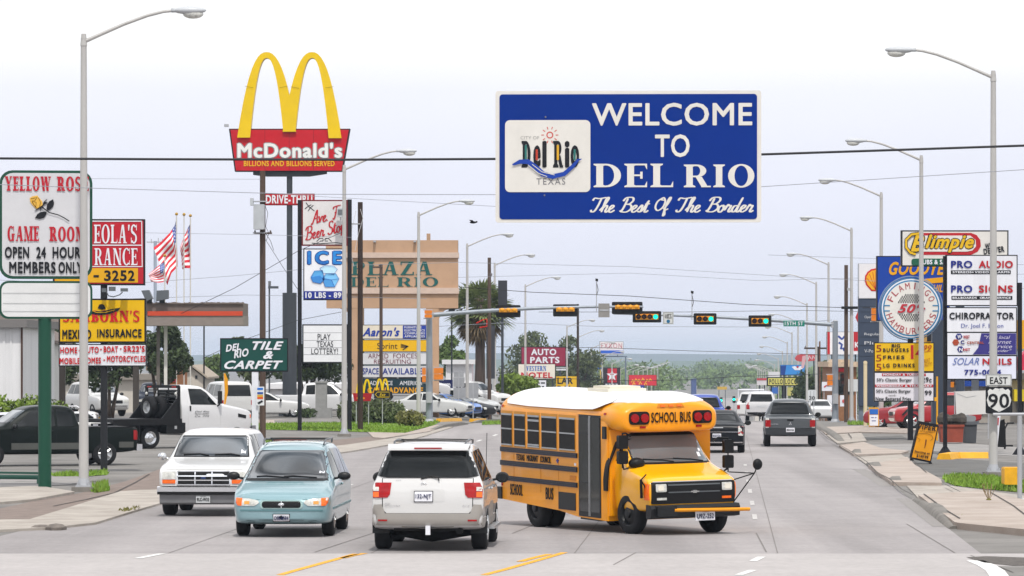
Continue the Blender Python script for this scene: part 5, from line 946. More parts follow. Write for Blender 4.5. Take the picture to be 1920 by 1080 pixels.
# ================================================================== FLAGS
def flag(px, top, Y, pts, label, cw, rows=13, amp=.05, seed=0):
    """pts: (top edge, bottom edge) pixel pairs from hoist to fly"""
    s = Sign('flagpole', 'white flagpole holding ' + label, Y, px, 'flagpole', z=0); s.post(px, top + 3, 2.4, M('c9c6bf', .4), name='pole'); MB().blob((0, 0, s.xz(0, top)[1] + .02), .09).build('ball', M('b08a3a', .3), s.root, True)
    k = Y / F; mb = MB(); n = 24; m = 26; vs = []
    for i in range(n + 1):
        t = i / n * (len(pts) - 1); j = min(int(t), len(pts) - 2); f_ = t - j
        a = Vector(pts[j][0]).lerp(Vector(pts[j + 1][0]), f_); b = Vector(pts[j][1]).lerp(Vector(pts[j + 1][1]), f_)
        for r_ in range(m + 1):
            q = a.lerp(b, r_ / m); w_ = i / n; y = amp * 4 * w_ * sin(w_ * 9 + r_ * .12 + seed) + amp * 2 * sin(r_ * .35 + w_ * 4)
            x, z = s.xz(q.x, q.y); vs.append((x, y, z + s.gz + 0))
    fs, ms = [], []
    for i in range(n):
        for r_ in range(m):
            fs.append((i * (m + 1) + r_, i * (m + 1) + r_ + 1, (i + 1) * (m + 1) + r_ + 1, (i + 1) * (m + 1) + r_))
            c = 2 if (i < n * cw and r_ < m * 7 / 13) else (0 if int(r_ * 13 / m) % 2 == 0 else 1)
            if c == 2 and i % 2 == 1 and r_ % 3 == 1: c = 1
            ms.append(c)
    mb.add(vs, fs); mb.m = ms
    X = (px - CX) * k; o = mb.build('flag', [M('d8303e', .7), M('f2f2f6', .7), M('44569a', .7)], None, True, (X, Y, 0)); tag(o, label, 'flag', 'three flags by the gas station')
flag(331, 402, 236, [((331, 410), (331, 443)), ((327, 423), (333, 480)), ((318, 437), (333, 500)), ((303, 452), (322, 512)), ((288, 464), (314, 535))], 'the biggest striped flag, streaming to one side', .36)
flag(357, 405, 238, [((357, 418), (357, 428)), ((354, 424), (358, 500)), ((350, 432), (356, 503)), ((346, 440), (346, 503)), ((339, 465), (341, 505))], 'the folded flag hanging nearly straight down its pole', .4, amp=.08, seed=2)
flag(309, 480, 232, [((309, 490), (309, 512)), ((304, 493), (307, 529)), ((295, 500), (298, 530)), ((287, 507), (288, 529)), ((279, 514), (283, 528))], 'the smallest and lowest flag, beside floodlight boxes', .36, seed=1)
s = pole('flagpole', 'white flagpole without a flag between the two tall flags', 345, 237, 404, 2.2, M('c9c6bf', .4), 0, 'flagpole'); MB().blob((0, 0, s.xz(0, 402)[1]), .09).build('ball', M('b08a3a', .3), s.root, True)
# ================================================================== BUILDINGS
BRN = mat('brown_fascia', '6f625c', .75, vary=.15, scale=2); ORG = M('c2482e', .5); GRYF = mat('taupe_fascia', '867b75', .7, vary=.1)
s = Sign('canopy', 'brown gas station canopy with orange stripe and dark columns', 212, 300, 'canopy', z=0); p = s.board('roof', -80, 568, 456, 610, BRN, -4, 0); s.board('lower_fascia', -80, 592, 456.5, 610.5, GRYF, -4.05, .05, 0, p); s.board('stripe', 277, 583.5, 455, 592, ORG, .05, .1, 0, p)
b = MB(); rg = random.Random(2)
for i in range(60):
    x = 280 + i * 2.95; a = s.xz(x, 568.5); b.box((a[0], -.1, a[1] - .05), (a[0] + .07, .3, a[1] + rg.uniform(.01, .06)))
b.build('shingle_edge', BRN, p)
for x, w_, m_ in ((112, 11, M('39332f', .7)), (251, 11, M('45403c', .7)), (293, 6, M('6b6560', .7)), (307, 6, M('d0cdc8', .6))): s.post(x, 609, w_, m_, True, name='column', d=-1.2)
for x in (271, 295):
    b = s.poly('floodlight_box', [(x - 5 if x < 280 else x, 545), (x + 9 if x < 280 else x + 21, 544), (x + 16 if x < 280 else x + 21, 560), (x + 4 if x < 280 else x - 1, 565)], M('5c6066', .5), -.3, .4); s.board('foot', x + 4, 561, x + 14, 569, M('3c3f44'), -.1, .1, 0, b)
CORR = mat('corrugated_white', 'd6d6d8', .5, vary=.1, scale=2, streak=True)
def shed(name, label, Y, x0, x1, y0, yb, ma, rib=None, depth=10, roof=None, base=0, gable=None):
    s = Sign(name, label, Y, (x0 + x1) / 2, 'building', z=base); mb = MB(); a = s.xz(x0, y0); b = s.xz(x1, yb)
    zb = min(-.1, b[1]); mb.box((a[0], 0, zb), (b[0], depth, a[1]))
    if rib:
        n = int((b[0] - a[0]) / rib)
        for i in range(n): mb.box((a[0] + i * rib, -.045, zb), (a[0] + i * rib + rib * .25, 0.0, a[1] - .05))
    w_ = mb.build('wall', ma, s.root)
    if gable: c = s.xz(gable[0], gable[1]); g2 = MB().prism([(a[0], a[1]), (b[0], a[1]), (c[0], c[1])], .001, depth); g2.build('gable', ma, s.root); rf = MB(); [rf.add([(e[0], yy, e[1]) for yy in (-.4, depth + .3) for e in (((q[0], q[1] + .05)), (c[0], c[1] + .12), (c[0], c[1] + .26), (q[0], q[1] + .2))], [(0, 1, 2, 3), (7, 6, 5, 4), (0, 4, 5, 1), (1, 5, 6, 2), (2, 6, 7, 3), (3, 7, 4, 0)]) for q in ((a[0] - .35, a[1] - .15), (b[0] + .35, a[1] - .15))]; rf.build('roof', roof or BRN, s.root)
    elif roof: MB().box((a[0] - .3, -.4, a[1]), (b[0] + .3, depth + .3, a[1] + .35)).build('roof', roof, s.root)
    return s
s = shed('metal_building', 'white ribbed metal building with grey roof edge beside hedge', 190, -120, 39, 614, 760, CORR, .3, 14, M('73706f', .6)); s.board('downpipe', 39.5, 612, 42.5, 752, M('4a342c', .7), -.1, .1)
s = shed('house', 'small white gabled house with narrow windows behind the hedge', 214, 41, 76, 640, 765, M('d0d0ce', .7), None, 12, BRN, 0, (52, 626)); f = s.board('window', 59, 681, 67, 719, M('5a1f1a', .6), .0, .04); s.board('pane', 60.5, 683, 65.5, 716, GLASS, .04, .05, 0, f); f = s.board('door', 47, 683, 54, 740, M('b6b6b4', .6), 0, .03); s.board('pane', 48.5, 686, 52.5, 712, GLASS, .03, .04, 0, f); s.board('wall_lamp', 65, 652, 69, 660, M('3b3b3d'), 0, .3); s.board('wall_lamp', 43.5, 652, 46.5, 660, M('3b3b3d'), 0, .3)
shed('building', 'low cream wall behind parked white truck under dark trees', 262, 120, 290, 712, 790, M('bfb9b0', .8), None, 8, M('8a847d', .8))
s = shed('shop', 'orange brown shop front with crimson sign behind the flatbed rack', 285, 283, 334, 694, 785, mat('orange_brick', 'b0713e', .85, vary=.25, scale=4), None, 8, M('7a6a58', .8)); s.board('sign_board', 315, 703, 331, 716, M('a3283a'), .02, .2); s.board('window', 288, 712, 300, 740, GLASS, 0, .04); s.board('door', 304, 712, 312, 780, GLASS, 0, .04)
s = shed('house', 'pale gabled house far behind the flagpoles', 330, 322, 382, 708, 780, M('b9b1a6', .8), None, 12, M('a09486', .8), -.2, (360, 690)); s.board('window', 366, 704, 370, 710, GLASS, 0, .05)
shed('warehouse', 'long white corrugated warehouse behind the bush and parked cars', 300, 505, 668, 729, 800, mat('warehouse_white', 'd3d3d6', .5, vary=.08), .5, 20, M('d9d9dc', .6), -.1)
shed('warehouse', 'white box building behind the palm and sign backs', 330, 836, 885, 683, 780, mat('warehouse_white', ''), .4, 14, M('d0d0d2', .6), -1.5)
s = shed('building', 'pinkish brown building behind the bright green tree', 330, 905, 1000, 745, 800, mat('pink_brick', '9a7565', .9, vary=.2, scale=3), None, 12, M('8a3d33', .8), -1.7); s.board('window', 915, 760, 930, 775, GLASS, 0, .05); s.board('door', 936, 760, 944, 796, GLASS, 0, .05)
s = shed('restaurant', 'brown restaurant with cream tiled roof and small red sign', 290, 1560, 1606, 688, 790, mat('brown_brick', '8c6243', .85, vary=.25, scale=4), None, 9, mat('cream_tiles', 'c4ad94', .8, vary=.25, scale=6), -1); s.poly('tile_roof', [(1562, 688), (1571, 674), (1597, 674), (1606, 688)], mat('cream_tiles', ''), -8, .3); s.board('sign_board', 1572, 690, 1586, 697, RD, .02, .2); s.board('window', 1566, 712, 1582, 740, GLASS, 0, .05); s.board('window', 1588, 712, 1602, 740, GLASS, 0, .05)
s = Sign('canopy', 'yellow fuel canopy behind the round sign and the white panel sign', 226, 1850, 'canopy'); p = s.board('roof', 1738, 600, 2100, 655, M('dba11c', .5), -6, 0); s.board('under_edge', 1738, 654, 2100, 658, M('8a8a86'), -6.02, .02, 0, p); s.board('price_sticker', 1738, 622, 1748, 640, INK, 0, .05, 0, p)
for x in (1747, 1789, 1813, 1840): s.post(x, 655, 8 if x < 1800 else 13, M('6a7080' if x < 1800 else '8b8f97', .5), True, name='column', d=-3)
s = shed('shop', 'shop with blue awning behind the white banner', 238, 1760, 2000, 712, 800, M('a59f98', .8), None, 10, M('6a655f', .8), -.3); s.board('awning', 1795, 714, 1862, 724, M('2348a0'), 0, 1.0); s.board('awning', 1768, 716, 1786, 726, M('d9801c'), 0, .8); s.board('awning', 1898, 730, 1960, 752, M('dcc62a'), 0, .9)
for x in (1780, 1800, 1822, 1852, 1880, 1905): f = s.board('window', x, 733, x + 15, 775, M('8a8784'), 0, .04); s.board('pane', x + 1.5, 735, x + 13.5, 773, GLASS, .04, .06, 0, f)
# far valley roofs
rg = random.Random(9)
for i, (x, Y, c) in enumerate(((1270, 760, 'c2b8ab'), (1300, 820, 'b5a79c'), (1335, 900, 'cfc9c0'), (1232, 700, 'b9b4ae'), (1408, 980, 'c9bfb2'), (1378, 1050, 'bdb6ae'), (1500, 640, 'b3aaa0'))):
    k = Y / F; X = (x - CX) * k
    if abs(X - .05 * Y + 4.7) < 13: X = .05 * Y - 4.7 + (15 if x > 1300 else -16)
    r_ = empty('far_building', (X, Y, G(X, Y)), ('low %s roofed block in the valley, %s' % (('grey', 'brown', 'white', 'tan', 'buff', 'beige', 'drab')[i], ('near the blue tower', 'among lamps', 'by far signal', 'behind billboard', 'under the far trees', 'by the far slope', 'past the yellow billboard')[i])), 'building')
    MB().box((-4, 0, -.2), (4, 8, 3.2)).build('wall', M(c, .8), r_); MB().box((-4.3, -.3, 3.2), (4.3, 8.3, 3.6)).build('roof', M('8d8780', .8), r_); MB().box((-1, -.04, 0), (.2, .01, 2.1)).build('door', GLASS, r_); [MB().box((a, -.04, 1), (a + 1.2, .01, 2.2)).build('window', GLASS, r_) for a in (-3.2, 1.4)]
s = Sign('tower', 'dark blue grey tall slab far down the valley', 900, 1300, 'tower'); s.board('slab', 1296, 712, 1305, 757, M('4a5a86', .6), -2, 2); s.board('cap', 1295.5, 710, 1305.5, 712.5, M('5a688e', .6), -2.1, 2.1)
s = Sign('far_sign', 'yellow board standing before the far valley trees', 950, 1354); s.board('sign_panel', 1345, 725, 1363, 730.5, M('bf9c3a'), -.2, .2); s.post(1348, 731, 1.2, DK); s.post(1360, 731, 1.2, DK)
# far junction: lights, barrels
for x, y, c, lb in ((1352, 751, True, 'distant green signal lamp on thin post above orange barrel'), (1376, 749, True, 'distant small green signal above white car roof'), (1384, 753, False, 'distant yellow signal beside the white pickup')):
    s = Sign('traffic_signal', lb, 620, x, 'traffic signal'); s.board('housing', x - 2.6, y - 6, x + 2.6, y + 6, ORANGE if not c else BLACK, -.2, .2); s.disc('lens', x, y, 2.6, GREEN if c else DARKL, .2, .26); s.post(x, y + 5, 1.2, GALV)
for x, Y, lb in ((1367, 700, 'orange road works barrel on the far road surface'), (1361, 690, 'red orange barrel beside another on the far road')):
    X = (x - CX) * Y / F; z = CH - (767 - HY) * Y / F; r_ = empty('barrel', (X, Y, G(X, Y)), lb, 'barrel'); h = max(1.2, z - G(X, Y)); MB().lathe([(0, 0), (.5, 0), (.48, h * .5), (.4, h), (0, h)], 12, 'z').build('drum', M('d8502a'), r_, 40); MB().lathe([(.49, h * .55), (.5, h * .56), (.47, h * .75), (.45, h * .75)], 12, 'z').build('band', SIGNW, r_)
# ================================================================== SMALL THINGS ON THE RIGHT LOT
TERRA = mat('terracotta', '8c4232', .8, vary=.2, scale=3)
s = Sign('planter', 'red brown square planter box behind sandwich board', 166, 1785, 'planter'); p = s.poly('box', [(1761, 799), (1805, 799), (1803, 829), (1764, 829)], TERRA, -.5, .4); s.board('rim', 1759.5, 796, 1806, 800, TERRA, -.55, .45); s.board('soil', 1763, 794.5, 1803, 796.5, M('3a2e26', .9), -.5, .4)
s = Sign('bin', 'dark grey square rubbish bin with domed lid', 167, 1822, 'bin'); p = s.poly('body', [(1806, 795), (1830, 795), (1828, 830), (1808, 830)], M('4b4e53', .6), -.5, .4); s.board('lid', 1804, 790, 1831, 796, M('5d6065', .5), -.52, .45, 2); s.board('dome', 1806, 779, 1828, 790, M('8a8d90', .5), -.4, .4, 5)
s = Sign('rock_pile', 'heap of dark grey rocks on top of planter', 166.2, 1788, 'rocks', z=W(0, 794.5, 166).z); rg = random.Random(8); RK = mat('dark_rock', '4a4541', .9, vary=.4, scale=4)
for i in range(7): MB().blob(((-22 + i * 6) * s.k, rg.uniform(-.2, .2), .16), (.22, .25, rg.uniform(.15, .3)), 7, 5).build('rock', RK, s.root)
s = Sign('banner', 'blank white banner stretched between posts before blue awning shop', 176, 1820, 'banner'); p = s.poly('banner_cloth', [(1791, 734), (1852, 732), (1855, 776), (1793, 779)], M('d5d3d1', .6), -.02, .02); s.stroke('fold', [(1794, 738), (1812, 745), (1830, 742)], .8, M('aeb0b2'), .03, p); s.post(1790, 733, 2, GALV); s.post(1853, 731, 2, GALV)
s = Sign('yellow_post', 'thin tall yellow gas hose post left of black sign leg', 172, 1757, 'post'); s.post(1757, 706, 3.6, M('dfa01e', .5), name='shaft'); s.board('hook', 1752, 745, 1757, 752, M('dfa01e', .5), -.05, .05)
s = Sign('bollard_post', 'cream painted tall post between price column and round sign', 215, 1622.5, 'post'); s.post(1622.5, 680, 7, M('d2c2a0', .6), name='shaft'); s.disc('cap', 1622.5, 680, 3.5, M('d2c2a0', .6), -.1, .1)
def kerbbar(name, label, pts, ma, h=.16, w=.16):
    P = [gp(*p) for p in pts]; mb = MB()
    for a, b in zip(P, P[1:]):
        d = (b - a); n_ = Vector((-d.y, d.x, 0)).normalized() * w
        mb.add([a - n_, b - n_, b + n_, a + n_, a - n_ * .7 + Vector((0, 0, h)), b - n_ * .7 + Vector((0, 0, h)), b + n_ * .7 + Vector((0, 0, h)), a + n_ * .7 + Vector((0, 0, h))], [(4, 5, 6, 7), (0, 1, 5, 4), (1, 2, 6, 5), (2, 3, 7, 6), (3, 0, 4, 7)])
    return tag(mb.build(name, ma), label, 'kerb')
YP = mat('yellow_kerb_paint', 'e0a51c', .6, vary=.15, scale=4)
kerbbar('parking_kerb', 'long bright yellow kerb bar beside black sign foot', [(1770, 862), (1790, 859), (1852, 859)], YP, .2, .25); kerbbar('parking_kerb', 'yellow wheel stop in front of the parked black car', [(822, 791), (862, 790)], YP, .2); kerbbar('parking_kerb', 'yellow wheel stop between lamp pole and wooden pole', [(884, 791), (908, 790.5)], YP, .2)
s = Sign('kerb_block', 'squat yellow painted concrete block in the grass by pipe rail', 108, 1895, 'block'); s.board('block', 1881, 877, 1911, 908, YP, -.4, .3, 2); s.board('top', 1882, 876, 1910, 878, YP, -.35, .25)
s = Sign('lot_sign', 'white strip sign with red letters leaning on a black case', 152, 1874); p = s.poly('sign_panel', [(1867, 780), (1876, 779), (1870, 838), (1865, 837)], SIGNW, -.02, .03); s.stroke('letters', [(1871, 783), (1870, 797)], 4, M('b5404a'), .04, p); s.poly('case', [(1872, 790), (1884, 786), (1887, 839), (1868, 838)], BLACK, -.5, -.05)
s = Sign('bike_rack', 'black bent tube rack on the lot behind route sign', 156, 1888, 'rack')
for x in (1868, 1884): MB().tube([((x - 1888) * s.k, 0, 0), ((x - 1888) * s.k, 0, .75), ((x - 1882) * s.k, .1, .95), ((x - 1870) * s.k, .3, .95)], .035, 6).build('hoop', BLACK, s.root)
MB().box((-.45, -.2, .1), (.2, .2, .16)).build('tray', BLACK, s.root)
s = Sign('pipe_rail', 'bright red and pink umbrella edge and dark sign at frame side by lot', 160, 1920, 'umbrella'); s.root.name = 'umbrella'; s.poly('canopy', [(1907, 672), (1925, 655), (1950, 672), (1950, 690), (1908, 695)], M('c8324e'), -.5, .5); s.post(1928, 690, 2, GALV)
s = Sign('shrub_twig', 'dry twiggy weed growing from the pavement joint', 97, 1854, 'weed'); rg = random.Random(12); mb = MB()
for i in range(14): a = rg.uniform(-.16, .16); mb.tube([(0, 0, 0), (a * .6, rg.uniform(-.05, .05), .16), (a, rg.uniform(-.08, .08), rg.uniform(.25, .42))], .006, 4)
mb.build('twig', M('8d7a5c', .9), s.root); s.root.location.z += .12; MB().blob((0, 0, .02), (.06, .06, .03)).build('root_tuft', M('6d6a35', .9), s.root)
s = Sign('utility_cover', 'brick red round utility cover on the dirt verge', 168, 541, 'cover'); MB().lathe([(0, .0), (.75, 0), (.72, .16), (0, .18)], 18, 'z').build('rim', M('8a5550', .8), s.root); MB().lathe([(0, .185), (.5, .18), (.5, .2), (0, .21)], 16, 'z').build('lid', M('70504c', .8), s.root)
s = Sign('kerb_stone', 'broken lump of kerb stone at the road edge', 83.5, 105, 'stone'); MB().blob((0, 0, .03), (.22, .4, .1), 7, 5).build('stone', mat('rough_stone', '6f6862', .95, vary=.4, scale=5, bump=.4), s.root); MB().blob((-.32, .2, .03), (.22, .3, .07), 7, 5).build('chip', mat('rough_stone', ''), s.root)
# bird
s = Sign('bird', 'small dark bird flying under the lamp arms in open sky', 160, 887, 'bird', z=W(0, 417, 160).z); mb = MB()
V = [s.xz(x, y) for x, y in ((879, 413), (884, 415.5), (888, 416), (892, 416), (896, 418), (890, 420), (886, 419), (882, 417))]
mb.blob((0, 0, 0), (.13, .06, .045), 8, 6); mb.blob((.13, 0, .02), (.04, .035, .035), 6, 5)
mb.add([(.05, 0, .02), (-.06, 0, .02), (-.16, -.24, .09), (-.02, -.26, .08)], [(0, 1, 2, 3)]); mb.add([(.05, 0, .02), (-.06, 0, .02), (-.13, .26, .07), (0, .28, .06)], [(0, 1, 2, 3)]); mb.add([(-.12, .03, 0), (-.24, .05, -.01), (-.24, -.05, -.01), (-.12, -.03, 0)], [(0, 1, 2, 3)])
mb.build('body', M('1d1c1e', .8), s.root)
# ================================================================== VEHICLES
# local frame: +x forward, +y to the driver's left, z up; stations (x, floor, belt, top, half width low, half width belt, half width top)
KINDS = {
 'suv': (5.18, 1.98, 1.87, [(2.59, .50, .78, .82, .80, .84, .72), (2.53, .38, .93, 1.0, .89, .92, .80), (2.3, .35, 1.03, 1.09, .95, .975, .84), (1.75, .34, 1.07, 1.15, .95, .98, .85), (1.32, .34, 1.10, 1.19, .96, .985, .84), (1.18, .34, 1.12, 1.27, .96, .985, .82), (.50, .34, 1.14, 1.79, .965, .985, .69), (.25, .34, 1.15, 1.85, .965, .99, .71), (-.9, .34, 1.16, 1.88, .965, .99, .72), (-2.1, .36, 1.17, 1.86, .965, .985, .71), (-2.32, .38, 1.17, 1.82, .96, .98, .69), (-2.42, .40, 1.17, 1.50, .955, .98, .74), (-2.52, .42, 1.16, 1.21, .95, .975, .83), (-2.57, .46, 1.05, 1.10, .94, .965, .84), (-2.6, .52, .86, .92, .90, .92, .80)]),
 'pickup': (5.6, 1.98, 1.86, [(2.8, .50, .80, .84, .82, .86, .74), (2.74, .40, .96, 1.02, .90, .93, .82), (2.5, .36, 1.07, 1.12, .95, .975, .85), (1.9, .36, 1.11, 1.18, .955, .98, .85), (1.45, .36, 1.13, 1.22, .96, .985, .84), (1.30, .36, 1.14, 1.30, .96, .985, .82), (.66, .36, 1.16, 1.77, .96, .98, .65), (.42, .36, 1.16, 1.83, .96, .975, .66), (-.3, .36, 1.17, 1.86, .96, .97, .66), (-.82, .36, 1.17, 1.82, .96, .965, .65), (-.90, .36, 1.17, 1.60, .96, .965, .70), (-.96, .36, 1.16, 1.2, .96, .985, .9), (-1.05, .36, 1.14, 1.17, .96, .985, .95), (-2.65, .40, 1.14, 1.17, .955, .98, .945), (-2.76, .48, 1.12, 1.15, .95, .97, .94), (-2.8, .52, 1.06, 1.1, .92, .95, .91)]),
 'van': (5.1, 1.92, 1.75, [(2.55, .36, .58, .62, .70, .74, .58), (2.48, .28, .70, .76, .84, .87, .72), (2.25, .24, .80, .87, .91, .945, .78), (1.8, .23, .90, .98, .93, .955, .80), (1.42, .23, .96, 1.06, .935, .96, .80), (1.25, .23, .97, 1.14, .935, .96, .78), (.45, .23, 1.0, 1.58, .94, .96, .66), (.15, .23, 1.01, 1.68, .94, .96, .67), (-.6, .23, 1.02, 1.75, .94, .96, .69), (-1.9, .24, 1.04, 1.72, .94, .96, .69), (-2.25, .28, 1.05, 1.64, .935, .955, .67), (-2.4, .32, 1.05, 1.40, .93, .95, .72), (-2.51, .38, 1.02, 1.08, .91, .93, .80), (-2.55, .44, .8, .86, .86, .88, .76)]),
 'sedan': (4.95, 1.87, 1.47, [(2.47, .36, .56, .6, .70, .74, .56), (2.40, .26, .70, .76, .84, .87, .70), (2.1, .22, .82, .88, .91, .93, .76), (1.4, .21, .88, .96, .92, .935, .78), (.92, .21, .91, 1.0, .925, .935, .78), (.78, .21, .92, 1.06, .925, .935, .76), (.12, .21, .94, 1.39, .925, .935, .60), (-.15, .21, .95, 1.45, .925, .935, .61), (-.8, .21, .96, 1.47, .925, .935, .62), (-1.2, .22, .97, 1.41, .925, .935, .61), (-1.7, .23, .97, 1.12, .925, .935, .72), (-1.86, .24, .97, 1.03, .92, .93, .76), (-2.3, .28, .96, 1.0, .90, .915, .78), (-2.43, .34, .88, .93, .86, .88, .76), (-2.47, .42, .72, .78, .80, .82, .7)]),
 'box': (5.6, 2.02, 2.1, [(2.8, .45, .80, .84, .80, .84, .72), (2.74, .36, 1.0, 1.06, .9, .93, .80), (2.5, .34, 1.12, 1.18, .95, .98, .82), (2.0, .34, 1.17, 1.26, .97, 1.0, .82), (1.8, .34, 1.18, 1.36, .97, 1.0, .82), (1.15, .34, 1.2, 1.98, .97, 1.0, .76), (.9, .34, 1.2, 2.07, .97, 1.01, .80), (-.9, .34, 1.2, 2.1, .97, 1.01, .82), (-2.5, .36, 1.2, 2.08, .97, 1.0, .81), (-2.7, .4, 1.2, 2.02, .96, .99, .79), (-2.77, .44, 1.18, 1.5, .95, .98, .82), (-2.8, .5, .9, 1.0, .93, .95, .85)]),
}
def section(st):
    x, zb, zl, zt, wb, wl, wt = st; dz = zt - zl; q = wl * .985
    return [(0, zb), (wb * .8, zb), (wb * .985, zb + .03), (wb, zb + .1), (wl, zb + .5 * (zl - zb)), (wl, zb + .8 * (zl - zb)), (q, zl), (q + (wt - q) * .14, zl + dz * .12), (q + (wt - q) * .82, zl + dz * .82), (wt * .95, zt - dz * .03 + .0), (wt * .7, zt + .015), (0, zt + .025)]
def loft(stations, sec=section):
    mb = MB(); secs = [sec(s) for s in stations]; n = len(secs[0]); m = 2 * n - 2; vs = []
    for s, sc_ in zip(stations, secs):
        vs += [(s[0], y, z) for y, z in sc_] + [(s[0], -y, z) for y, z in reversed(sc_[1:-1])]
    fs = [(i * m + k, i * m + (k + 1) % m, (i + 1) * m + (k + 1) % m, (i + 1) * m + k) for i in range(len(secs) - 1) for k in range(m)]
    for o, rev in ((0, False), ((len(secs) - 1) * m, True)):
        R_ = lambda k: o + (m - k) % m
        for k in range(n - 1):
            a, b = o + k, o + k + 1; c, d = R_(k + 1), R_(k)
            f = [a, b, c, d]; g = []
            for q in f:
                if q not in g: g.append(q)
            fs.append(tuple(g if rev else reversed(g)))
    return mb.add(vs, fs)
def inside(p, poly):
    c = False; j = len(poly) - 1
    for i in range(len(poly)):
        if (poly[i][1] > p[1]) != (poly[j][1] > p[1]) and p[0] < (poly[j][0] - poly[i][0]) * (p[1] - poly[i][1]) / (poly[j][1] - poly[i][1]) + poly[i][0]: c = not c
        j = i
    return c
class Veh:
    def __init__(s, name, label, cat, X, Y, hdg, group=None):          # hdg: heading angle from +X axis, degrees
        s.root = empty(name, (X, Y, G(X, Y)), label, cat, group, R(hdg)); s.T = Matrix.Identity(4)
    def par(s, o):
        return o
    def body(s, kind, pm, sx=1, sy=1, sz=1, arches=(), ar=.4, stations=None, floor_dark=True, lv=2, name='body', cutw=.3):
        st = stations or KINDS[kind][3]; st = [(a * sx, b * (1 if i_ else 1), c * sz, d * sz, e * sy, f * sy, g * sy) for i_, (a, b, c, d, e, f, g) in enumerate(st)]
        s.st = st; o = loft(st).build(name, [pm, UNDER], s.root, True); md = o.modifiers.new('s', 'SUBSURF'); md.levels = lv; md.render_levels = lv
        tmp = None
        if arches:
            c = MB(); c.mi = 1
            hw = max(a[5] for a in st)
            for ax in arches:
                for sg in (-1, 1):
                    y0, y1 = sorted((sg * (hw - cutw), sg * (hw + .3)))
                    c.lathe([(0, y0), (ar, y0), (ar, y1), (0, y1)], 28, 'y', (ax, 0, s.wr if hasattr(s, 'wr') else .37))
            tmp = c.build('cut', [pm, UNDER]); bo = o.modifiers.new('b', 'BOOLEAN'); bo.object = tmp; bo.operation = 'DIFFERENCE'; bo.solver = 'EXACT'
        me = bpy.data.meshes.new_from_object(o.evaluated_get(bpy.context.evaluated_depsgraph_get())); o.modifiers.clear(); o.data = me
        me.polygons.foreach_set('use_smooth', [True] * len(me.polygons)); me.set_sharp_from_angle(angle=R(38))
        if tmp: bpy.data.objects.remove(tmp)
        s.bo = o; s.setbvh(me); return o
    def setbvh(s, me): s.bvh = BVHTree.FromPolygons([v.co.copy() for v in me.vertices], [tuple(p.vertices) for p in me.polygons])
    def hit(s, ax, a, b):
        if ax[1] == 'x': o, d = Vector((9 if ax[0] == '+' else -9, a, b)), Vector((-1 if ax[0] == '+' else 1, 0, 0))
        elif ax[1] == 'y': o, d = Vector((a, 9 if ax[0] == '+' else -9, b)), Vector((0, -1 if ax[0] == '+' else 1, 0))
        else: o, d = Vector((a, b, 9)), Vector((0, 0, -1))
        r = s.bvh.ray_cast(o, d)
        if r[0] is None:
            q = o + d * 9; r = s.bvh.find_nearest(Vector((a, b, 0)) if ax[1] == 'z' else q)
            return (o + d * ((r[0] - o).dot(d)), -d)
        return r[0], -d
    def patch(s, name, ax, poly, ma, off=.008, parent=None, res=.1, depth=.03):
        xs = [p[0] for p in poly]; ys = [p[1] for p in poly]; pts = []
        for i, p in enumerate(poly):
            q = poly[(i + 1) % len(poly)]; l = math.hypot(q[0] - p[0], q[1] - p[1]); n = max(1, int(l / res + .5)); pts += [(p[0] + (q[0] - p[0]) * k / n, p[1] + (q[1] - p[1]) * k / n) for k in range(n)]
        nb = len(pts); inn = []
        y = min(ys) + res / 2
        while y < max(ys):
            x = min(xs) + res / 2
            while x < max(xs):
                if inside((x, y), poly) and min(math.hypot(x - a, y - b) for a, b in pts) > res * .45: inn.append((x, y))
                x += res
            y += res
        v, e, f, _, _, _ = delaunay_2d_cdt([Vector(p) for p in pts + inn], [(i, (i + 1) % nb) for i in range(nb)], [], 1, 1e-5)
        H_ = [s.hit(ax, p.x, p.y) for p in v]; mb = MB(); n = len(v)
        cnt = {}
        for g in f:
            for i in range(len(g)): k = tuple(sorted((g[i], g[(i + 1) % len(g)]))); cnt[k] = cnt.get(k, 0) + 1
        mb.add([h + d * off for h, d in H_] + [h + d * (off - depth) for h, d in H_], [tuple(g) for g in f] + [(a, b, n + b, n + a) for (a, b), c in cnt.items() if c == 1])
        return mb.build(name, ma, parent or s.root, 50)
    def both(s, name, poly, ma, off=.008, res=.12, parent=None): return [s.patch(name, sd_ + 'y', poly, ma, off, parent, res) for sd_ in '+-']
    def rect(s, name, ax, a0, b0, a1, b1, ma, off=.01, parent=None, r=0, res=.15, depth=.03): return s.patch(name, ax, rrect(a0, b0, a1, b1, r, 3), ma, off, parent, res, depth)
    def text(s, body, ax, a0, b0, a1, b1, ma, style='b', off=.02, parent=None, flat=True, name='lettering'):
        flip = ax in ('+y', '-x'); P = word_polys(body, style); mb = MB()
        c, d = s.hit(ax, (a0 + a1) / 2, (b0 + b1) / 2)
        for li, l in P:
            vs = []
            for a, b in l:
                A = a0 + (1 - a if flip else a) * (a1 - a0); B = b0 + b * (b1 - b0)
                h = s.hit(ax, A, B)[0] if not flat else (Vector((c.x, A, B)) if ax[1] == 'x' else Vector((A, c.y, B)))
                vs.append(h + d * (off + li * .001))
            mb.add(vs, [tuple(range(len(l)))])
        return mb.build(name, ma, parent or s.root)
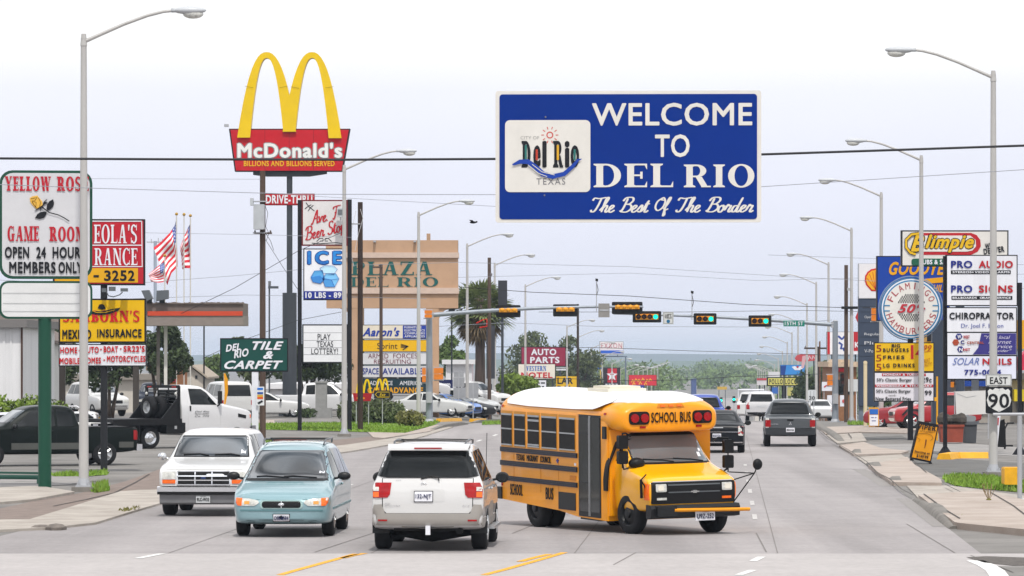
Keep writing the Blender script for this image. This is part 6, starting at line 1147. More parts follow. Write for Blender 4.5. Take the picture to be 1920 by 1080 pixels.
    def plate(s, ax, cy, cz, txt, w=.31, h=.16, off=.03, fc=SIGNW, ink=None):
        p = s.rect('number_plate', ax, cy - w / 2, cz - h / 2, cy + w / 2, cz + h / 2, fc, off, None, .01)
        f = s.rect('plate_frame', ax, cy - w / 2 - .012, cz - h / 2 - .012, cy + w / 2 + .012, cz + h / 2 + .012, BLACK, off - .006, p, .01)
        s.text(txt, ax, cy - w * .44, cz - h * .32, cy + w * .44, cz + h * .25, ink or M('232a55'), 'b', off + .006, p); return p
    def wheels(s, xs, r=.37, w=.25, track=.84, rim='alloy', steer=0, dual=()):
        s.wr = r
        for x in xs:
            for sg in (1, -1):
                e = MB(); e.lathe([(r * .60, -w / 2), (r * .86, -w / 2 - .005), (r * .96, -w / 2 + .02), (r, -w * .34), (r, w * .34), (r * .96, w / 2 - .02), (r * .86, w / 2 + .005), (r * .60, w / 2), (r * .60, -w / 2)], 28, 'y')
                if x in dual: o_ = len(e.v); e.lathe([(r * .60, -w / 2), (r * .86, -w / 2 - .005), (r * .96, -w / 2 + .02), (r, -w * .34), (r, w * .34), (r * .96, w / 2 - .02), (r * .86, w / 2 + .005), (r * .60, w / 2), (r * .60, -w / 2)], 28, 'y', (0, -sg * (w + .05), 0))
                t = e.build('wheel', RUB, s.root, 50, (x, sg * track, r)); t.rotation_euler.z = R(steer) if x == max(xs) else 0
                f = sg * (w / 2 - .015); m = MB()
                if rim == 'alloy':
                    m.lathe([(r * .62, f + sg * .005), (r * .56, f), (r * .54, f - sg * .07), (0, f - sg * .08)], 24, 'y')
                    for k in range(5):
                        a = 2 * pi * k / 5; p0 = Vector((cos(a) * r * .12, f - sg * .01, sin(a) * r * .12)); p1 = Vector((cos(a) * r * .57, f - sg * .015, sin(a) * r * .57)); m.tube([p0, p1], [r * .13, r * .1], 6)
                    m.lathe([(0, f + sg * .01), (r * .17, f), (r * .17, f - sg * .06)], 14, 'y')
                else: m.lathe([(r * .62, f + sg * .004), (r * .57, f - sg * .004), (r * .52, f - sg * .06), (r * .38, f - sg * .02), (r * .22, f - sg * .015), (r * .20, f + sg * .03), (0, f + sg * .035)], 24, 'y')
                m.build('rim', {'alloy': ALLOY, 'chrome': CHROME, 'steel': ALLOY, 'dark': PLAST}[rim], t, 40)
    def add(s, name, mb, ma, parent=None, smooth=40): return mb.build(name, ma, parent or s.root, smooth)
    def mirrors(s, x, z, y, ma=PLAST, sz=(.07, .12, .09), sides='+-'):
        for c in sides:
            sg = 1 if c == '+' else -1; m = MB().blob((x, sg * (y + sz[1]), z), sz, 10, 8).tube([(x + .02, sg * (y - .06), z - .05), (x, sg * (y + .03), z - .03)], .025, 6); o = s.add('mirror', m, ma, None, True)
            MB().lathe([(0, 0), (.72, .0)], 12, 'x').build('mirror_glass', GLASS, o).matrix_basis = Matrix.Translation((x - sz[0] * 1.0, sg * (y + sz[1]), z)) @ Matrix.Diagonal((1, sz[1], sz[2], 1))
    def screens(s, kind, front=True, rear=True, fm=WIND, rm=GLASS, inset=.05):
        st = s.st
        if front:
            c = {'suv': (5, 6), 'pickup': (5, 6), 'van': (5, 6), 'sedan': (5, 6), 'box': (4, 5)}[kind]; a, b = st[c[0]], st[c[1]]
            s.patch('windscreen', '+x', [(-a[6] + .0, a[3] + .04), (a[6] - .0, a[3] + .04), (b[6] - inset + .03, b[3] - .06), (-b[6] + inset - .03, b[3] - .06)], fm, .012, None, .07)
    def tilt(s, m):
        for o in s.root.children:
            if o.name.split('.')[0] != 'wheel': o.matrix_basis = m @ o.matrix_basis
def facing(Y, X, d=1, off=0): return 90 - math.degrees(math.atan(.05)) * 1 + off if d > 0 else 270 - math.degrees(math.atan(.05)) + off
# ------------------------------------------------------------------ 1 white sport utility seen from behind
def seq():
    v = Veh('sport_utility', 'clean white sport utility vehicle with roof rails, seen from behind in the turning lane', 'suv', -1.34, 76.7, 90 - 2.8); P = paint('dcdcdc'); SLV = mat('silver_cladding', 'a09c97', .4, metal=.3, vary=.05)
    v.wr = .385; v.body('suv', P, 1, 1, 1.0, (1.55, -1.5), .46); v.wheels((1.55, -1.5), .385, .27, .85)
    lg = [(-.885, 1.32), (-.70, 1.29), (.70, 1.29), (.885, 1.32), (.735, 1.75), (-.735, 1.75)]
    v.patch('rear_window', '-x', lg, GLASS, .02, None, .04)
    fr = v.patch('tailgate_seam', '-x', [(-.73, .66), (.73, .66), (.79, .72), (.80, 1.28), (-.80, 1.28), (-.79, .72)], BLACK, .002); v.patch('tailgate', '-x', [(-.715, .675), (.715, .675), (.775, .73), (.785, 1.275), (-.785, 1.275), (-.775, .73)], P, .007)
    b = v.patch('bumper', '-x', [(-.99, .46), (.99, .46), (1.0, .82), (.80, .83), (.74, .67), (-.74, .67), (-.80, .83), (-1.0, .82)], SLV, .035, None, .08, .14)
    for y0, y1 in ((.70, .86), (-.86, -.70)): v.rect('reflector', '-x', y0, .535, y1, .565, REDL, .045, b)
    for sg in (1, -1):
        t = v.patch('tail_light', '-x', [(sg * .655, 1.0), (sg * .70, .945), (sg * .955, .94), (sg * .965, 1.205), (sg * .63, 1.205)], REDL, .02, None, .06, .05)
        v.rect('reverse_lens', '-x', min(sg * .85, sg * .95), 1.06, max(sg * .85, sg * .95), 1.13, CLEARL, .027, t); v.rect('indicator_lens', '-x', min(sg * .85, sg * .95), .955, max(sg * .85, sg * .95), 1.045, AMBL, .027, t)
        v.add('mud_flap', MB().box((-1.98, sg * .86 - .15, .3), (-1.95, sg * .86 + .15, .52)), PLAST)
    v.rect('plate_recess', '-x', -.30, .87, .30, 1.09, mat('recess_white', 'c6c6c6', .4, vary=.03), .010, None, .04); v.plate('-x', .07, .965, '132-NJT', .31, .17)
    v.text('SEQUOIA', '-x', .48, .785, .75, .815, CHROME, 'i', .02); v.text('TOYOTA', '-x', .65, .835, .75, .85, CHROME, 'b', .02); v.text('SR5 V8', '-x', -.73, .79, -.60, .815, CHROME, 'i', .02); v.text('4x4', '-x', .46, 1.235, .56, 1.255, CHROME, 'i', .02)
    e = v.add('emblem', MB().lathe([(.042, -.004), (.05, .0), (.042, .004)], 20, 'x'), CHROME); e.matrix_basis = Matrix.Translation((v.hit('-x', .07, 1.175)[0].x - .012, .07, 1.175)) @ Matrix.Diagonal((1, 1.0, .75, 1)); v.add('emblem_bar', MB().box((-.003, -.025, -.005), (.003, .025, .005)), CHROME, e)
    sp = v.add('spoiler', MB().add([(-2.16, -.72, 1.87), (-2.16, .72, 1.87), (-2.46, .70, 1.80), (-2.46, -.70, 1.80), (-2.16, -.72, 1.80), (-2.16, .72, 1.80), (-2.47, .70, 1.765), (-2.47, -.70, 1.765)], [(0, 1, 2, 3), (7, 6, 5, 4), (0, 3, 7, 4), (1, 5, 6, 2), (2, 6, 7, 3), (0, 4, 5, 1)]), P, None, 60); v.add('brake_light', MB().box((-2.478, -.24, 1.79), (-2.46, .24, 1.812)), REDL, sp)
    for sg in (1, -1): v.add('roof_rail', MB().tube([(-2.0, sg * .62, 1.86), (-1.9, sg * .63, 1.90), (-.9, sg * .64, 1.925), (.1, sg * .63, 1.90), (.25, sg * .62, 1.84)], .018, 6), mat('rail_grey', '5d5f63', .4, metal=.4))
    for x in (-1.75, -.4): v.add('roof_crossbar', MB().tube([(x, -.63, 1.91), (x, 0, 1.92), (x, .63, 1.91)], .012, 6), BLACK)
    v.add('rear_wiper', MB().tube([(-2.56, -.2, 1.24), (-2.55, -.18, 1.3), (-2.52, -.05, 1.315), (-2.53, .12, 1.27)], .013, 5), BLACK)
    v.mirrors(.95, 1.2, .99, PLAST, (.08, .13, .1)); v.add('hitch', MB().box((-2.68, -.05, .30), (-2.55, .03, .46)), SIGNW); v.add('undercarriage', MB().tube([(-1.5, -.8, .36), (-1.5, 0, .30), (-1.5, .8, .36)], [.1, .17, .1], 8).box((-2.45, -.6, .36), (-2.35, .6, .5)).tube([(-2.5, -.55, .36), (-1.8, -.55, .38)], .06, 8), UNDER)
    side = [(-2.3, 1.23), (-1.5, 1.21), (.1, 1.21), (1.0, 1.22), (.45, 1.72), (-.2, 1.76), (-2.0, 1.75)]
    v.both('side_window', [(-2.36, 1.23), (-1.45, 1.22), (-1.45, 1.74), (-2.15, 1.73)], GLASS); v.both('side_window', [(-1.38, 1.22), (-.3, 1.22), (-.3, 1.75), (-1.38, 1.745)], GLASS); v.both('side_window', [(-.23, 1.22), (.85, 1.22), (.38, 1.66), (.1, 1.75), (-.23, 1.75)], GLASS)
    v.both('side_cladding', [(-2.55, .40), (-2.0, .42), (-1.98, .60), (-2.55, .60)], SLV, .02); v.both('side_cladding', [(-.98, .36), (1.05, .36), (1.05, .56), (-.98, .56)], SLV, .02)
    for sg in (1, -1): v.add('running_board', MB().box((-.95, sg * 1.0 - .08, .34), (1.0, sg * 1.0 + .06, .39)), ALLOY)
    for x in (-.35, .85):
        for sg in (1, -1): v.add('door_handle', MB().blob((x - .1, sg * 1.0, 1.05), (.09, .025, .025), 8, 6), CHROME)
    v.add('antenna', MB().tube([(1.3, -.8, 1.15), (1.3, -.82, 2.0)], .006, 5), BLACK); v.screens('suv'); v.rect('filler_panel', '+x', -.6, .6, .6, .85, BLACK, .01)
    for sg in (1, -1): v.rect('headlight', '+x', min(sg * .6, sg * .85), .75, max(sg * .6, sg * .85), .9, CLEARL, .01)
seq()
# ------------------------------------------------------------------ 2 pale turquoise minivan
def wind():
    v = Veh('minivan', 'pale turquoise minivan with roof rack and amber cornered headlights', 'minivan', -4.22, 82.4, 270 - 2.2); P = mat('car_paint_turquoise', '86a6ae', .28, metal=.25, coat=.9, vary=.03)
    v.wr = .34; v.body('van', P, 1, .985, 1, (1.55, -1.5), .41); v.wheels((1.55, -1.5), .34, .22, .81); v.patch('windscreen', '+x', [(-.83, 1.085), (.83, 1.085), (.80, 1.15), (.665, 1.60), (-.665, 1.60), (-.80, 1.15)], WIND, .012, None, .045)
    hood = v.patch('bonnet_seam', '+x', [(-.80, 1.02), (-.86, .76), (-.42, .70), (.42, .70), (.86, .76), (.80, 1.02)], mat('turquoise_dark', '5c8288', .4), .001, None, .08, .01); v.patch('bonnet', '+x', [(-.78, 1.03), (-.84, .77), (-.40, .715), (.40, .715), (.84, .77), (.78, 1.03)], P, .004, None, .08, .012)
    v.patch('cowl', '+x', [(-.80, 1.04), (.80, 1.04), (.77, 1.09), (-.77, 1.09)], BLACK, .012)
    v.patch('grille_surround', '+x', rrect(-.40, .545, .40, .70, .05), mat('chrome_teal', 'a9c4c0', .2, metal=.6), .012, None, .06); v.patch('grille', '+x', rrect(-.365, .562, .365, .685, .05), BLACK, .02, None, .06)
    v.rect('grille_bar', '+x', -.008, .562, .008, .685, ALLOY, .028); e = v.add('emblem', MB().blob((0, 0, 0), (.02, .06, .032), 14, 8), CHROME); e.location = v.hit('+x', 0, .625)[0] + Vector((.03, 0, 0))
    for sg in (1, -1):
        h = v.patch('headlight', '+x', [(sg * .42, .655), (sg * .50, .60), (sg * .82, .60), (sg * .86, .66), (sg * .86, .745), (sg * .60, .735), (sg * .44, .70)], CLEARL, .016, None, .05, .06)
        v.patch('indicator', '+x', [(sg * .75, .60), (sg * .83, .605), (sg * .87, .66), (sg * .87, .75), (sg * .74, .745)], AMBL, .022, h, .05); v.rect('bulb', '+x', min(sg * .60, sg * .70), .63, max(sg * .60, sg * .70), .69, mat('bulb_amber', 'd89a4a', .3), .021, h)
        v.patch('fog_recess', '+x', [(sg * .49, .25), (sg * .50, .315), (sg * .66, .325), (sg * .66, .25)], BLACK, .006, None, .06)
    v.rect('bumper_lip', '+x', -.78, .50, .78, .53, mat('turquoise_dark', ''), .012, None, .012); v.patch('air_intake', '+x', [(-.45, .23), (.45, .23), (.42, .335), (-.42, .335)], BLACK, .006, None, .08)
    v.plate('+x', 0, .375, 'OSB-8584', .3, .13, .03)
    for y, e_ in ((-.40, -.72), (.12, -.28)): v.add('wiper', MB().tube([v.hit('+x', y + .45, 1.10)[0] + Vector((.03, 0, 0)), v.hit('+x', y, 1.13)[0] + Vector((.03, 0, 0)), v.hit('+x', y - .18, 1.12)[0] + Vector((.03, 0, 0))], .012, 5), BLACK)
    v.mirrors(1.0, 1.12, .93, PLAST, (.07, .13, .08)); v.add('inner_mirror', MB().blob((.55, 0, 1.5), (.02, .09, .03), 8, 6), BLACK)
    for sg in (1, -1): v.add('roof_rail', MB().tube([(-.05, sg * .58, 1.7), (-.35, sg * .6, 1.79), (-1.8, sg * .6, 1.79), (-2.0, sg * .58, 1.71)], .018, 6), mat('rail_grey', ''))
    for x in (-.5, -1.5): v.add('roof_crossbar', MB().tube([(x, -.6, 1.79), (x, .6, 1.79)], .012, 6), BLACK)
    v.both('side_window', [(.95, 1.08), (.0, 1.06), (.0, 1.58), (.32, 1.55)], GLASS); v.both('side_window', [(-.08, 1.06), (-1.2, 1.08), (-1.2, 1.62), (-.08, 1.62)], GLASS); v.both('side_window', [(-1.28, 1.08), (-2.2, 1.10), (-2.05, 1.56), (-1.28, 1.6)], GLASS)
    v.both('side_moulding', [(-2.3, .52), (2.0, .52), (2.0, .56), (-2.3, .56)], mat('turquoise_dark', ''), .012)
    for sg in (1, -1): v.add('door_handle', MB().blob((.1, sg * .955, .95), (.08, .025, .025), 8, 6), P)
    v.rect('sticker', '+x', .60, 1.18, .70, 1.22, SIGNW, .014); v.add('antenna', MB().tube([(1.2, .84, 1.0), (1.22, 1.06, 1.02)], .005, 5), SIGNW); v.patch('rear_window', '-x', [(-.66, 1.12), (.66, 1.12), (.58, 1.55), (-.58, 1.55)], GLASS, .006)
    for sg in (1, -1): v.rect('tail_light', '-x', min(sg * .74, sg * .9), .75, max(sg * .74, sg * .9), 1.0, REDL, .012)
wind()
# ------------------------------------------------------------------ 3 white truck with chrome grille
def bronco():
    v = Veh('pickup_truck', 'boxy white truck with square chrome barred grille behind the turquoise minivan', 'truck', -6.42, 92.8, 270 - 2.6); P = paint('e2e2e2')
    st = [(2.42, .56, .78, .80, .86, .90, .82), (2.38, .50, .95, .97, .92, .945, .86), (2.3, .44, 1.02, 1.04, .95, .97, .88), (1.7, .42, 1.08, 1.12, .96, .985, .88), (1.10, .42, 1.13, 1.19, .965, .985, .87), (.98, .42, 1.15, 1.25, .965, .985, .85), (.42, .42, 1.17, 1.68, .965, .985, .73), (.2, .42, 1.18, 1.77, .965, .985, .74), (-.6, .42, 1.18, 1.82, .965, .985, .75), (-2.0, .44, 1.18, 1.80, .965, .98, .75), (-2.3, .46, 1.17, 1.76, .96, .975, .74), (-2.4, .5, 1.1, 1.3, .95, .96, .78), (-2.43, .55, .9, .95, .92, .93, .8)]
    v.wr = .39; v.body('suv', P, 1, 1, 1, (1.45, -1.35), .48, st); v.wheels((1.45, -1.35), .39, .27, .83, 'chrome')
    v.patch('windscreen', '+x', [(-.79, 1.26), (.79, 1.26), (.70, 1.66), (-.70, 1.66)], WIND, .012, None, .05); v.patch('windscreen_gasket', '+x', [(-.82, 1.235), (.82, 1.235), (.72, 1.69), (-.72, 1.69)], BLACK, .006, None, .05, .01)
    v.rect('front_panel', '+x', -.90, .655, .90, .985, WHITE, .03, None, .03, .1, .1)
    f = v.rect('grille_frame', '+x', -.57, .67, .57, .975, CHROME, .05, None, .02, .15, .06); v.rect('grille', '+x', -.545, .69, .545, .955, BLACK, .056, f, .01)
    for y in (-.18, .18): v.rect('grille_bar', '+x', y - .012, .69, y + .012, .955, CHROME, .066, f)
    for z in (.775, .865): v.rect('grille_bar', '+x', -.545, z - .012, .545, z + .012, CHROME, .068, f)
    e = v.add('emblem', MB().blob((0, 0, 0), (.015, .06, .025), 12, 8), M('2c3e6a', .3)); e.location = (v.hit('+x', 0, .82)[0].x + .085, 0, .82)
    for sg in (1, -1):
        h = v.rect('headlight', '+x', min(sg * .60, sg * .88), .80, max(sg * .60, sg * .88), .955, CLEARL, .05, None, .01, .1, .06); v.rect('headlight_rim', '+x', min(sg * .59, sg * .89), .79, max(sg * .59, sg * .89), .965, ALLOY, .045, h, .01)
        v.rect('indicator', '+x', min(sg * .60, sg * .88), .705, max(sg * .60, sg * .88), .785, AMBL, .05, None, .01)
    bm = MB(); bm.prism([(2.40, .47), (2.56, .50), (2.56, .63), (2.40, .645)], -.98, .98); v.add('bumper', bm, CHROME); v.add('bumper_strip', MB().box((2.555, -.97, .475), (2.575, .97, .535)), BLACK); v.add('valance', MB().prism([(2.38, .26), (2.50, .30), (2.53, .47), (2.38, .48)], -.93, .93), mat('valance_grey', '77787b', .5, vary=.1))
    p = v.add('number_plate', MB().box((2.53, -.15, .30), (2.548, .15, .45)), M('bfc2c4')); v.setbvh(p.data); v.text('9LC-W33', '+x', -.13, .335, .13, .41, INK, 'B', .006, p); v.text('TEXAS', '+x', -.06, .42, .06, .44, INK, '', .006, p); v.setbvh(v.bo.data)
    for y in (-.05, .62): v.add('wiper', MB().tube([v.hit('+x', y - .55, 1.29)[0] + Vector((.03, 0, 0)), v.hit('+x', y - .2, 1.305)[0] + Vector((.03, 0, 0)), v.hit('+x', y, 1.27)[0] + Vector((.03, 0, 0))], .013, 5), BLACK)
    v.mirrors(.75, 1.24, 1.0, CHROME, (.06, .1, .085)); v.rect('bonnet_seam', '+x', -.82, 1.0, .82, 1.008, mat('recess_white', ''), .012); v.rect('sticker', '+x', .63, 1.3, .73, 1.4, SIGNW, .012)
    v.both('side_window', [(.72, 1.23), (-.2, 1.23), (-.2, 1.70), (.2, 1.70)], GLASS); v.both('side_window', [(-.35, 1.23), (-2.1, 1.23), (-2.05, 1.69), (-.35, 1.71)], GLASS)
    v.add('undercarriage', MB().box((-2.0, -.6, .36), (2.2, .6, .46)).tube([(1.45, -.8, .39), (1.45, .8, .39)], .09, 8).tube([(-1.35, -.8, .39), (-1.35, .8, .39)], .09, 8), UNDER); v.add('inner_mirror', MB().blob((.5, 0, 1.58), (.02, .1, .03), 8, 6), BLACK)
    for sg in (1, -1): v.rect('tail_light', '-x', min(sg * .78, sg * .92), .8, max(sg * .78, sg * .92), 1.1, REDL, .012)
bronco()
# ------------------------------------------------------------------ 4 generic parked and moving cars
def car(name, label, kind, pc, px, Y, hdg, L=None, H=None, rim='alloy', cat='car', detail='', wr=None, tint=GLASS, group=None, X=None, plate=None, dz=0):
    l0, w0, h0, _ = KINDS[kind]; sx, sz = (L or l0) / l0, (H or h0) / h0
    X = (px - CX) * Y / F if X is None else X; v = Veh(name, label, cat, X, Y, hdg, group); v.root.location.z += dz; P = paint(pc) if isinstance(pc, str) else pc
    ax = {'suv': (1.55, -1.5), 'pickup': (1.75, -1.75), 'van': (1.55, -1.5), 'sedan': (1.5, -1.4), 'box': (1.75, -1.75)}[kind]; ax = tuple(a * sx for a in ax); wr = wr or {'sedan': .33, 'van': .33}.get(kind, .38)
    v.wr = wr; v.body(kind, P, sx, 1, sz, ax, wr + .07); v.wheels(ax, wr, .24, w0 / 2 - .13, rim); v.screens(kind)
    S = lambda pts: [(a * sx, b * sz) for a, b in pts]
    W_ = {'suv': ([(-2.3, 1.23), (-1.45, 1.22), (-1.45, 1.74), (-2.12, 1.73)], [(-1.38, 1.22), (-.3, 1.22), (-.3, 1.75), (-1.38, 1.745)], [(-.23, 1.22), (.88, 1.22), (.38, 1.68), (.1, 1.75), (-.23, 1.75)]),
          'pickup': ([(-.78, 1.22), (-.28, 1.22), (-.28, 1.74), (-.74, 1.70)], [(-.2, 1.22), (1.02, 1.22), (.55, 1.66), (.3, 1.74), (-.2, 1.75)]),
          'van': ([(.95, 1.08), (.0, 1.06), (.0, 1.58), (.32, 1.55)], [(-.08, 1.06), (-1.2, 1.08), (-1.2, 1.62), (-.08, 1.62)], [(-1.28, 1.08), (-2.2, 1.10), (-2.05, 1.56), (-1.28, 1.6)]),
          'sedan': ([(-1.5, 1.0), (-.55, .99), (-.55, 1.38), (-1.05, 1.35)], [(-.48, .99), (.62, .98), (.02, 1.34), (-.2, 1.39), (-.48, 1.39)]),
          'box': ([(1.5, 1.28), (.6, 1.26), (.6, 1.93), (1.0, 1.9)], [(.4, 1.28), (-.9, 1.28), (-.9, 1.93), (.4, 1.94)], [(-1.05, 1.28), (-2.5, 1.28), (-2.45, 1.9), (-1.05, 1.93)])}[kind]
    for p in W_: v.both('side_window', S(p), tint)
    hw = w0 / 2
    for sg in (1, -1):
        a, b = sorted((sg * hw * .58, sg * hw * .88)); z = {'sedan': .66, 'van': .66}.get(kind, .84) * sz
        v.rect('headlight', '+x', a, z - .07, b, z + .07, CLEARL, .014, None, .03)
        z2 = {'sedan': .8, 'van': .85}.get(kind, .92) * sz; c, d = sorted((sg * hw * .74, sg * hw * .94)); v.rect('tail_light', '-x', c, z2 - .13, d, z2 + .13, REDL, .014, None, .02)
        for q in W_[-1:]: v.add('door_handle', MB().blob((q[0][0] * sx + .15, sg * hw * .985, (q[0][1] - .14) * sz), (.08, .025, .022), 8, 6), P if pc != 'x' else CHROME)
    zg = {'sedan': .56, 'van': .5}.get(kind, .8) * sz; v.rect('grille', '+x', -hw * .5, zg - .09, hw * .5, zg + .09, BLACK, .012, None, .03); v.rect('bumper', '+x', -hw * .8, zg - .36 if kind not in ('sedan', 'van') else zg - .2, hw * .8, zg - .2 if kind not in ('sedan', 'van') else zg - .14, CHROME if kind in ('pickup', 'suv') else BLACK, .014)
    rs = {'suv': [(-.72, 1.26), (.72, 1.26), (.62, 1.72), (-.62, 1.72)], 'pickup': [(-.74, 1.26), (.74, 1.26), (.62, 1.72), (-.62, 1.72)], 'van': [(-.68, 1.12), (.68, 1.12), (.58, 1.58), (-.58, 1.58)], 'sedan': [(-.66, 1.06), (.66, 1.06), (.52, 1.37), (-.52, 1.37)], 'box': [(-.75, 1.28), (.75, 1.28), (.68, 1.9), (-.68, 1.9)]}[kind]
    v.patch('rear_window', '-x', [(a, b * sz) for a, b in rs], tint, .01, None, .08); v.mirrors({'sedan': .7, 'van': 1.0, 'box': 1.5, 'suv': .95, 'pickup': 1.1}[kind] * sx, {'sedan': 1.0, 'van': 1.1, 'box': 1.35}.get(kind, 1.22) * sz, hw, P if detail == 'pm' else PLAST)
    if plate: v.plate('-x', 0, (.62 if kind in ('sedan', 'van') else .62) * sz, plate, .31, .15, .04)
    return v
# dark green pickup, side on
v = car('pickup_truck', 'dark green pickup truck parked side on behind green and pale posts', 'pickup', '101716', 76, 132.8, 180 + 22, 5.75, 1.88, cat='truck', X=(76 - 960) * 132.8 / F)
v.both('side_band', [(-2.72, .56), (-2.25, .56), (-2.25, .74), (-2.72, .74)], mat('pewter', '5d5f5c', .35, metal=.4), .012); v.both('side_band', [(-1.25, .52), (1.2, .52), (1.2, .72), (-1.25, .72)], mat('pewter', ''), .012)
for sg in '+-': v.patch('tail_light', sg + 'y', [(-2.82, .80), (-2.72, .80), (-2.72, 1.10), (-2.82, 1.10)], REDL, .012)
v.add('rear_bumper', MB().box((-3.02, -.92, .46), (-2.84, .92, .66)), CHROME); [v.add('bed_rail', MB().box((-2.8, y, 1.185), (-1.1, y + .055, 1.215)), BLACK) for y in (.9, -.955)]; v.add('bed_floor', MB().box((-2.75, -.86, 1.16), (-1.1, .86, 1.205)), BLACK)
for pts in ([(-.92, .5), (-.90, .5), (-.90, 1.15), (-.92, 1.15)], [(-.25, .5), (-.24, .5), (-.24, 1.2), (-.25, 1.2)], [(1.2, .7), (1.21, .7), (1.15, 1.15), (1.14, 1.15)]): v.both('door_seam', pts, BLACK, .004, .2)
# flatbed
def flatbed():
    v = Veh('flatbed_truck', 'white cab flatbed truck with black deck, headache rack and spare wheel', 'truck', -12.18, 158.8, 38); v.root.scale.z = .95; P = paint('e4e4e6')
    st = [(2.45, .75, 1.15, 1.18, .78, .82, .72), (2.38, .62, 1.36, 1.40, .88, .92, .80), (2.2, .58, 1.46, 1.52, .94, .98, .80), (1.5, .55, 1.56, 1.64, .96, 1.0, .82), (1.15, .5, 1.62, 1.72, .98, 1.0, .82), (1.0, .5, 1.64, 1.85, .98, 1.0, .80), (.42, .5, 1.66, 2.34, .98, 1.0, .74), (.2, .5, 1.66, 2.43, .98, 1.0, .75), (-.5, .5, 1.66, 2.46, .98, 1.0, .76), (-.72, .5, 1.66, 2.40, .98, 1.0, .75), (-.78, .55, 1.6, 2.2, .97, .99, .78), (-.8, .7, 1.4, 1.8, .9, .95, .8)]
    v.wr = .42; v.body('suv', P, 1, 1, 1, (1.65,), .52, st); v.wheels((1.65, -2.15), .42, .24, .86, 'chrome', 0, (-2.15,))
    v.patch('windscreen', '+x', [(-.8, 1.82), (.8, 1.82), (.7, 2.28), (-.7, 2.28)], WIND, .006); v.both('side_window', [(-.38, 1.70), (.78, 1.68), (.42, 2.15), (.2, 2.30), (-.38, 2.32)], GLASS); v.patch('rear_window', '-x', [(-.6, 1.75), (.6, 1.75), (.6, 2.25), (-.6, 2.25)], GLASS)
    for pts in ([(-.5, .75), (-.49, .75), (-.49, 2.33), (-.5, 2.33)], [(.95, .75), (.96, .75), (.9, 1.66), (.89, 1.66)]): v.both('door_seam', pts, mat('recess_white', ''), .004, .2)
    v.both('fender_vent', [(1.72, 1.34), (2.1, 1.26), (2.08, 1.14), (1.72, 1.2)], BLACK, .012)
    for sg in '+-': v.patch('indicator', sg + 'y', [(2.28, 1.16), (2.4, 1.14), (2.4, 1.28), (2.28, 1.3)], AMBL, .014)
    for t, z in (('Del Rio', 1.42), ('TILE & CARPET', 1.33), ('Co. 775', 1.24)): v.text(t, '-y', -.22, z - .03, .42, z + .035, INK, 'i', .012)
    v.add('door_handle', MB().box((-.44, -1.01, 1.45), (-.38, -.985, 1.65)), BLACK); v.add('door_handle', MB().box((-.44, .985, 1.45), (-.38, 1.01, 1.65)), BLACK)
    for sg in (1, -1): v.add('mirror', MB().box((.78, sg * 1.12 - .09, 1.72), (.86, sg * 1.12 + .09, 2.22)).tube([(.8, sg * .95, 1.62), (.82, sg * 1.1, 1.7)], .03, 6), BLACK)
    v.add('bumper', MB().box((2.4, -.95, .62), (2.56, .95, .86)), CHROME)
    dk = MB().box((-3.9, -1.15, 1.02), (-.88, 1.15, 1.16)); v.add('deck', dk, BLACK)
    v.add('frame_rail', MB().box((-3.8, -.5, .62), (1.2, .5, .98)), UNDER); v.add('tool_box', MB().box((-1.55, -1.13, .58), (-.72, -.7, 1.0)), BLACK); v.add('tool_box_latch', MB().box((-1.2, -1.14, .76), (-1.1, -1.125, .88)), ALLOY); v.add('side_skirt', MB().box((-3.88, -1.16, .92), (-.88, -1.12, 1.06)), BLACK)
    v.add('mud_flap', MB().box((-2.75, -1.12, .32), (-2.72, -.55, 1.0)), BLACK)
    rk = MB()
    for y in (-1.08, 1.08): rk.box((-1.02, y - .05, 1.16), (-.94, y + .05, 2.42)); rk.add([(-1.02, y - .03, 1.16), (-1.75, y - .03, 1.16), (-1.02, y - .03, 2.0), (-1.02, y + .03, 1.16), (-1.75, y + .03, 1.16), (-1.02, y + .03, 2.0)], [(0, 1, 2), (5, 4, 3), (0, 3, 4, 1), (1, 4, 5, 2), (2, 5, 3, 0)])
    rk.box((-1.02, -1.08, 2.34), (-.94, 1.08, 2.46)).box((-1.01, -1.05, 1.16), (-.95, 1.05, 1.72))
    for z in (1.84, 1.98, 2.12, 2.24): rk.box((-1.0, -1.05, z), (-.96, 1.05, z + .035))
    for y in (-.4, .3): rk.box((-1.0, y, 1.7), (-.96, y + .03, 2.36))
    r = v.add('headache_rack', rk, BLACK, None, None)
    for y in (-.9, -.75, .75, .9): v.add('rack_lamp', MB().blob((-1.03, y, 2.38), (.03, .07, .035), 8, 6), REDL, r)
    for y in (-.98, .98): v.add('work_lamp', MB().blob((-1.05, y, 2.12), (.04, .07, .07), 8, 6), CLEARL, r)
    t = v.add('spare_wheel', MB().lathe([(.24, -.12), (.38, -.13), (.43, -.08), (.43, .08), (.38, .13), (.24, .12)], 26, 'x', (-1.42, .25, 1.60)), RUB, None, 50); v.add('spare_rim', MB().lathe([(.25, -.11), (.22, -.1), (.2, .02), (.06, .03), (0, .03)], 22, 'x', (-1.42, .25, 1.60)), ALLOY, t); v.add('spare_wheel', MB().lathe([(.24, -.12), (.38, -.13), (.43, -.08), (.43, .08), (.38, .13), (.24, .12)], 26, 'x', (-1.15, .0, 1.60)), RUB, None, 50)
    v.add('number_plate', MB().box((-3.93, -.15, .8), (-3.9, .15, .95)), SIGNW)
flatbed()
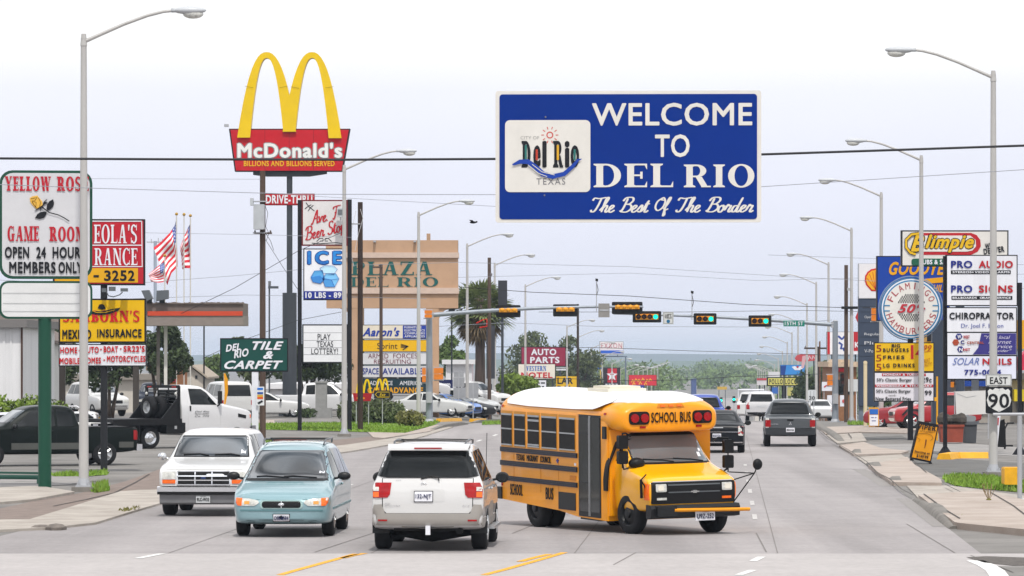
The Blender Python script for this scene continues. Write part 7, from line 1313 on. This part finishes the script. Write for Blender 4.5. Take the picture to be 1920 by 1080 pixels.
# moving traffic further up the road
v = car('pickup_truck', 'charcoal pickup truck driving away near the far kerb', 'pickup', '43484d', 1480, 162.6, 90 - 2.9, 5.1, 1.78, cat='truck')
v.add('rear_bumper', MB().box((-2.74, -.93, .46), (-2.55, .93, .68)), mat('dark_bumper', '2c2f33', .5)); p_ = v.add('number_plate', MB().box((-2.76, -.16, .56), (-2.742, .16, .72)), SIGNW); v.setbvh(p_.data); v.text('BX4 K6', '-x', -.13, .6, .13, .68, INK, 'B', .006, p_); v.setbvh(v.bo.data)
v.rect('tailgate_seam', '-x', -.82, .69, .82, .70, BLACK, .01); v.rect('tailgate_handle', '-x', -.12, .97, .12, 1.04, BLACK, .014)
for a in (90, 210, 330): c = (.0 + .035 * cos(R(a)), .87 + .035 * sin(R(a))); v.patch('emblem', '-x', [(c[0] + .035 * cos(R(a + d)) * (1 if d in (0, 180) else .5), c[1] + .035 * sin(R(a + d)) * (1 if d in (0, 180) else .5)) for d in (0, 90, 180, 270)], CHROME, .014, None, .05)
v.text('RAIDER', '-x', .45, .84, .72, .87, CHROME, 'b', .014)
for sg in (1, -1): c, d = sorted((sg * .80, sg * .93)); v.rect('tail_light_surround', '-x', c, .72, d, 1.08, CLEARL, .012, None, .02)
v = car('sedan', 'black saloon car seen from behind, half hidden by the bus', 'sedan', '15171c', 1347, 152, 90 - 2.9, 5.0, 1.5, plate=None)
v.rect('rear_band', '-x', -.85, .36, .85, .40, CHROME, .02); v.rect('rear_band', '-x', -.80, .74, .80, .755, CHROME, .016); v.rect('deck_emblem', '-x', -.17, .885, .17, .91, CHROME, .014); v.plate('-x', .05, .62, 'BG8 FZ6', .3, .14, .03)
for sg in (1, -1): c, d = sorted((sg * .70, sg * .88)); v.rect('lamp_rim', '-x', c, .62, d, .96, CLEARL, .012, None, .03)
v = car('sport_utility', 'silver white sport utility driving away beyond the charcoal pickup', 'suv', 'd4d4d6', 1427, 268, 90 - 2.9, 5.2, 1.9, cat='suv'); v.rect('bumper_dark', '-x', -.9, .42, .9, .62, PLAST, .02); v.rect('plate_recess', '-x', -.25, .95, .25, 1.03, ALLOY, .012)
for sg in (1, -1): c, d = sorted((sg * .80, sg * .94)); v.rect('tail_light', '-x', c, .85, d, 1.25, REDL, .02, None, .02)
v = car('pickup_truck', 'white utility pickup with ladder rack beside the silver sport utility', 'pickup', 'e0e0e0', 1408, 284, 90 - 2.9, 5.7, 1.95, cat='truck'); [v.add('ladder_rack', MB().tube([(x, -.85, 1.1), (x, -.85, 2.1), (x, .85, 2.1), (x, .85, 1.1)], .04, 6), SIGNW) for x in (-.9, -2.6)]
v = car('pickup_truck', 'blue pickup truck whose roof shows above the black saloon', 'pickup', '1c3f9c', 1318, 186, 90 - 2.9, 5.0, 1.75, cat='truck')
# parked at left
car('sport_utility', 'white parked sport utility with black grille under the insurance sign', 'suv', 'dadada', 183, 246, -62, 5.1, 1.95, cat='suv', rim='dark')
car('pickup_truck', 'navy parked truck behind the multi stemmed tree', 'pickup', '1d2433', 288, 252, -85, 5.4, 1.9, cat='truck')
car('van', 'white passenger van parked with rear windows towards the road', 'box', 'dcdcdc', 424, 236, 108, 5.2, 2.05, cat='van')
car('sedan', 'white parked saloon behind white sign post and stickers', 'sedan', 'dedede', 503, 240, 5, 4.7, 1.42)
car('pickup_truck', 'long white pickup parked behind plinth and big round bush', 'pickup', 'dcdcde', 602, 243, 0, 6.0, 1.95, cat='truck')
car('van', 'white passenger van parked in front of plaza tenant boards', 'box', 'd8d8da', 772, 284, 0, 5.2, 2.0, cat='van', dz=.5)
car('sedan', 'silver white saloon parked nearest the yellowish bush', 'sedan', 'd6d8d8', 812, 266, -14, 4.8, 1.5)
car('sedan', 'bright blue small car tucked between silver saloon and black car', 'sedan', '2e6fc4', 838, 271, -22, 4.3, 1.5)
car('sedan', 'black saloon parked behind lamp pole with alloy wheels', 'sedan', '1a1b1e', 862, 276, -28, 4.6, 1.48)
car('minivan', 'silver grey minivan parked between black saloon and white truck', 'van', 'b9bbbb', 868, 284, -30, 4.9, 1.75, dz=.15)
car('box_truck', 'white truck with tall cab roof at the end of car lot', 'pickup', 'dfdfdf', 884, 291, -34, 5.6, 2.15, cat='truck', dz=.3)
car('sedan', 'white saloon glimpsed low behind the dark green pickup nose', 'sedan', 'c9ccd4', -12, 152, 185, 4.6, 1.4)
v = car('flatbed_trailer', 'small trailer', 'pickup', 'd9d9d9', 152, 170, 180, 4.2, 1.2, cat='trailer'); v.root['label'] = 'white utility truck with pale rail frame behind the dark green pickup bed'; v.root.name = 'utility_truck'; v.root['category'] = 'truck'; v.add('rail_frame', MB().tube([(.5, .85, .8), (.5, .85, 1.42), (.1, .85, 1.42), (-.6, .85, 1.0)], .03, 6), SIGNW)
# right lot
car('hatchback', 'small dark red hatchback parked nose towards the road', 'sedan', '8c1624', 1700, 208, 172, 4.2, 1.5, detail='pm')
v = car('off_roader', 'bright red square off roader with black arches behind menu board post', 'suv', 'a3121d', 1752, 203, 185, 4.2, 1.75, cat='suv', wr=.42); v.both('arch_flare', [(.75, .72), (1.0, .98), (1.5, .98), (1.75, .72), (1.7, .66), (1.45, .9), (1.05, .9), (.82, .68)], PLAST, .05, .08); v.add('spare_wheel', MB().lathe([(0, -.12), (.34, -.12), (.36, 0), (.34, .1), (0, .1)], 22, 'x', (-2.2, 0, 1.0)), RUB)
car('sedan', 'white saloon partly hidden between signal mast and lamp poles', 'sedan', 'd9dadc', 1535, 285, 90, 4.5, 1.45)
car('sedan', 'tiny white car on the road far beyond the silver sport utility', 'sedan', 'd0d0d0', 1382, 640, 90 - 2.9)
# ================================================================== SCHOOL BUS  (origin under the front axle centre)
def bus():
    v = Veh('school_bus', 'short yellow school bus with white roof turning across the road', 'bus', 3.09, 82.0, -90 + 26.0)
    Y = mat('bus_yellow', 'ef9a04', .33, coat=.4, vary=.1, scale=1.1); YH = mat('bonnet_yellow', 'f4ad06', .22, coat=1, vary=.04); RW = mat('roof_white', 'e6e6e8', .4, vary=.05); BK = mat('rail_black', '1b1a22', .45, vary=.1); AL = mat('window_aluminium', 'b4b7ba', .3, metal=.6)
    HWd, XR, XF = 1.13, -5.24, -.55
    def ring(x, ins, z0, dz=0, n=9):
        w = HWd - ins; zt = 2.62 - dz; pts = [(-w, z0), (-w, 2.17)] + [(-w * cos(R(a)) ** .75 if a < 90 else 0, 2.17 + (zt - 2.17) * sin(R(a)) ** .9) for a in [i * 90 / n for i in range(1, n + 1)]]
        full = pts + [(-a, b) for a, b in reversed(pts[:-1])]
        return [(x, -a, b) for a, b in full]
    def shell(rings, cap=True):
        mb = MB(); n = len(rings[0]); vs = [p for r in rings for p in r]
        fs = [(i * n + k, i * n + k + 1, (i + 1) * n + k + 1, (i + 1) * n + k) for i in range(len(rings) - 1) for k in range(n - 1)] + [(i * n, (i + 1) * n, (i + 1) * n + n - 1, i * n + n - 1) for i in range(len(rings) - 1)]
        if cap: fs += [tuple(range(n)), tuple(range((len(rings) - 1) * n, len(rings) * n))]
        return mb.add(vs, fs)
    rs = [ring(XR - .07, .14, .52, .2), ring(XR - .055, .07, .46, .1), ring(XR - .02, .02, .42, .03), ring(XR + .06, 0, .40, 0), ring(-4.2, 0, .36), ring(-2.6, 0, .30), ring(-1.8, 0, .22), ring(XF - .1, 0, .20), ring(XF, .015, .20)]
    b = shell(rs).build('body', [Y, UNDER], v.root, 35)
    c = MB(); c.mi = 1
    for sg in (-1, 1): c.lathe([(0, sg * (HWd - .4)), (.52, sg * (HWd - .4)), (.52, sg * (HWd + .2)), (0, sg * (HWd + .2))], 30, 'y', (-3.75, 0, .42))
    cut = c.build('cut', [Y, UNDER]); bo = b.modifiers.new('b', 'BOOLEAN'); bo.object = cut; bo.operation = 'DIFFERENCE'; bo.solver = 'EXACT'
    me = bpy.data.meshes.new_from_object(b.evaluated_get(bpy.context.evaluated_depsgraph_get())); b.modifiers.clear(); b.data = me; bpy.data.objects.remove(cut); me.set_sharp_from_angle(angle=R(35))
    v.bo = b; v.setbvh(me)
    # white roof skin
    def roofring(x, lo=2.40, e=.02, n=14):
        lo -= .11; s0 = ((lo - 2.17) / .45) ** (1 / .9); a0 = math.asin(s0); r = []
        for i in range(n + 1):
            a = a0 + (pi / 2 - a0) * i / n; r.append((x, -HWd * cos(a) ** .75 * (1 + e) if i < n else 0.0, 2.17 + .45 * sin(a) ** .9 + e))
        return r + [(a, -b, c) for a, b, c in reversed(r[:-1])]
    rr_ = [roofring(*q) for q in ((XR + .2, 2.5), (XR + .3, 2.43), (-4, 2.40), (-2, 2.40), (-1.1, 2.40, .045), (-.95, 2.42, .05), (-.82, 2.455, .05), (-.7, 2.505, .045), (-.58, 2.56, .036))]
    n = len(rr_[0]); mb = MB(); mb.add([p for r in rr_ for p in r], [(i * n + k, i * n + k + 1, (i + 1) * n + k + 1, (i + 1) * n + k) for i in range(len(rr_) - 1) for k in range(n - 1)]); mb.build('roof', RW, v.root, 35)
    # front cap over the windscreen
    cap = []
    for x, ins, z0, dz in ((-1.0, -.012, 1.98, -.02), (-.75, -.008, 1.95, -.012), (-.5, -.004, 1.92, .02), (-.32, .01, 1.90, .07), (-.19, .05, 1.90, .13), (-.10, .11, 1.91, .19), (-.05, .19, 1.95, .26)):
        w = HWd - ins; zt = 2.67 - dz; zm = z0 + .13
        half = [(0, z0), (w * .75, z0 + .0), (w * .93, z0 + .03), (w, zm), (w, 2.24)] + [(w * max(0, cos(R(a))) ** .8, 2.24 + (zt - 2.24) * sin(R(a))) for a in (18, 36, 54, 72)] + [(0, zt)]
        cap.append([(x, y, z) for y, z in half] + [(x, -y, z) for y, z in reversed(half[1:-1])])
    m = len(cap[0]); mb = MB().add([p for r in cap for p in r], [(i * m + k, i * m + (k + 1) % m, (i + 1) * m + (k + 1) % m, (i + 1) * m + k) for i in range(len(cap) - 1) for k in range(m)] + [tuple(range(m)), tuple(range((len(cap) - 1) * m, len(cap) * m))])
    fc = mb.build('front_cap', Y, v.root, 50); md = fc.modifiers.new('s', 'SUBSURF'); md.levels = 2; md.render_levels = 2
    me = bpy.data.meshes.new_from_object(fc.evaluated_get(bpy.context.evaluated_depsgraph_get())); fc.modifiers.clear(); fc.data = me; me.polygons.foreach_set('use_smooth', [True] * len(me.polygons))
    v.setbvh(me)
    v.patch('roof_front', '+z', [(-.64, -.98), (-.5, -.95), (-.26, -.82), (-.15, -.6), (-.10, -.3), (-.09, 0), (-.10, .3), (-.15, .6), (-.26, .82), (-.5, .95), (-.64, .98)], RW, .02, None, .09, .03)
    v.text('SCHOOL BUS', '+x', -.43, 2.09, .43, 2.29, BLACK, 'b', .012, None, False)
    for sg in (1, -1):
        p = v.patch('lamp_pod', '+x', rrect(min(sg * .47, sg * .90), 2.06, max(sg * .47, sg * .90), 2.31, .08), BLACK, .02, None, .06)
        for y in (.58, .79): v.patch('warning_lamp', '+x', [(sg * y + .085 * cos(a * pi / 8), 2.185 + .085 * sin(a * pi / 8)) for a in range(16)], REDL, .045, p, .05)
        v.rect('marker_lamp', '+x', min(sg * .55, sg * .67), 1.99, max(sg * .55, sg * .67), 2.03, REDL, .02)
        for sd in '+-': pass
    v.patch('marker_panel', '+x', [(-.3, 2.38), (.3, 2.38), (.26, 2.45), (-.26, 2.45)], mat('bus_yellow_dark', 'c87806', .4), .012, None, .06)
    for y in (-.18, 0, .18): v.rect('marker_lamp', '+x', y - .045, 2.395, y + .045, 2.43, AMBL, .03)
    v.rect('marker_lamp', '-y', -.66, 2.24, -.58, 2.28, REDL, .015)
    v.setbvh(b.data)
    # side glazing, right side = door side
    for x0, x1 in ((-5.19, -4.70), (-4.58, -4.10), (-3.97, -3.47), (-3.35, -2.70), (-2.57, -1.90)):
        for sd in '+-':
            f = v.rect('window', sd + 'y', x0 - .03, 1.47, x1 + .03, 2.19, mat('bus_window_trim', 'c98714', .4), .006); v.rect('pane', sd + 'y', x0, 1.51, x1, 2.13, mat('bus_glass', (.012, .012, .014), .05, ior=1.35, vary=0), .012, f)
            v.rect('sash_bar', sd + 'y', x0, 1.815, x1, 1.842, AL, .018, f); v.rect('sash_bar', sd + 'y', x0, 2.10, x1, 2.135, AL, .016, f); v.rect('sash_bar', sd + 'y', x0, 1.495, x1, 1.52, AL, .016, f)
            if x0 == -3.97: v.rect('sash_bar', sd + 'y', x0, 2.01, x1, 2.05, AL, .019, f); v.rect('sash_bar', sd + 'y', x0, 1.53, x1, 1.56, AL, .019, f)
    for z0, z1 in ((1.36, 1.455), (1.085, 1.185), (.785, .88)):
        for sd in '+-':
            r = v.rect('rub_rail', sd + 'y', XR + .0, z0, -1.80, z1, BK, .03, None, .0, .2, .05)
            for zz in (z0 + .025, z0 + .06): v.rect('rail_groove', sd + 'y', XR + .01, zz, -1.81, zz + .01, M('3a3a48'), .034, r, 0, .3)
    TXC = M('201a14')
    for t, x0, x1 in (('TEXAS', -4.50, -4.13), ('MIGRANT', -4.02, -3.52), ('COUNCIL', -3.42, -2.95)): v.text(t, '-y', x0, 1.21, x1, 1.335, TXC, 'b', .008)
    v.patch('crest', '-y', [(-2.72, 1.28), (-2.66, 1.32), (-2.60, 1.28), (-2.66, 1.22)], M('3c3f8a'), .01); v.text('SCHOOL', '-y', -4.78, .50, -4.22, .73, TXC, 'b', .008); v.text('BUS', '-y', -3.18, .49, -2.85, .73, TXC, 'b', .008); v.rect('amber_plate', '-y', -2.12, .92, -1.86, 1.01, mat('bus_yellow_dark', ''), .012)
    v.rect('marker_lamp', '-y', XR + .04, .67, XR + .1, .75, REDL, .015); v.rect('marker_lamp', '-y', XR + .05, 2.26, XR + .11, 2.3, REDL, .02); v.rect('sticker', '-y', -1.93, 1.21, -1.86, 1.26, SIGNW, .01)
    v.rect('access_panel', '-y', -2.62, .33, -1.88, .67, PLAST, .012); v.add('rear_bumper', MB().box((XR - .2, -1.16, .40), (XR + .08, 1.16, .64)), PLAST)
    for x in (-4.63, -3.42, -2.63):
        for sd in '+-': v.rect('panel_seam', sd + 'y', x, .62, x + .012, 1.34, mat('bus_yellow_dark', ''), .004, None, 0, .3)
    # folding door
    d = v.rect('door', '-y', -1.74, .24, -.80, 2.22, PLAST, .008, None, .02, .25)
    for x0, x1 in ((-1.70, -1.30), (-1.22, -.84)): v.rect('pane', '-y', x0, .34, x1, 2.17, mat('door_glass', (.02, .024, .026), .06, ior=1.7, vary=.5, scale=1.5), .014, d)
    for x in (-1.285, -1.245): v.rect('door_bar', '-y', x, .26, x + .018, 2.2, ALLOY, .026, d)
    for zz in (1.85, .9): v.rect('door_rail', '-y', -1.70, zz, -1.30, zz + .02, PLAST, .02, d)
    v.rect('door_header', '-y', -1.80, 2.22, -.74, 2.26, Y, .02)
    # roof fittings
    v.add('roof_hatch', MB().box((-2.75, -.42, 2.60), (-1.85, .42, 2.69)).box((-2.65, -.34, 2.69), (-1.95, .34, 2.735)), mat('hatch_cream', 'd8d2c2', .6, vary=.06)); v.patch('roof_mark', '+z', [(-1.75, -.62), (-1.35, -.55), (-1.45, -.70), (-1.30, -.72), (-1.62, -.78), (-1.55, -.68)], BK, .024)
    # cab: bonnet, screen, nose
    st = [(.86, .58, .86, .90, .84, .88, .78), (.82, .46, .98, 1.02, .90, .935, .83), (.7, .42, 1.04, 1.09, .93, .965, .84), (.3, .40, 1.15, 1.21, .95, .985, .82), (.0, .40, 1.22, 1.31, .96, .99, .80), (-.1, .40, 1.24, 1.37, .96, .99, .80), (-.55, .40, 1.30, 1.93, .97, 1.0, .76), (-.62, .40, 1.32, 2.05, .97, 1.0, .76), (-.9, .40, 1.32, 2.1, .97, 1.0, .78), (-1.0, .45, 1.3, 2.1, .95, .97, .78)]
    v.wr = .39; cab = v.body('suv', YH, 1, 1, 1, (0.0,), .47, st, name='cab')
    v.patch('windscreen_gasket', '+x', [(-.82, 1.30), (.82, 1.30), (.77, 1.98), (-.77, 1.98)], BLACK, .003, None, .1, .01); v.patch('windscreen', '+x', [(-.79, 1.335), (.79, 1.335), (.745, 1.94), (-.745, 1.94)], mat('bus_screen', (.15, .18, .20), .03, ior=2.7, vary=.35, scale=1.1), .01)
    v.patch('sun_strip', '+x', [(-.755, 1.83), (.755, 1.83), (.745, 1.945), (-.745, 1.945)], BLACK, .016)
    v.rect('sticker', '+x', .62, 1.42, .68, 1.5, SIGNW, .016); v.rect('sticker', '+x', .68, 1.52, .72, 1.57, SIGNW, .016)
    for y in (-.1, .55): v.add('wiper', MB().tube([v.hit('+x', y - .5, 1.40)[0] + Vector((.03, 0, 0)), v.hit('+x', y - .1, 1.37)[0] + Vector((.03, 0, 0)), v.hit('+x', y + .12, 1.34)[0] + Vector((.03, 0, 0))], .014, 5), BLACK)
    g = v.patch('grille', '+x', rrect(-.90, .585, .90, 1.0, .03), BLACK, .02, None, .1, .1)
    v.patch('grille_bar', '+x', [(-.56, .80), (-.54, .815), (.54, .815), (.56, .80), (.54, .79), (-.54, .79)], mat('grille_grey', '54585c', .4), .035, g); v.patch('grille_ridge', '+x', [(-.56, .93), (.56, .93), (.56, .955), (-.56, .955)], mat('grille_grey', ''), .03, g); v.rect('bonnet_gap', '+x', -.86, 1.0, .86, 1.015, ALLOY, .015)
    v.patch('emblem', '+x', [(-.10, .795), (-.085, .822), (-.04, .822), (-.04, .835), (.04, .835), (.05, .822), (.10, .822), (.085, .795), (.04, .795), (.04, .78), (-.04, .78), (-.05, .795)], CHROME, .05, g, .05)
    for sg in (1, -1):
        h = v.rect('headlight', '+x', min(sg * .60, sg * .82), .815, max(sg * .60, sg * .82), .965, CLEARL, .035, None, .02, .1, .05); v.rect('reflector', '+x', min(sg * .66, sg * .78), .84, max(sg * .66, sg * .78), .94, mat('lamp_bright', 'f4ecd8', .1, metal=.5), .042, h); v.rect('side_lamp', '+x', min(sg * .60, sg * .80), .66, max(sg * .60, sg * .80), .705, AMBL if sg > 0 else CLEARL, .035)
    v.patch('indicator', '-y', [(.66, .66), (.80, .66), (.80, .96), (.66, .98)], AMBL, .014, None, .06); v.patch('indicator', '+y', [(.66, .66), (.80, .66), (.80, .96), (.66, .98)], AMBL, .014, None, .06)
    v.add('bumper', MB().prism([(.72, .30), (.92, .33), (.94, .50), (.90, .56), (.72, .57)], -.96, .96), PLAST)
    pl = v.add('number_plate', MB().box((.94, -.02, .255), (.96, .40, .455)), SIGNW); v.setbvh(pl.data); v.text('U9Z-252', '+x', .01, .29, .37, .385, M('23264a'), 'b', .006, pl); v.text('TEXAS', '+x', .12, .405, .26, .435, M('23264a'), '', .006, pl); v.setbvh(cab.data)
    v.add('crossing_arm', MB().tube([(1.0, -.50, .47), (1.0, 1.13, .44)], .035, 8), mat('arm_yellow', 'e49410', .4)); v.add('arm_hinge', MB().box((.90, -.86, .36), (1.02, -.45, .55)), PLAST)
    v.both('cab_window', [(-.28, 1.36), (-.56, 1.36), (-.56, 1.80)], GLASS); v.patch('slot_window', '-y', [(-.52, .78), (-.66, .78), (-.66, 1.0), (-.50, 1.78), (-.42, 1.78)], BLACK, .16)
    # mirrors: upright pairs on brackets, plus cross-view bowls on long arms
    for sg, x in ((-1, .0), (1, .0)):
        y = sg * (1.22 if sg > 0 else 1.08); h_ = 1.60 if sg > 0 else 1.74
        m_ = MB().prism(rrect(-.10, h_ - .13, .10, h_ + .13, .03, 3), x - .05, x + .05).prism(rrect(-.10, h_ - .42, .10, h_ - .17, .03, 3), x - .05, x + .05)
        m_.v = [Vector((p.y, p.x + y, p.z)) for p in m_.v]; m_.tube([(x, sg * .9, h_ + .1), (x - .02, sg * 1.0, h_ + .17), (x, y, h_ + .16)], .018, 6).tube([(x, sg * .95, h_ - .5), (x, sg * 1.05, h_ - .52), (x, y, h_ - .42)], .018, 6).tube([(x, y, h_ - .5), (x, y, h_ + .17)], .015, 6)
        o = v.add('mirror', m_, BLACK); v.add('mirror_glass', MB().box((x - .056, y - .08, h_ - .1), (x - .051, y + .08, h_ + .1)), CHROME, o)
    bw = v.add('crossview_mirror', MB().blob((.05, -.80, 1.33), (.13, .17, .11), 12, 8).tube([(.1, -.85, 1.25), (.3, -.88, 1.12), (.35, -.9, .95)], .014, 6), BLACK)
    br = MB()
    for a_, z in (((.62, .90), 1.14), ((.70, .90), .98), ((.80, .88), .56)): br.tube([(a_[0], a_[1], z), (.95, 1.27, 1.12)], .013, 6)
    br.tube([(.95, 1.27, 1.12), (.97, 1.32, 1.24)], .013, 6).blob((.97, 1.33, 1.29), (.07, .1, .11), 10, 8); v.add('crossview_mirror', br, BLACK)
    br = MB()
    for a_, z in (((.62, -.90), 1.14), ((.70, -.90), .80)): br.tube([(a_[0], a_[1], z), (.7, -1.05, 1.05)], .013, 6)
    br.tube([(.7, -1.05, 1.05), (.62, -1.0, .7)], .03, 6); v.add('mirror_bracket', br, BLACK)
    v.add('stop_arm', MB().box((-.62, -1.16, 1.78), (-.5, -1.2, 2.02)), PLAST)
    v.add('cowl_side', MB().box((-.60, -1.10, .30), (-.5, 1.10, 1.95)), Y)
    v.add('step_tread', MB().box((-1.7, -1.12, .18), (-.84, -.7, .23)), PLAST); v.add('exhaust', MB().tube([(-5.2, -.5, .40), (-3.0, -.5, .42)], .05, 8).box((-3.4, -.9, .3), (-2.9, .9, .5)).tube([(-3.75, -.9, .42), (-3.75, .9, .42)], .1, 8), UNDER)
    v.tilt(Matrix.Translation((0, 0, .04)) @ Matrix.Rotation(R(1.15), 4, 'Y') @ Matrix.Rotation(R(1.0), 4, 'X'))
    v.wheels((0.0, -3.75), .39, .24, .87, 'dark', 6, (-3.75,))
    for o in v.root.children:
        if o.name.split('.')[0] == 'wheel' and o.location.x < -3: o.location.y *= 1.14
bus()
# ================================================================== HAZE
hz = MB().box((-900, -60, -12.6), (1000, 7200, 24.0)).build('haze', None.__class__ and mat('haze_air', 'ffffff', vary=0)); hz['kind'] = 'stuff'; hz.data.materials.clear()
hm = bpy.data.materials.new('haze_air_volume'); hm.use_nodes = True; t = hm.node_tree; t.nodes.clear(); pv = t.nodes.new('ShaderNodeVolumePrincipled'); ou = t.nodes.new('ShaderNodeOutputMaterial'); t.links.new(pv.outputs[0], ou.inputs['Volume'])
pv.inputs['Color'].default_value = (.70, .83, 1, 1); pv.inputs['Density'].default_value = .00013; hz.data.materials.append(hm)
